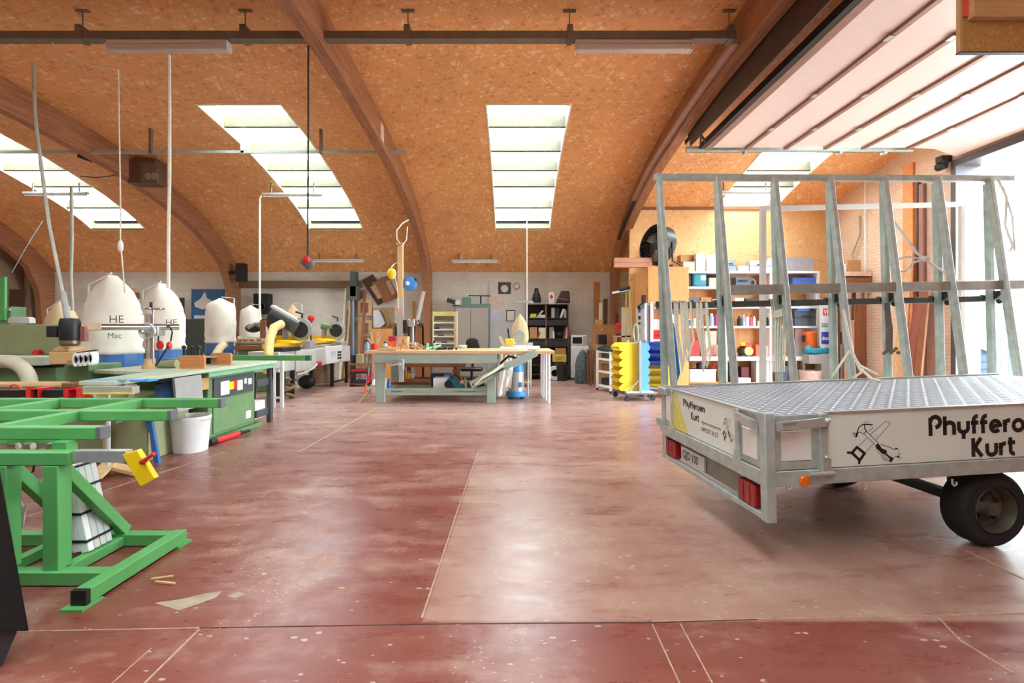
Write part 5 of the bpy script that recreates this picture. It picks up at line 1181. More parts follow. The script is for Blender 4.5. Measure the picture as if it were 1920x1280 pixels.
# tools hanging at the left end of the bench
k = 0
for px, y0, y1, c, lab, cat in ((686, 668, 690, M_OAKZ, 'brown handled file hanging at the left end of the workbench', 'file'), (690, 690, 718, M_RED, 'red clamp hanging at the left end of the workbench', 'clamp'), (697, 682, 712, mat('pliers_pink', (196, 64, 110), .5), 'pink handled pliers hanging by the left bench leg', 'pliers'), (700, 700, 722, M_WPL, 'white handled brush hanging by the left bench leg', 'brush'), (694, 720, 738, M_MGREEN, 'green cord winder hanging low by the left bench leg', 'winder'), (686, 712, 734, M_ORANGE, 'orange level hanging below the red clamp', 'level')):
    T = thing('hand_tool', lab, cat, (X(px, 8.93), 8.93, Z(y1, 8.93)))
    part(T, 'handle', MB().bar((X(px, 8.93), 8.92, Z(y1, 8.93)), (X(px+1, 8.93), 8.93, Z((y0+y1)/2, 8.93)), .045, .04), c, bevel=.008)
    part(T, 'shaft', MB().bar((X(px+1, 8.93), 8.93, Z((y0+y1)/2, 8.93)), (X(px+2, 8.93), 8.93, Z(y0, 8.93)), .02, .02), M_STEEL)
    part(T, 'hook', MB().tube([(X(px+2, 8.93), 8.93, Z(y0, 8.93)), (X(px+2, 8.93), 8.94, Z(y0, 8.93)+.04), (X(px+3, 8.93), 9.0, Z(y0, 8.93)+.05)], .006, 6), M_STEEL)
solo('broom_stick', 'thin pale broom stick leaning on the floor against the left bench leg', 'stick', MB().cyl(P(672, 755, 9.0), P(690, 732, 8.95), .012), M_PINE)
# clutter on the bench top
def ontop(x, y): return (X(x, y), y, zt_)
rnd = random.Random(5)
T = thing('clamp_stand', 'red set of clamps standing on the workbench by the wooden box', 'clamps', ontop(740, 9.5))
x = X(740, 9.5)
for q in range(3): part(T, 'clamp', MB().bar((x-.06+.05*q, 9.48, zt_), (x-.10+.05*q, 9.5, zt_+.16), .03, .05), M_ORANGE, bevel=.006)
part(T, 'head', MB().box(x-.13, x+.03, 9.5, 9.56, zt_+.14, zt_+.27), mat('dark_red', (170, 46, 60), .5), bevel=.01)
T = thing('wooden_box', 'small square wooden box with a round hole on the workbench', 'box', ontop(756, 9.7))
part(T, 'front', MB().frame(X(748, 9.7), X(764, 9.7), zt_, zt_+.26, 9.68, 9.7, .06), M_PINE); part(T, 'carcass', MB().box(X(748, 9.7), X(764, 9.7), 9.7, 9.9, zt_, zt_+.26), M_PINE)
for px, py0, h, c, lab, cat, nm in (
    (691, 9.6, .20, M_PINE, 'pine handled chisel leaning at the left end of the bench top', 'chisel', 'chisel'),
    (688, 9.2, .20, mat('bottle_grey', (120, 150, 170), .3), 'grey blue bottle with a black cap on the bench top', 'bottle', 'bottle'),
    (702, 9.5, .22, M_RED, 'red pot of tools on the left of the bench top', 'tool pot', 'tool_pot'),
    (717, 9.2, .14, M_PINE, 'pale wood wedge lying before the tool pot', 'wedge', 'wood_wedge'),
    (722, 9.3, .16, mat('lilac', (170, 170, 210), .4), 'lilac spray bottle near the red clamps on the bench', 'bottle', 'bottle')):
    T = thing(nm, lab, cat, (X(px, py0), py0, zt_))
    x = X(px, py0)
    if cat == 'bottle':
        part(T, 'body', MB().lathe([(.05, 0), (.052, h*.55), (.025, h*.75), (.022, h*.85)], (x, py0, zt_), 14), c); part(T, 'cap', MB().lathe([(.028, h*.85), (.028, h), (0, h)], (x, py0, zt_), 12), M_BLACK)
    elif cat == 'tool pot':
        part(T, 'pot', MB().lathe([(.06, 0), (.065, .12), (.055, .12), (.05, .01), (0, .01)], (x, py0, zt_), 16), c)
        for j in range(5): part(T, 'tool', MB().bar((x+rnd.uniform(-.03, .03), py0, zt_+.02), (x+rnd.uniform(-.14, .16), py0+rnd.uniform(-.03, .03), zt_+rnd.uniform(.24, .36)), .018, .018), (M_PINE, M_STEEL, M_CREAM)[j % 3])
    elif cat == 'chisel':
        part(T, 'handle', MB().bar((x-.02, py0, zt_+.22), (x+.06, py0, zt_+.10), .035, .035), c, bevel=.006); part(T, 'blade', MB().bar((x+.06, py0, zt_+.10), (x+.14, py0, zt_+.0), .025, .012), M_STEEL)
    else: part(T, 'block', MB().hexa([(x-.14, py0-.03, zt_), (x+.14, py0-.03, zt_), (x+.14, py0+.03, zt_), (x-.14, py0+.03, zt_), (x-.14, py0-.03, zt_+.03), (x+.14, py0-.03, zt_+.08), (x+.14, py0+.03, zt_+.08), (x-.14, py0+.03, zt_+.03)]), c)
T = thing('wood_tray', 'open wooden tray on the front of the bench top', 'tray', ontop(730, 9.15))
part(T, 'base', MB().box(X(712, 9.15), X(745, 9.15), 9.05, 9.35, zt_, zt_+.012), M_PINE); part(T, 'edge', MB().box(X(712, 9.15), X(745, 9.15), 9.05, 9.07, zt_, zt_+.05), M_PINE); part(T, 'edge', MB().box(X(712, 9.15), X(745, 9.15), 9.33, 9.35, zt_, zt_+.06), M_PINE)
T = thing('bench_drill', 'small drill press with a chrome head behind the heap of shavings', 'drill press', ontop(774, 10.0))
x = X(774, 10.0)
part(T, 'base', MB().lathe([(.16, 0), (.15, .04), (.05, .07), (0, .07)], (x, 10.0, zt_), 18), M_DARK); part(T, 'column', MB().cyl((x, 10, zt_+.05), (x, 10, Z(600, 10)), .022), M_STEEL)
part(T, 'head', MB().box(x-.08, x+.06, 9.9, 10.1, Z(612, 10), Z(598, 10)), M_CHROME, bevel=.02); part(T, 'feed_handle', MB().tube([(x+.06, 9.95, Z(606, 10)), (x+.14, 9.9, Z(600, 10)), (x+.18, 9.9, Z(614, 10))], .014, 6), M_BLACK)
part(T, 'table', MB().lathe([(.13, 0), (.13, .03), (0, .03)], (x, 9.95, Z(645, 10)), 18), M_STEEL)
mb = MB()
for j in range(90):
    r_ = abs(rnd.gauss(0, .15)); g = rnd.uniform(0, 2*PI); c = Vector((X(780, 9.5)+r_*1.3*math.cos(g), 9.5+r_*math.sin(g), zt_+max(0, .13-r_*.5)*rnd.random()))
    mb.bar(c, c+Vector((rnd.uniform(-.08, .08), rnd.uniform(-.04, .04), rnd.uniform(.0, .05))), .022, .008)
solo('wood_shavings', 'heap of pale wood shavings and offcuts on the workbench', 'shavings', mb, M_PINE, kind='stuff')
T = thing('router_jig', 'pale green clamping jig lying on the bench in front of the small parts rack', 'jig', ontop(812, 9.4))
pts = [ontop(798, 9.3), ontop(806, 9.4), ontop(818, 9.5), ontop(826, 9.7)]; part(T, 'bar', MB().tube([Vector(p)+Vector((0, 0, .02+.02*i)) for i, p in enumerate(pts)], .02, 6), mat('jig_green', (150, 220, 175), .4))
for px in (802, 815): part(T, 'foot', MB().box(X(px, 9.45)-.02, X(px, 9.45)+.02, 9.4, 9.46, zt_, zt_+.13), mat('jig_green', (150, 220, 175)))
T = thing('bench_plane', 'dark bench plane beside the jig on the workbench', 'hand plane', ontop(805, 9.8)); x = X(805, 9.8)
part(T, 'body', MB().box(x-.12, x+.12, 9.76, 9.84, zt_, zt_+.07), mat('plane_green', (56, 84, 74), .5), bevel=.008); part(T, 'handle', MB().bar((x+.08, 9.8, zt_+.06), (x+.10, 9.8, zt_+.17), .03, .03), M_BLACK); part(T, 'knob', MB().ball((x-.08, 9.8, zt_+.09), .028), M_BLACK)
mb = MB()
for j in range(16): c = Vector((X(838, 9.5)+rnd.uniform(-.2, .2), 9.5+rnd.uniform(-.1, .1), zt_+.015)); mb.box(c.x-.02, c.x+.02, c.y-.015, c.y+.015, zt_, zt_+rnd.uniform(.02, .05))
solo('router_bits', 'scatter of dark router bits on the bench before the parts rack', 'router bits', mb, M_DARK, kind='stuff')
# small parts rack
T = thing('parts_rack', 'open small parts rack with white shelves and a lime green top strip', 'rack', ontop(834, 10.1))
da = 10.05; x0, x1 = X(811, da), X(853, da); zA, zB_ = zt_, Z(584, da)
part(T, 'back', MB().box(x0, x1, da+.28, da+.30, zA, zB_), mat('rack_back', (206, 214, 218), .5))
part(T, 'side', MB().box(x0, x0+.02, da, da+.30, zA, zB_), M_CREAM); part(T, 'side', MB().box(x1-.02, x1, da, da+.30, zA, zB_), M_CREAM)
part(T, 'header', MB().box(x0+.02, x1-.02, da-.005, da+.28, Z(592, da), zB_), mat('lime', (214, 214, 130), .5))
for py in (606, 619, 632, 645, 655):
    part(T, 'tray', MB().prism([(x0+.02, da+.02, Z(py, da)), (x0+.02, da+.02, Z(py-2, da)), (x0+.02, da+.26, Z(py-8, da)), (x0+.02, da+.27, Z(py-7, da))], (x1-x0-.04, 0, 0)), M_WPL)
part(T, 'door', MB().prism([(x1, da-.0, zA), (x1, da, zB_), (x1+.055, da-.14, zB_), (x1+.055, da-.14, zA)], (.015, .005, 0)), M_CREAM)
for py in (594, 618, 632): part(T, 'hinge', MB().box(x1+.0, x1+.03, da-.02, da+.0, Z(py+2, da), Z(py, da)), M_DARK)
for py, px in ((619, 818), (632, 826), (645, 832)): part(T, 'small_tool', MB().box(X(px, da)-.06, X(px, da)+.06, da+.03, da+.07, Z(py-3, da), Z(py-5, da)), M_DARK)
T = thing('swivel_chair', 'black office chair back showing behind the workbench', 'chair', (X(885, 10.9), 10.9, 0)); x = X(886, 10.9)
part(T, 'backrest', MB().prism([(x-.16, 10.9, Z(662, 10.9)), (x+.2, 10.9, Z(662, 10.9)), (x+.13, 10.9, Z(637, 10.9)), (x+.06, 10.9, Z(633, 10.9)), (x-.10, 10.9, Z(634, 10.9)), (x-.15, 10.9, Z(640, 10.9))], (0, .07, 0)), M_BLACK, bevel=.02)
part(T, 'seat', MB().box(x-.24, x+.24, 10.5, 10.9, .46, .53), M_BLACK, bevel=.03); part(T, 'stem', MB().cyl((x, 10.7, .08), (x, 10.7, .46), .03), M_DARK)
part(T, 'back_support', MB().bar((x, 10.94, .5), (x, 10.94, Z(662, 10.9)+.03), .05, .03), M_DARK)
for j in range(5): g = j*2*PI/5; part(T, 'foot', MB().bar((x, 10.7, .09), (x+.26*math.cos(g), 10.7+.26*math.sin(g), .04), .04, .04), M_DARK)
solo('plastic_tub', 'small pale green plastic tub on the bench beside the parts rack', 'tub', MB().lathe([(.07, 0), (.09, .07), (.08, .08), (0, .08)], (X(868, 9.8), 9.8, zt_), 16), mat('tub_green', (200, 226, 200), .4))
# chop saw on the right end
T = thing('chop_saw', 'pale chop saw with a yellow motor and tan dust sack on the workbench', 'chop saw', ontop(968, 9.5))
d = 9.4; x = X(968, d)
part(T, 'base', MB().box(X(938, d), X(988, d), 9.2, 9.7, zt_, zt_+.06), M_WPL, bevel=.012); part(T, 'turntable', MB().lathe([(.2, .06), (.19, .085), (0, .085)], (x, 9.45, zt_), 20), M_CREAM)
part(T, 'side_arm', MB().prism([(X(935, d), 9.4, zt_+.26), (X(940, d), 9.4, zt_+.26), (X(949, d), 9.4, zt_+.05), (X(943, d), 9.4, zt_+.05)], (0, .06, 0)), M_CREAM)
part(T, 'motor', MB().box(X(947, d), X(964, d), 9.3, 9.45, zt_+.10, zt_+.22), mat('saw_yellow', (240, 196, 40), .4), bevel=.02)
part(T, 'blade_guard', MB().lathe([(.02, -.04), (.12, -.04), (.13, 0), (.12, .04), (.02, .04)], (X(973, d), 9.5, zt_+.27), 20, 'y'), M_GREY); part(T, 'arm', MB().bar((X(972, d), 9.55, zt_+.24), (X(958, d), 9.62, zt_+.10), .06, .08), M_WPL)
part(T, 'handle', MB().bar((X(955, d), 9.42, zt_+.22), (X(952, d), 9.4, zt_+.42), .03, .03), M_DARK); part(T, 'fence', MB().box(X(946, d), X(1000, d), 9.6, 9.63, zt_+.06, zt_+.14), M_STEEL)
part(T, 'chip_tray', MB().box(X(985, d), X(1012, d), 9.35, 9.6, zt_+.02, zt_+.075), M_WPL)
n = 20; vs = []
prof = [(0, .86), (.15, 1), (.4, .97), (.6, .85), (.8, .52), (.92, .22), (1, .03)]
cx = X(975, 9.75); hw_ = 16.5*9.75/900
for f_, r in prof:
    for j in range(n): g = 2*PI*j/n; q = 1-.16*math.exp(-((g-4.9)/.25)**2); vs.append((cx+math.cos(g)*r*hw_*q, 9.75+math.sin(g)*max(r, .3)*.11*q, zt_+.12+f_*(Z(588, 9.75)-zt_-.12)))
part(T, 'dust_sack', MB().add(vs, [[i*n+j, i*n+(j+1)%n, (i+1)*n+(j+1)%n, (i+1)*n+j] for i in range(6) for j in range(n)]+[list(range(n))]), M_CANV2, angle=80)
# vacuum cleaner and cloth
T = thing('vacuum_cleaner', 'stainless wet vacuum cleaner on a blue base under the right end of the bench', 'vacuum cleaner', (X(968, 9.6), 9.6, 0)); x, y = X(968, 9.6), 9.6
part(T, 'base', MB().lathe([(.20, .05), (.21, .08), (.20, .14), (.16, .15)], (x, y, 0), 24), M_SKYB); part(T, 'drum', MB().lathe([(.15, .15), (.155, .52), (.15, .54)], (x, y, 0), 28), M_STEEL)
part(T, 'lid', MB().lathe([(.16, .54), (.16, .58), (.12, .70), (.04, .72), (0, .72)], (x, y, 0), 24), M_SKYB)
for g in (.6, 2.2, 3.8, 5.4): part(T, 'castor', MB().ball((x+.16*math.cos(g), y+.16*math.sin(g), .03), .03), M_BLACK)
part(T, 'hose', MB().tube([(x-.12, y-.05, .45), (x-.25, y-.1, .55), (x-.3, y-.12, .72), (x-.15, y-.1, .85), (x+.02, y-.05, .80)], .025, 8), M_DARK); part(T, 'clip', MB().box(x+.06, x+.11, y-.16, y-.13, .24, .34), M_SKYB)
T = thing('vacuum_wand', 'slim floor nozzle standing upright beside the vacuum cleaner', 'floor nozzle', (X(988, 9.7), 9.7, 0))
part(T, 'tube', MB().cyl((X(990, 9.7), 9.7, .05), (X(990, 9.7), 9.7, .80), .016), M_LGREY); part(T, 'nozzle', MB().box(X(983, 9.7), X(992, 9.7), 9.66, 9.74, .0, .05), mat('nozzle_pink', (180, 150, 140), .5))
mb = MB(); L_ = []
for i in range(9):
    for j in range(7): L_.append((X(937, 8.85)+.25*i/8-.04*(j/6), 8.85+.018*math.sin(i*1.8+j*.5), Z(697-10*i/8, 8.85)-(.43-.06*i/8+.05*math.sin(i*.9))*j/6))
mb.add(L_, [[i*7+j, i*7+j+1, (i+1)*7+j+1, (i+1)*7+j] for i in range(8) for j in range(6)])
solo('cleaning_cloth', 'white cloth hanging over the sloping sage plank', 'cloth', mb, M_WPL, angle=80)
solo('paper_sheet', 'small white sheet folded over the sloping sage plank', 'paper', MB().prism([P(951, 696, 8.83), P(960, 692, 8.83), P(959, 703, 8.83), P(955, 707, 8.83)], (0, .01, 0)), M_PAPER)
T = thing('hose_bundle', 'bundle of dark hoses lying along the lower part of the sloping plank', 'hoses', P(910, 715, 8.8))
for q in range(3): part(T, 'hose', MB().tube([P(886+q*3, 721, 8.83-.03*q), P(905, 711-q*2, 8.8-.03*q), P(925, 700-q*2, 8.82-.03*q), P(944, 690-q*4, 8.84)], .018, 6), (M_DARK, M_LGREY, M_CREAM)[q])
T = thing('bottle_shelf', 'narrow pale shelf unit with white bottles behind the vacuum cleaner', 'shelf unit', (X(960, 11.6), 11.6, 0)); d = 11.6
part(T, 'side', MB().box(X(939, d), X(943, d), d, d+.35, 0, Z(655, d)), M_CREAM); part(T, 'side', MB().box(X(993, d), X(997, d), d, d+.35, 0, Z(655, d)), M_CREAM)
for py in (655, 679, 718): part(T, 'shelf', MB().box(X(943, d), X(993, d), d, d+.35, Z(py, d), Z(py-2, d)), M_CREAM)
for q, px in enumerate((950, 957, 965, 972, 978)):
    o = thing('bottle', ['white bottle at the left on the narrow shelf behind the vacuum cleaner', 'white bottle second from the left on the narrow shelf', 'tall white bottle in the middle of the narrow shelf', 'white bottle right of the tall one on the narrow shelf', 'small white bottle at the right on the narrow shelf'][q], 'bottle', (X(px, d+.1), d+.1, Z(677, d)), 0, 'bottles on the narrow shelf'); xx = X(px, d+.1)
    h = (.17, .18, .22, .16, .13)[q]
    part(o, 'body', MB().lathe([(.032, 0), (.034, h*.7), (.014, h*.85), (.014, h*.9)], (xx, d+.1, Z(677, d)), 12), M_WPL); part(o, 'cap', MB().lathe([(.017, h*.9), (.017, h), (0, h)], (xx, d+.1, Z(677, d)), 10), M_SKYB if q % 2 else M_RED)
# service pole with reels
d = 10.45
T = thing('service_pole', 'square timber service pole rising from the workbench with wires at its top', 'pole', (X(750, d), d, ZB))
part(T, 'pole', MB().box(X(745, d), X(755, d), d, d+.1, 0, Z(456, d)), M_PINEZ, bevel=.006); part(T, 'cladding', MB().box(X(745, d)-.005, X(755, d)+.01, d-.012, d, Z(650, d), Z(560, d)), M_ALU)
part(T, 'top_plate', MB().box(X(743, d), X(756, d), d-.02, d+.12, Z(458, d), Z(455, d)), M_PINE); part(T, 'cable', MB().tube([P(750, 456, d), P(744, 448, d), P(744, 432, d), P(754, 419, d+.1), P(766, 412, d+.3)], .014, 6), M_ROPE); part(T, 'cable', MB().tube([P(752, 462, d-.03), P(762, 450, d), P(764, 425, d+.2)], .012, 6), M_ROPE)
part(T, 'socket', MB().box(X(756, d), X(762, d), d-.03, d+.05, Z(625, d), Z(600, d)), M_DARK); part(T, 'air_gun', MB().tube([P(742, 580, d-.03), P(746, 578, d-.05), P(752, 590, d-.05)], .012, 6), M_ORANGE)
T = thing('hose_reel', 'yellow cable reel hanging left of the timber service pole', 'reel', P(735, 522, 10.4))
part(T, 'drum', MB().ball(P(734, 513, 10.4), (.09, .07, .125)), M_YEL); part(T, 'rim', MB().lathe([(.10, -.03), (.11, 0), (.10, .03)], P(735, 513, 10.4), 18, 'y', .85, 1.1), M_CREAM)
part(T, 'bracket', MB().tube([P(734, 502, 10.4), P(738, 496, 10.45), P(745, 492, 10.5)], .012, 6), M_STEEL); part(T, 'cord', MB().tube([P(741, 521, 10.4), P(744, 535, 10.4), P(746, 550, 10.4), P(747, 580, 10.4)], .008, 6), M_ROPE)
T = thing('hose_reel', 'round blue hose reel hanging right of the timber service pole', 'reel', P(768, 545, 10.6)); c = P(768, 532, 10.6)
part(T, 'drum', MB().lathe([(.05, -.12), (.145, -.1), (.155, 0), (.145, .1), (.05, .12)], c, 24, 'y'), mat('reel_blue', (64, 136, 216), .4), angle=50); part(T, 'hub', MB().lathe([(.045, -.01), (.045, .02), (0, .03)], c+Vector((-.02, -.12, -.0)), 14, 'y'), M_WPL)
part(T, 'bracket', MB().box(c.x+.10, c.x+.15, c.y-.06, c.y+.06, c.z-.0, c.z+.12), M_BLACK); part(T, 'arm', MB().bar(c+Vector((.0, .1, .1)), P(757, 522, 10.6), .03, .03), M_DARK)
# ================================================================== BACK WALL
db = 13.9
T = thing('dust_duct', 'dark square extraction duct and pipe coming down the back wall', 'duct', (X(658, 13.6), 13.7, .4))
part(T, 'duct', MB().box(X(655, 13.5), X(666, 13.5), 13.55, 13.8, Z(555, 13.5), Z(508, 13.5)), mat('duct_green', (66, 80, 80), .5)); part(T, 'hopper', MB().hexa([(X(650, 13.5), 13.55, Z(562, 13.5)), (X(668, 13.5), 13.55, Z(562, 13.5)), (X(668, 13.5), 13.85, Z(562, 13.5)), (X(650, 13.5), 13.85, Z(562, 13.5)), (X(648, 13.5), 13.55, Z(536, 13.5)), (X(668, 13.5), 13.55, Z(536, 13.5)), (X(668, 13.5), 13.85, Z(536, 13.5)), (X(648, 13.5), 13.85, Z(536, 13.5))]), mat('duct_grey', (98, 98, 92), .5)); part(T, 'pipe', MB().cyl((X(660, 13.6), 13.65, .3), (X(660, 13.6), 13.65, Z(562, 13.5)), .06), mat('pipe_blue', (112, 124, 138), .4, .4))
for k, (px, w, h0, m, lab) in enumerate(((634, 4, 540, M_CREAM, 'pale tall lath leaning on the back wall nearest the saw line'), (643, 4, 560, M_PINEZ, 'tall pine plank leaning on the back wall left of the duct'), (648, 6, 565, M_OAKZ, 'brown plank leaning beside the tall pine plank'), (639, 3, 580, M_OAKZ, 'short dark plank leaning between the pale laths'), (671, 5, 543, mat('board_red', (150, 84, 72), .6), 'reddish board leaning right of the duct'))):
    solo('leaning_plank', lab, 'plank', MB().hexa([(X(px, 13.4), 13.45, 0), (X(px+w, 13.4), 13.45, 0), (X(px+w, 13.4), 13.49, 0), (X(px, 13.4), 13.49, 0)]+[(X(px, 13.4), 13.92, Z(h0, 13.9)), (X(px+w, 13.4), 13.92, Z(h0, 13.9)), (X(px+w, 13.4), 13.96, Z(h0, 13.9)), (X(px, 13.4), 13.96, Z(h0, 13.9))]), m, 'planks leaning on the back wall')
solo('red_board', 'small dull red square board on the back wall above the templates', 'board', MB().box(X(670, db), X(682, db), db+.04, db+.09, Z(559, db), Z(543, db)), mat('dull_red', (150, 92, 80), .7))
def window_block(lab, x0, x1, y0, y1):
    T = thing('template_board', lab, 'template', (X((x0+x1)/2, db), db, Z(y1, db)), 0, 'wooden templates on the back wall')
    part(T, 'frame', MB().frame(X(x0, db), X(x1, db), Z(y1, db), Z(y0, db), db-.02, db+.06, .09), M_PINEZ); part(T, 'back', MB().box(X(x0, db)+.08, X(x1, db)-.08, db+.03, db+.05, Z(y1, db)+.08, Z(y0, db)-.08), mat('template_tan', (170, 136, 100), .6))
window_block('topmost square wooden template in the column beside the duct', 671, 697, 562, 592)
window_block('middle square wooden template in the column beside the duct', 671, 697, 600, 631)
window_block('lowest square wooden template in the column beside the duct', 671, 697, 632, 664)
solo('backing_panel', 'large tan panel behind the white template on the back wall', 'panel', MB().box(X(698, db), X(738, db), db+.06, db+.098, Z(665, db), Z(576, db)), mat('panel_tan', (178, 146, 108), .6))
solo('curved_template', 'white curved template hanging on the tan panel', 'template', MB().prism([P(700, 614, db), P(700, 582, db), P(712, 580, db), P(720, 600, db), P(722, 606, db), P(712, 614, db)], (0, .058, 0)), mat('template_white', (214, 214, 222), .6))
solo('curved_batten', 'bent brown batten hanging beside the white template', 'batten', MB().tube([P(714, 580, db-.02), P(722, 590, db-.02), P(726, 602, db-.02), P(728, 612, db-.02)], .05, 4), mat('batten_olive', (150, 124, 84), .6))
solo('plywood_sheet', 'plywood sheet standing on the floor below the white template', 'sheet', MB().box(X(697, 13.6), X(736, 13.6), 13.6, 13.64, 0, Z(616, 13.6)), M_PLY)
def tilted(lab, pts, m, dep, d=13.8, name='shutter_sample', cat='shutter', grp='tilted wooden samples'):
    return solo(name, lab, cat, MB().prism([P(x, y, d) for x, y in pts], (0, dep, 0)), m, grp)
tilted('darkest tilted wooden shutter hanging highest on the back wall', [(678, 526), (699, 514), (731, 562), (708, 572)], M_DWOOD, .055, 13.943)
tilted('brown tilted wooden shutter overlapping the darkest one', [(697, 531), (727, 516), (748, 556), (720, 568)], M_OAKZ, .058, 13.884)
tilted('slim pale tilted batten on the left of the brown shutter', [(694, 538), (703, 533), (716, 557), (709, 561)], mat('batten_taupe', (170, 138, 116), .6), .038, 13.845)
tilted('slim pale tilted batten on the right of the brown shutter', [(723, 528), (730, 524), (741, 549), (734, 553)], mat('batten_taupe', (170, 138, 116)), .038, 13.845)
T = thing('wall_clamps', 'bundle of long dark clamps hanging behind the bench drill', 'clamps', P(770, 690, 13.6))
for k in range(5): part(T, 'clamp', MB().bar(P(742+k*8, 612, 13.7), P(744+k*8, 668, 13.7), .05, .03), (M_DARK, M_GREY, M_OAKZ, M_DARK, M_STEEL)[k])
part(T, 'rail', MB().box(X(738, 13.8), X(790, 13.8), 13.76, 13.98, Z(612, 13.8), Z(606, 13.8)), M_OAK)
solo('yellow_lath', 'upright yellow brown lath on the back wall behind the blue reel', 'lath', MB().box(X(773, 13.8), X(778, 13.8), 13.8, 13.84, Z(625, 13.8), Z(565, 13.8)), mat('lath_ochre', (170, 124, 62), .6))
solo('slanted_pipe', 'pale pipe slanting up the wall beside the curved beam', 'pipe', MB().cyl(P(782, 606, 13.3), P(794, 546, 13.3), .06), mat('pipe_pale', (196, 186, 172), .5))
solo('timber_stack', 'dark timber standing against the wall at the foot of the beam', 'timber', MB().box(X(780, 13.7), X(792, 13.7), 13.6, 13.9, 0, Z(612, 13.7)), M_OAKZ)
# grey cabinet with machines on top
d = 13.2
T = thing('steel_cabinet', 'grey two door steel cabinet against the back wall', 'cabinet', (X(885, d), d+.3, 0))
gx0, gx1, gz = X(852, d), X(917, d), Z(573, d); mg = mat('cabinet_taupe', (150, 142, 132), .5, var=.03)
part(T, 'body', MB().box(gx0, gx1, d, d+.6, .05, gz), mat('cabinet_grey', (104, 108, 106), .5), bevel=.008)
gm = (gx0+gx1)/2-.03
for a, b, s in ((gx0+.03, gm-.005, 1), (gm+.005, gx1-.03, -1)):
    dr = part(T, 'door', MB().box(a, b, d-.02, d, .10, gz-.06), mg, bevel=.004); hx = b-.05 if s > 0 else a+.05
    part(T, 'handle', MB().box(hx-.012, hx+.012, d-.045, d-.02, 1.0, 1.14), M_DARK, sub=dr)
part(T, 'plinth', MB().box(gx0+.02, gx1-.02, d+.03, d+.58, 0, .05), M_DARK)
T = thing('router', 'dark hand router standing on the grey cabinet at its left end', 'router', (X(846, 13.4), 13.4, gz)); x = X(848, 13.4)
part(T, 'motor', MB().bar((x-.14, 13.35, gz+.17), (x+.1, 13.38, gz+.10), .13, .12), M_DARK, bevel=.02); part(T, 'base', MB().lathe([(.12, 0), (.12, .03), (0, .03)], (x+.12, 13.4, gz), 18), M_BLACK); part(T, 'guide', MB().lathe([(.07, -.02), (.08, 0), (.07, .02)], (x+.16, 13.33, gz+.09), 14, 'y'), M_LGREY)
T = thing('tool_press', 'green tool press with a long lever on the grey cabinet', 'press', (X(885, 13.5), 13.5, gz)); x = X(872, 13.5)
part(T, 'body', MB().box(x-.06, x+.16, 13.35, 13.6, gz, gz+.24), mat('press_green', (86, 124, 104), .5), bevel=.015); part(T, 'bed', MB().box(x+.16, x+.72, 13.4, 13.6, gz, gz+.06), mat('press_green', (86, 124, 104))); part(T, 'lever', MB().bar((x+.1, 13.5, gz+.30), (x+.72, 13.5, gz+.29), .03, .03), M_DARK); part(T, 'post', MB().box(x+.42, x+.46, 13.48, 13.52, gz+.06, gz+.30), M_DARK)
# notice board
d = 13.94
T = thing('notice_board', 'tall white notice panel with papers on the back wall', 'notice board', (X(952, d), d, .2))
part(T, 'panel', MB().box(X(917, d), X(984, d), d, 13.998, .0, Z(527, d)), mat('panel_white', (206, 202, 198), .6, var=.03))
def sheet(lab, x0, x1, y0, y1, m, name='paper_notice', dd=.008, d=13.9395): return solo(name, lab, 'notice', MB().box(X(x0, d), X(x1, d), d-dd, d, Z(y1, d), Z(y0, d)), m, 'papers on the notice board')
T = thing('round_sign', 'dark square sign with a pale disc at the top of the notice board', 'sign', P(946, 551, 13.9)); d = 13.928
part(T, 'plate', MB().box(X(934, d), X(958, d), d, d+.012, Z(551, d), Z(529, d)), mat('sign_brown', (84, 74, 66), .6)); part(T, 'disc', MB().lathe([(.105, 0), (.105, .008), (0, .008)], (X(946, d), d, Z(541, d)), 24, 'y'), mat('disc_pale', (214, 208, 200), .5))
T = thing('smoking_sign', 'round prohibition sign with a diagonal bar on the notice board', 'sign', P(968.5, 543, 13.9)); c = Vector((X(969, d), d, Z(536, d)))
part(T, 'plate', MB().lathe([(.10, 0), (.10, .006), (0, .006)], c, 24, 'y'), M_PAPER); part(T, 'ring', MB().tube([c+Vector((.085*math.cos(g), -.01, .085*math.sin(g))) for g in frange(0, 2*PI, 24)[:-1]], .010, 6, True), mat('sign_rust', (140, 70, 60), .5)); part(T, 'bar', MB().bar(c+Vector((-.06, -.01, .06)), c+Vector((.06, -.01, -.06)), .014, .008), mat('sign_rust', (140, 70, 60)))
sheet('large peach paper at the middle of the notice board', 919, 945, 555, 578, mat('paper_peach', (212, 192, 178), .8))
sheet('lilac calendar sheet on the left of the notice board', 919, 942, 581, 601, mat('paper_lilac', (204, 200, 214), .8))
d = 13.929; T = thing('clipboard', 'clipboard with a white sheet on the notice board', 'clipboard', P(957, 602, 13.9)); part(T, 'board', MB().box(X(949, d), X(966, d), d, d+.01, Z(602, d), Z(581, d)), M_DARK); part(T, 'sheet', MB().box(X(950.5, d), X(964.5, d), d-.004, d, Z(601, d), Z(583, d)), M_PAPER)
sheet('small pale green leaflet low on the notice board', 920, 930, 604, 618, mat('paper_green', (190, 206, 184), .8))
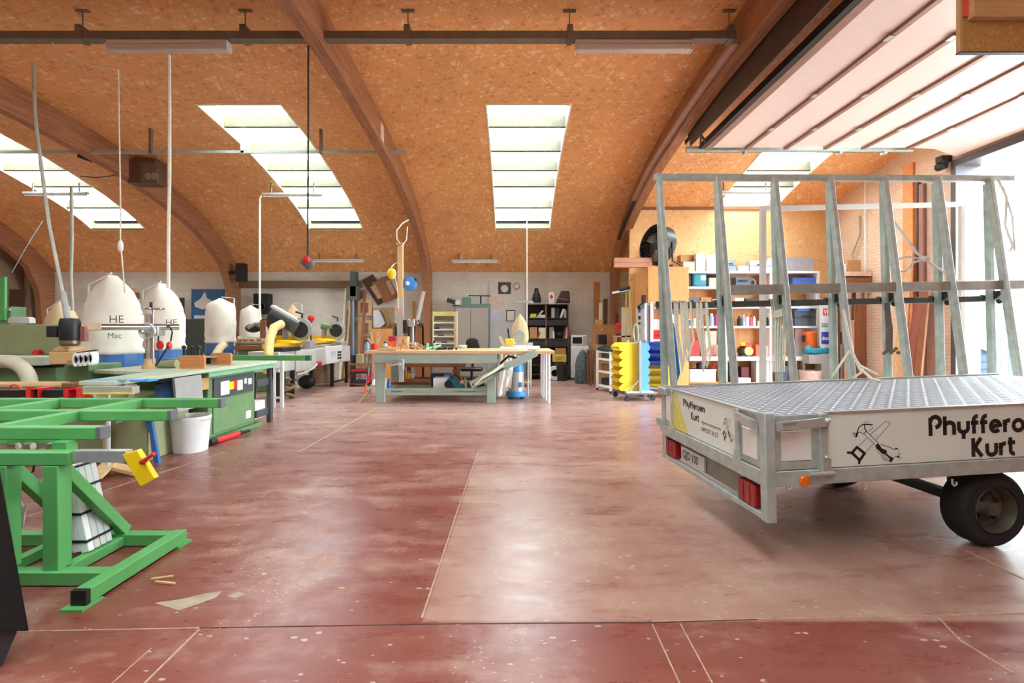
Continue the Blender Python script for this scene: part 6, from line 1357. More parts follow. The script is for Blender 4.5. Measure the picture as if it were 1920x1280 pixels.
# bookshelf
d = 13.3; bx0, bx1, bz1 = X(988, d), X(1066, d), Z(569, d)
BK = thing('bookshelf', 'dark brown open bookshelf with a central divider on the back wall', 'bookshelf', (X(1027, d), d+.2, 0)); MBK = mat('shelf_dark', (66, 54, 46), .5, var=.06)
for a in (bx0, (bx0+bx1)/2-.06, bx1-.03): part(BK, 'upright', MB().box(a, a+.03, d, d+.38, 0, bz1), MBK if a != (bx0+bx1)/2-.06 else mat('shelf_brown', (128, 98, 80), .5))
SHY = [571.5, 597, 636, 650, 685, 703]
for py in SHY: part(BK, 'shelf', MB().box(bx0+.03, bx1-.03, d, d+.38, Z(py, d), Z(py, d)+.025), MBK)
part(BK, 'back', MB().box(bx0, bx1, d+.38, d+.40, 0, bz1), mat('shelf_back', (52, 44, 40), .6))
for a, b in ((bx0+.03, (bx0+bx1)/2-.06), ((bx0+bx1)/2-.03, bx1-.03)):
    for p0, p1 in ((610, 599), (650, 637)): part(BK, 'drawer_front', MB().box(a+.01, b-.01, d-.012, d, Z(p0, d), Z(p1, d)), mat('drawer_dark', (46, 44, 46), .4))
def shelfitem(lab, cat, name, x0, x1, yb, yt, m, dd=.2, tilt=0, grp=None, d=13.32):
    a, b, z0, z1 = X(x0, d), X(x1, d), Z(yb, d), Z(yt, d); s = tilt
    return solo(name, lab, cat, MB().hexa([(a, d, z0), (b, d, z0), (b, d+dd, z0), (a, d+dd, z0), (a+s, d, z1), (b+s, d, z1), (b+s, d+dd, z1), (a+s, d+dd, z1)]), m, grp)
zs = lambda k: SHY[k]-.5*0-1.7
G1 = 'books on the bookshelf'
shelfitem('yellow green folder leaning on the upper left bookshelf', 'folder', 'folder', 993, 1004, zs(1), 588, mat('folder_lime', (188, 190, 70), .5), tilt=.03, grp=G1)
shelfitem('pale leaning folder on the upper left bookshelf', 'folder', 'folder', 1005, 1009, zs(1), 582, M_LGREY, tilt=.16, grp=G1)
shelfitem('flat stack of papers on the upper left bookshelf', 'papers', 'paper_stack', 1010, 1022, zs(1), 590, M_PAPER, grp=G1)
shelfitem('grey binder on the upper right bookshelf', 'binder', 'binder', 1034, 1040, zs(1), 577, M_GREY, grp=G1)
shelfitem('dark binder between grey and white on the upper right bookshelf', 'binder', 'binder', 1041, 1048, zs(1), 578, M_DARK, grp=G1)
shelfitem('white leaning binder on the upper right bookshelf', 'binder', 'binder', 1050, 1053, zs(1), 579, M_WPL, tilt=.08, grp=G1)
shelfitem('grey narrow binder at the right end of the upper bookshelf', 'binder', 'binder', 1057, 1062, zs(1), 580, mat('binder_slate', (150, 156, 160), .5), grp=G1)
shelfitem('tan cardboard file box on the middle left bookshelf', 'file box', 'file_box', 993, 1007, zs(2), 613, M_CARD)
shelfitem('cream box at the back of the middle left bookshelf', 'box', 'box', 1010, 1024, zs(2), 614, M_CREAM)
shelfitem('orange book leaning on the tan file box', 'book', 'book', 1008, 1010, zs(2), 622, M_ORANGE, tilt=.05)
solo('tape_roll', 'roll of brown tape standing on the middle left bookshelf', 'tape', MB().lathe([(.05, -.03), (.085, -.03), (.085, .03), (.05, .03), (.05, -.03)], (X(1018, 13.4), 13.4, Z(zs(2), 13.3)+.085), 18, 'y'), mat('tape_brown', (140, 84, 50), .5))
solo('spray_can', 'white spray can on the middle right bookshelf', 'can', MB().lathe([(.035, 0), (.035, .17), (.015, .19), (.015, .22), (0, .22)], (X(1038, 13.4), 13.4, Z(zs(2), 13.3)), 12), M_WPL)
shelfitem('cream carton on the middle right bookshelf', 'carton', 'carton', 1030, 1038, zs(2), 613, M_PAPER, dd=.1, d=13.5)
solo('camera_bag', 'dark round bag on the middle right bookshelf', 'bag', MB().ball((X(1049, 13.45), 13.45, Z(zs(2), 13.3)+.10), (.11, .1, .10)), M_DARK)
shelfitem('red spined book leaning at the right of the middle bookshelf', 'book', 'book', 1056, 1059, zs(2), 613, mat('book_red', (170, 80, 80), .5), tilt=.07)
shelfitem('cream book leaning at the right end of the middle bookshelf', 'book', 'book', 1060, 1063, zs(2), 611, M_CREAM, tilt=.05)
shelfitem('large cardboard carton on the lower right bookshelf', 'carton', 'carton', 1041, 1061, zs(4), 652, M_CARD)
T = thing('yellow_sign', 'yellow lettered panel leaning before the lower bookshelf', 'sign', P(1050, 679, 13.2))
part(T, 'panel', MB().box(X(1036, 13.2), X(1062, 13.2), 13.2, 13.24, Z(678, 13.2), Z(664, 13.2)), mat('box_yellow', (224, 190, 90), .6)); part(T, 'stand', MB().box(X(1042, 13.2), X(1058, 13.2), 13.21, 13.23, 0, Z(678, 13.2)), MBK)
for k in range(2): part(T, 'print', MB().box(X(1040+k*2, 13.2), X(1058-k*4, 13.2), 13.196, 13.2, Z(671+k*4, 13.2), Z(669.6+k*4, 13.2)), mat('print_brown', (150, 104, 40), .6))
solo('paper_roll', 'white toilet roll standing on end at the lower bookshelf', 'paper roll', MB().lathe([(.10, -.12), (.19, -.12), (.19, .08), (.10, .08), (.10, -.12)], (X(1040, 13.1), 13.08, .20), 24, 'y'), M_PAPER)
solo('black_bin', 'black bin on the floor at the lower right of the bookshelf', 'bin', MB().lathe([(.13, 0), (.16, .4), (.15, .4), (.12, .02), (0, .02)], (X(1054, 13.0), 13.0, 0), 20), M_DARK)
zt2 = bz1
T = thing('figurine', 'dark cloaked figurine on top of the bookshelf', 'figurine', (X(1006, 13.4), 13.4, zt2)); x = X(1006, 13.4)
part(T, 'body', MB().lathe([(.12, .03), (.13, .1), (.10, .25), (.07, .33), (0, .34)], (x, 13.4, zt2), 14), M_BLACK); part(T, 'head', MB().ball((x, 13.4, zt2+.38), (.065, .06, .07)), M_DARK); part(T, 'base', MB().box(x-.13, x+.06, 13.34, 13.46, zt2, zt2+.03), M_PAPER)
solo('diamond_card', 'white card with a red diamond on top of the bookshelf', 'card', MB().box(X(1029, 13.4), X(1039, 13.4), 13.4, 13.43, zt2, Z(548, 13.4)).use(1).prism([(X(1034, 13.4), 13.396, Z(551, 13.4)), (X(1037.5, 13.4), 13.396, Z(556, 13.4)), (X(1034, 13.4), 13.396, Z(561, 13.4)), (X(1030.5, 13.4), 13.396, Z(556, 13.4))], (0, .004, 0)), [M_PAPER, M_RED])
T = thing('leather_bag', 'brown leather bag lying on the right of the bookshelf top', 'bag', (X(1056, 13.4), 13.45, zt2))
part(T, 'body', MB().hexa([P(1041, 568, 13.35), P(1069, 568, 13.35), P(1069, 568, 13.6), P(1043, 568, 13.6), P(1052, 545, 13.35), P(1067, 545, 13.35), P(1068, 546, 13.6), P(1054, 546, 13.6)]), mat('leather', (70, 48, 40), .5), bevel=.03); part(T, 'strap', MB().tube([P(1043, 558, 13.33), P(1055, 561, 13.32), P(1067, 563, 13.33)], .012, 6), mat('strap_tan', (150, 124, 104), .6))
# fridge with microwave
d = 13.3; fx0, fx1 = X(1070.5, d), X(1104, d); fz = Z(648, d)
T = thing('fridge', 'small white fridge under the microwave', 'fridge', (X(1087, d), d+.3, 0)); part(T, 'body', MB().box(fx0, fx1, d+.04, d+.6, .04, fz), M_WPL, bevel=.01); dr = part(T, 'door', MB().box(fx0, fx1, d, d+.04, .06, fz-.05), M_WPL, bevel=.01); part(T, 'handle', MB().box(fx1-.05, fx1-.03, d-.02, d, fz-.3, fz-.12), M_GREY, sub=dr); part(T, 'plinth', MB().box(fx0+.02, fx1-.02, d+.06, d+.58, 0, .04), M_DARK)
T = thing('microwave', 'white microwave oven on top of the small fridge', 'microwave', (X(1086, d), d+.2, fz)); mx0, mx1, mz = X(1071, d), X(1101, d), Z(628, d)
part(T, 'case', MB().box(mx0, mx1, d+.05, d+.42, fz, mz), M_WPL, bevel=.01); o = part(T, 'door', MB().box(mx0+.01, mx0+.33, d+.03, d+.05, fz+.03, mz-.03), M_WPL); part(T, 'window', MB().box(mx0+.04, mx0+.30, d+.025, d+.03, fz+.06, mz-.06), M_BLACK, sub=o); part(T, 'control_panel', MB().box(mx0+.34, mx1-.01, d+.03, d+.05, fz+.03, mz-.03), M_LGREY)
mb = MB(); n = 20; vs = []; pr = [(0, .95), (.08, 1), (.3, .97), (.55, .9), (.75, .72), (.9, .45), (1, .08)]
cx = X(1093, 12.4)
for f_, r in pr:
    for j in range(n): g = 2*PI*j/n; wv = 1+.06*math.sin(3*g+8*f_)+.04*math.sin(7*g); vs.append((cx+.22*r*wv*math.cos(g), 12.4+.17*r*wv*math.sin(g), f_*(Z(655, 12.4))))
solo('camouflage_sack', 'dark grey patterned sack standing in front of the fridge', 'sack', mb.add(vs, [[i*n+j, i*n+(j+1)%n, (i+1)*n+(j+1)%n, (i+1)*n+j] for i in range(6) for j in range(n)]+[list(range(n)), [6*n+j for j in range(n)]]), mat('sack_camo', (84, 96, 98), .8, var=.6, scale=14, stretch=(1, 1, 2.5)), angle=80)
# poster and goods at the left of the back wall
T = thing('blue_poster', 'blue poster with a white aircraft shape on the back wall', 'poster', P(388, 600, 13.95)); d = 13.978
part(T, 'sheet', MB().box(X(359, d), X(421, d), d, d+.02, Z(598, d), Z(542, d)), mat('poster_blue', (52, 104, 150), .6), bevel=.0)
part(T, 'print', MB().prism([P(364, 568, d-.004), P(376, 560, d-.004), P(384, 546, d-.004), P(388, 559, d-.004), P(402, 566, d-.004), P(402, 574, d-.004), P(380, 580, d-.004), P(366, 575, d-.004)], (0, .003, 0)), M_PAPER); part(T, 'print', MB().box(X(364, d), X(390, d), d-.004, d, Z(597, d), Z(591, d)), M_PAPER)
for k, (px, w, h0, m) in enumerate(((238, 7, 552, M_OAKZ), (248, 6, 540, M_PINEZ), (254, 5, 548, M_OAKZ), (258, 4, 560, M_CREAM), (336, 8, 558, M_DWOOD))):
    solo('leaning_board', ['brown board leaning on the back wall left of the pale one behind the dust bags', 'pale board leaning between the dust bags', 'dark brown board leaning right of the pale one behind the dust bags', 'thin cream lath leaning between the two tall dust bags', 'dark board leaning on the back wall beside the blue poster'][k], 'board', MB().box(X(px, 13.8), X(px+w, 13.8), 13.8, 13.85, 0, Z(h0, 13.8)), m, 'boards behind the dust bags')
solo('dark_cabinet', 'dark green cabinet against the back wall below the blue poster', 'cabinet', MB().box(X(342, 13.2), X(383, 13.2), 13.2, 13.8, 0, Z(598, 13.2)), mat('cab_green', (58, 66, 56), .6), bevel=.01)
solo('low_shelf', 'brown low shelf against the back wall below the loudspeaker', 'shelf', MB().box(X(486, 13.4), X(520, 13.4), 13.4, 13.8, 0, Z(598, 13.4)), M_DWOOD)
T = thing('red_shelf_trolley', 'low dark trolley with red and green tools between saw line and bench', 'trolley', (X(672, 11.6), 11.6, 0)); d = 11.6
for py in (721, 700): part(T, 'tray', MB().box(X(655, d), X(690, d), d, d+.4, Z(py, d), Z(py, d)+.03), M_OAK if py == 721 else M_DARK)
for a in (655, 688): part(T, 'leg', MB().box(X(a, d), X(a+2, d), d, d+.4, 0, Z(685, d)), mat('leg_brown', (96, 80, 70), .5))
part(T, 'top', MB().box(X(654, d), X(691, d), d, d+.4, Z(685, d), Z(682, d)), M_OAK)
solo('red_toolbox', 'flat red tool box on the low dark trolley', 'tool box', MB().box(X(658, d), X(688, d), d+.03, d+.3, Z(700, d)+.03, Z(693, d)+.01), M_RED, bevel=.01); solo('navy_case', 'navy case on the lower tray of the low trolley', 'case', MB().box(X(660, d), X(686, d), d+.03, d+.3, Z(721, d)+.03, Z(713, d)), mat('navy', (40, 46, 80)), bevel=.01)
solo('dark_tub', 'dark blue tub on top of the low trolley', 'tub', MB().lathe([(.06, 0), (.07, .2), (.06, .2), (0, .02)], (X(662, 11.8), 11.8, Z(682, d)), 14), mat('navy', (40, 46, 80))); solo('khaki_tub', 'khaki tub of tools on top of the low trolley', 'tub', MB().box(X(668, 11.7), X(680, 11.7), 11.7, 11.85, Z(682, d), Z(664, 11.7)), mat('khaki', (170, 160, 120), .6), bevel=.01)
# ================================================================== RIGHT: CUPBOARD, BINS, SHELVING
# plywood cupboard room with a fan on top
EX, EY = 3.06, 10.8
PC = thing('plywood_cupboard', 'large plywood cupboard standing before the right beam with a fan on top', 'cupboard', (3.45, 11.4, 0)); ez = Z(500, EY)
part(PC, 'carcass', MB().box(EX, 3.98, EY, 11.95, 0, ez), M_PLY, bevel=.006)
part(PC, 'door', MB().box(EX-.02, EX, 10.86, 11.9, .1, 2.35), M_PLY, bevel=.004)
part(PC, 'door_panel', MB().box(EX-.035, EX-.02, 11.15, 11.7, .7, 1.95), mat('panel_cream', (226, 220, 196), .6), label='cream notice panel')
for z0, z1, m in ((1.78, 1.86, M_BLUE), (1.62, 1.70, M_DARK), (1.5, 1.55, M_DARK), (1.28, 1.40, mat('sticker_green', (150, 200, 170), .6))): part(PC, 'sticker', MB().box(EX-.038, EX-.035, 11.3, 11.5, z0, z1), m)
T = thing('drum_fan', 'large round drum fan tilted on top of the plywood cupboard', 'fan', P(1237, 500, 11.1)); c = P(1233, 460, 11.1)
ax = Vector((-.90, -.40, .16)).normalized(); sd = ax.cross(Vector((0, 0, 1))).normalized(); up = sd.cross(ax)
def ring(r, h, n=28): return [c+ax*h+(sd*math.cos(2*PI*j/n)+up*math.sin(2*PI*j/n))*r for j in range(n)]
def shell(prof, n=28):
    vs = []; [vs.extend(ring(r, h, n)) for r, h in prof]
    return vs, [[i*n+j, i*n+(j+1)%n, (i+1)*n+(j+1)%n, (i+1)*n+j] for i in range(len(prof)-1) for j in range(n)]
part(T, 'drum', MB().add(*shell([(.46, -.14), (.47, .14), (.45, .14), (.44, -.14), (.46, -.14)])), mat('fan_drum', (58, 54, 50), .4, .3))
mb = MB()
for r in (.08, .14, .20, .26, .32, .38, .43): mb.tube(ring(r, .14), .005, 5, True)
for g in range(16): mb.tube([c+ax*.14, c+ax*.14+(sd*math.cos(g*PI/8)+up*math.sin(g*PI/8))*.45], .004, 5)
part(T, 'grille', mb, M_DARK)
part(T, 'rear_guard', MB().add(*shell([(.0, -.13), (.445, -.13)])), mat('fan_rear', (96, 90, 78), .5, .3))
for k in range(3):
    g = k*2*PI/3+.4; e1 = sd*math.cos(g)+up*math.sin(g); e2 = sd*math.cos(g+.7)+up*math.sin(g+.7)
    part(T, 'blade', MB().prism([c+e1*.06, c+e1*.40+ax*.03, c+(e1+e2).normalized()*.42, c+e2*.38-ax*.04, c+e2*.06], ax*.006), mat('fan_blade', (150, 144, 132), .35, .6))
part(T, 'motor', MB().cyl(c-ax*.12, c+ax*.06, .09), M_DARK)
mb = MB()
for s in (-1, 1): mb.tube([c+sd*s*.48, c+sd*s*.48+Vector((0, 0, -.42)), Vector((c.x+sd.x*s*.48-ax.x*.2, c.y+sd.y*s*.48, ez+.015))], .018, 8)
mb.tube([Vector((c.x+sd.x*.5, c.y+sd.y*.5, ez+.018)), Vector((c.x-sd.x*.5, c.y-sd.y*.5, ez+.018))], .018, 8)
part(T, 'stand', mb, M_DARK)
for k, (dy, dz, lab) in enumerate(((0, 0, 'lower pink brown timber beam lying on the cupboard top'), (.02, .115, 'upper pink brown timber beam stacked on the lower one on the cupboard'))):
    solo('timber_beam', lab, 'timber', MB().box(X(1155, EY), X(1213, EY)+.15, EY+.1+dy, EY+.22+dy, ez+dz, ez+dz+.11), wood('beam_pink', (206, 152, 120), (180, 124, 94), 0), 'timber beams on the cupboard', bevel=.006)
solo('plywood_offcut', 'square plywood board standing behind the fan on the cupboard', 'board', MB().box(3.35, 3.95, 11.75, 11.8, ez, ez+.62), M_PLY)
T = thing('silver_duct', 'wide silver pipe standing against the cupboard front', 'pipe', (X(1207, 10.6), 10.6, 0)); x = X(1208, 10.6)
part(T, 'pipe', MB().cyl((x, 10.6, .0), (x, 10.6, Z(572, 10.6)), .058), mat('pipe_silver', (206, 206, 226), .3, .5)); part(T, 'cap', MB().cyl((x, 10.6, Z(572, 10.6)), (x, 10.6, Z(569, 10.6)), .065), M_STEEL); part(T, 'blower', MB().bar(P(1198, 577, 10.5), P(1208, 570, 10.6), .08, .08).box(X(1204, 10.6), X(1210, 10.6), 10.56, 10.66, Z(570, 10.6), Z(553, 10.6)), M_BLACK); part(T, 'rod', MB().cyl((x+.12, 10.62, 0), (x+.12, 10.62, Z(572, 10.6)), .022), M_OAKZ)
T = thing('push_broom', 'broom standing head up beside the cupboard with a dark blue head', 'broom', (X(1177, 11.2), 11.2, 0)); x = X(1174, 11.2)
part(T, 'stick', MB().cyl((x, 11.2, 0), (x, 11.2, Z(546, 11.2)), .014), mat('stick_yellow', (214, 190, 100), .5)); part(T, 'head', MB().bar(P(1148, 549, 11.2), P(1181, 542, 11.2), .06, .05), M_LGREY); part(T, 'bristles', MB().bar(P(1160, 544, 11.2), P(1181, 539, 11.2), .06, .07), mat('navy', (40, 46, 80)))
solo('yellow_stick', 'thin yellow stick leaning beside the broom', 'stick', MB().cyl((X(1186, 11.3), 11.2, 0), (X(1184, 11.3), 11.35, Z(548, 11.3)), .016), mat('stick_yellow', (214, 190, 100)))
solo('cream_board', 'pale cream board behind the broom', 'panel', MB().box(X(1166, 11.5), X(1182, 11.5), 11.5, 11.53, .0, Z(576, 11.5)), mat('panel_cream', (226, 220, 196)))
for k, (px0, px1, y0, d, m, lab) in enumerate(((1110, 1122, 528, 13.2, mat('ochre_board', (150, 96, 46), .6), 'ochre brown board leaning at the foot of the right beam'), (1120, 1126, 568, 12.9, M_CREAM, 'slim cream lath leaning by the ochre board'), (1128, 1136, 560, 12.8, M_DWOOD, 'dark board leaning in front of the right beam'), (1140, 1150, 572, 12.6, M_OAKZ, 'brown board leaning right of the dark one'), (1151, 1157, 588, 12.5, M_DWOOD, 'short dark board leaning right of the brown one'))):
    solo('leaning_board', lab, 'board', MB().hexa([(X(px0, d), d-.15, 0), (X(px1, d), d-.15, 0), (X(px1, d), d-.11, 0), (X(px0, d), d-.11, 0), (X(px0, d)+.05, d, Z(y0, d)), (X(px1, d)+.05, d, Z(y0, d)), (X(px1, d)+.05, d+.04, Z(y0, d)), (X(px0, d)+.05, d+.04, Z(y0, d))]), m, 'boards by the right beam')
T = thing('tool_chest', 'brown chipboard chest standing behind the small shelf trolley', 'chest', (X(1138, 11.9), 12, 0)); d = 11.9
part(T, 'body', MB().box(X(1117, d), X(1158, d), d, d+.5, 0, Z(608, d)), mat('chest_brown', (168, 116, 72), .6), bevel=.006); part(T, 'door', MB().box(X(1119, d), X(1156, d), d-.015, d, .1, Z(611, d)), mat('chest_door', (176, 124, 78), .6)); part(T, 'knob', MB().ball((X(1128, d), d-.03, Z(618, d)), .02), M_LGREY)
solo('dark_monitor', 'small dark box standing in front of the brown chest', 'box', MB().box(X(1123, 11.6), X(1138, 11.6), 11.6, 11.75, Z(646, 11.6), Z(627, 11.6)), M_BLACK, bevel=.02)
solo('wood_tray', 'small tan box on top of the brown chest', 'box', MB().box(X(1118, 12), X(1130, 12), 12.0, 12.2, Z(608, d), Z(599, 12)), M_CARD)
T = thing('side_table', 'small reddish wooden table beside the dark sack', 'table', (X(1116, 11.8), 11.9, 0)); d = 11.7
part(T, 'top', MB().box(X(1105, d), X(1124, d), d, d+.5, Z(660, d), Z(657, d)), M_OAK)
for px in (1108, 1121):
    for y in (d+.03, d+.42): part(T, 'leg', MB().box(X(px, d)-.02, X(px, d)+.02, y, y+.04, 0, Z(660, d)), M_OAKZ)
solo('carton', 'tan carton below the dark monitor box', 'box', MB().box(X(1120, 11.55), X(1142, 11.55), 11.55, 11.8, 0, Z(646, 11.6)), M_CARD)
# white shelf trolley
T = thing('shelf_trolley', 'small white shelf trolley with a dark green top beside the yellow bins', 'trolley', (X(1135, 10.6), 10.7, 0)); d = 10.5
xa, xb, dd = X(1120, d), X(1146, d), 1.1
rz = .0
part(T, 'top', MB().prism([P(1119, 652, 10.9), P(1148, 657, 10.2), P(1160, 651, 10.7), P(1133, 646, 11.4)], (0, 0, -.04)), mat('top_green', (30, 52, 48), .4))
A0, B0 = P(1120, 722, 10.9), P(1145, 730, 10.3); A0.z = B0.z = 0; off = Vector((.42, .55, 0)); H_ = Z(655, 10.5)-.03
for q in (A0, B0, A0+off, B0+off): part(T, 'post', MB().box(q.x-.025, q.x+.025, q.y-.025, q.y+.025, .06, H_), M_WPL)
for z0 in (.10, .42, .70, H_-.05): part(T, 'shelf', MB().prism([A0+Vector((0, 0, z0)), B0+Vector((0, 0, z0)), B0+off+Vector((0, 0, z0)), A0+off+Vector((0, 0, z0))], (0, 0, .035)), M_WPL)
for q in (A0, B0, A0+off, B0+off): part(T, 'castor', MB().ball((q.x, q.y, .03), .03), M_DARK)
m_ = (A0+B0)/2+off*.35
for z0, m, lab, nm, cat in ((.735, mat('plane_green', (56, 84, 74)), 'dark green tool on the upper shelf of the white trolley', 'hand_tool', 'tool'), (.455, M_OAK, 'brown wooden plane on the middle shelf of the white trolley', 'hand_plane', 'hand plane'), (.135, M_DARK, 'dark tool case on the bottom shelf of the white trolley', 'tool_case', 'case')):
    solo(nm, lab, cat, MB().cbox((m_.x, m_.y, z0+.075), (.17, .36, .15), (0, 0, .4)), m, bevel=.02)
# hopper bin trolleys
def hopper(w, dep, h):      # open fronted stacking bin, front at -y, origin at back bottom centre
    mb = MB(); t = .012; z1 = h
    side = [(-dep, .03), (-dep*.94, 0), (0, 0), (0, z1), (-dep*.80, z1), (-dep*1.02, h*.55), (-dep*1.05, h*.48)]
    for sx in (-w/2, w/2-t): mb.prism([(sx, y, z) for y, z in side], (t, 0, 0))
    mb.box(-w/2+t, w/2-t, -dep*.94, 0, 0, t); mb.box(-w/2+t, w/2-t, -t, 0, t, z1)
    mb.hexa([(-w/2+t, -dep, .03), (w/2-t, -dep, .03), (w/2-t, -dep+t, .03), (-w/2+t, -dep+t, .03), (-w/2+t, -dep*1.08, h*.52), (w/2-t, -dep*1.08, h*.52), (w/2-t, -dep*1.08+t, h*.52), (-w/2+t, -dep*1.08+t, h*.52)])
    return mb
M_BINB = mat('bin_blue', (96, 164, 236), .35, var=.03); M_BIND = mat('bin_dark_blue', (70, 100, 180), .35, var=.03); M_BINY = mat('bin_yellow', (250, 222, 60), .35, var=.03)
def bin_trolley(lab, cx, cy, rz):
    T = thing('bin_trolley', lab, 'trolley', (cx, cy, 0), rz, 'bin trolleys')
    L = lambda n, mb, m, **k: part(T, n, mb, m, local=True, **k)
    L('base', MB().frame(-.36, .36, 0, 0, 0, 0, .01) if False else MB().box(-.36, .36, -.30, .30, .12, .16), mat('trolley_grey', (110, 110, 120), .5, .3), bevel=.01)
    L('tray', MB().box(-.33, .33, -.27, .27, .16, .185), M_WPL)
    L('panel', MB().box(-.30, .30, -.012, .012, .185, 1.12), mat('panel_light', (176, 180, 196), .4, .3))
    for x in (-.31, .31): L('post', MB().box(x-.02, x+.02, -.02, .02, .16, 1.16), M_GREY)
    for x in (-.31, .31):
        for y in (-.26, .26):
            f = L('castor', MB().cyl((x-.015, y, .05), (x+.015, y, .05), .05, n=14).box(x-.02, x+.02, y-.015, y+.015, .06, .12), M_DARK)
    for s in (-1, 1): L('brace', MB().bar((-.31*s, -.25, .17), (-.31*s, -.02, .40), .02, .02), M_GREY)
    return T
names = ['lowest', 'second lowest', 'third from below', 'fourth from below', 'second highest', 'topmost']
def bins(T, rzw, side, count, z0, m, colour, where, grp, w=.46, dep=.22, h=.155, start=0, mm=None):
    R = Matrix.Rotation(rzw+(0 if side < 0 else PI), 4, 'Z'); first = None
    for k in range(count):
        o = mesh_of('storage_bin', hopper(w, dep, h), m) if first is None else None
        if first is None: first = o
        else: o = first.copy(); COL.objects.link(o)
        p = T.location+(Matrix.Rotation(T.rotation_euler.z, 4, 'Z')@Vector((0, side*.013, z0+k*h*1.0+start)))
        o.location = p; o.rotation_euler = (0, 0, T.rotation_euler.z+(0 if side < 0 else PI))
        tagit(o, '%s %s bin %s' % (names[min(k, 5)] if count == 6 else ('lowest', 'middle', 'topmost')[k], colour, where), 'storage bin', grp)
# first trolley: yellow faces left, blue faces right
def trolley2(cx, cy, lab, rz): return bin_trolley(lab, cx, cy, rz)
T1 = bin_trolley('bin trolley with six yellow bins to the left and six blue bins to the right', X(1189, 9.5), 9.55, -1.42)
bins(T1, 0, -1, 6, .187, M_BINY, 'yellow', 'on the trolley beside the white shelf trolley', 'yellow storage bins', dep=.36)
bins(T1, 0, 1, 6, .187, M_BINB, 'pale blue', 'on the right face of the first bin trolley', 'blue storage bins')
T2_ = bin_trolley('bin trolley with dark blue bins over yellow bins beside the trailer rack', X(1240, 9.9), 10.0, -.55)
bins(T2_, 0, -1, 3, .187, M_BINY, 'yellow', 'on the trolley nearest the trailer rack', 'yellow storage bins')
bins(T2_, 0, -1, 3, .187+3*.155, M_BIND, 'dark blue', 'above the yellow ones nearest the trailer rack', 'blue storage bins')
# white shelf behind the second trolley with red bins
T = thing('white_rack', 'narrow white rack with red bins between cupboard and trailer rack', 'rack', (X(1240, 10.6), 10.6, 0)); d = 10.55
for px in (1222, 1262): part(T, 'upright', MB().box(X(px, d)-.03, X(px, d)+.03, d-.02, d+.2, 0, Z(566, d)), M_WPL)
for py, m in ((568, M_PLY), (576, mat('edge_blue', (150, 180, 226), .5)), (660, M_WPL), (636, M_WPL)): part(T, 'shelf', MB().box(X(1222, d), X(1262, d), d-.03, d+.2, Z(py+3, d), Z(py, d)), m)
part(T, 'back', MB().box(X(1224, d), X(1260, d), d+.18, d+.2, Z(636, d), Z(598, d)), M_PAPER)
for k, py in enumerate((633, 624)):
    o = mesh_of('storage_bin', hopper(.42, .16, .10), mat('bin_red', (232, 50, 44), .4)); o.location = (X(1241, d), d+.17, Z(py+3, d)); tagit(o, ('lower', 'upper')[k]+' of the two red bins on the narrow white rack', 'storage bin', 'red storage bins')
T = thing('small_stand', 'small wooden stand carrying bottles behind the yellow bins', 'stand', (X(1172, 11.5), 11.5, 0)); d = 11.5
part(T, 'top', MB().box(X(1154, d), X(1186, d), d, d+.3, Z(632, d), Z(629, d)), M_PINE)
for px in (1156, 1183): part(T, 'leg', MB().box(X(px, d)-.02, X(px, d)+.02, d+.03, d+.07, 0, Z(632, d)), M_PINEZ); part(T, 'leg', MB().box(X(px, d)-.02, X(px, d)+.02, d+.23, d+.27, 0, Z(632, d)), M_PINEZ)
zz = Z(629, d)
T = thing('hand_drill', 'red hand drill standing on the small wooden stand', 'power tool', (X(1161, d), d+.1, zz)); x = X(1160, d+.1)
part(T, 'body', MB().bar((x-.06, d+.1, zz+.24), (x+.10, d+.1, zz+.28), .12, .11), M_RED, bevel=.02); part(T, 'grip', MB().bar((x-.03, d+.1, zz+.22), (x-.02, d+.1, zz+.02), .06, .07), M_RED); part(T, 'battery', MB().box(x-.06, x+.04, d+.06, d+.15, zz, zz+.04), M_DARK)
for k, (px, h) in enumerate(((1171, .34), (1177, .38), (1182, .26))):
    T = thing('bottle', ('white nozzle bottle next to the red drill on the stand', 'tallest white nozzle bottle on the stand', 'white nozzle bottle at the right end of the stand')[k], 'bottle', (X(px, d+.15), d+.15, zz), 0, 'bottles on the stand'); x = X(px, d+.15)
    part(T, 'body', MB().lathe([(.045, 0), (.048, h*.55), (.03, h*.68)], (x, d+.15, zz), 14), M_WPL); part(T, 'nozzle', MB().lathe([(.03, h*.68), (.006, h), (0, h)], (x, d+.15, zz), 12), M_WPL)
solo('hose_coil', 'grey coil of hose hanging beside the nozzle bottles', 'hose', MB().tube([(X(1192, 10.4)+.05*math.cos(g), 10.4+.02*math.sin(3*g), Z(625, 10.4)+.20*math.sin(g)) for g in frange(0, 2*PI, 18)[:-1]], .02, 7, True), M_HOSE)
# ---------------------------------------------------------------- big white shelving
d = 11.4; sx0, sx1 = X(1280, d), X(1537, d)
SH = thing('shelving_unit', 'large white shelving unit full of goods behind the trailer rack', 'shelving', ((sx0+sx1)/2, d+.25, 0))
zs_ = {'top': Z(508, d), 'a': Z(537, d), 'b': Z(574, d), 'c': Z(611, d), 'd': Z(668, d)}
U = [1280, 1362, 1446, 1535]
for px in U: part(SH, 'upright', MB().box(X(px, d)-.03, X(px, d)+.03, d, d+.45, 0, zs_['top']), M_WPL)
for k in ('top', 'a', 'b', 'c'): part(SH, 'shelf', MB().box(sx0, sx1, d-.005, d+.45, zs_[k]-.05, zs_[k]), M_WPL)
part(SH, 'worktop', MB().box(sx0, sx1, d-.22, d+.45, zs_['d']-.09, zs_['d']), M_WPL, bevel=.006)
part(SH, 'back', MB().box(sx0, sx1, d+.45, d+.47, .1, zs_['top']), M_PLY)
part(SH, 'base_shelf', MB().box(sx0, sx1, d, d+.45, .10, .13), M_PLY)
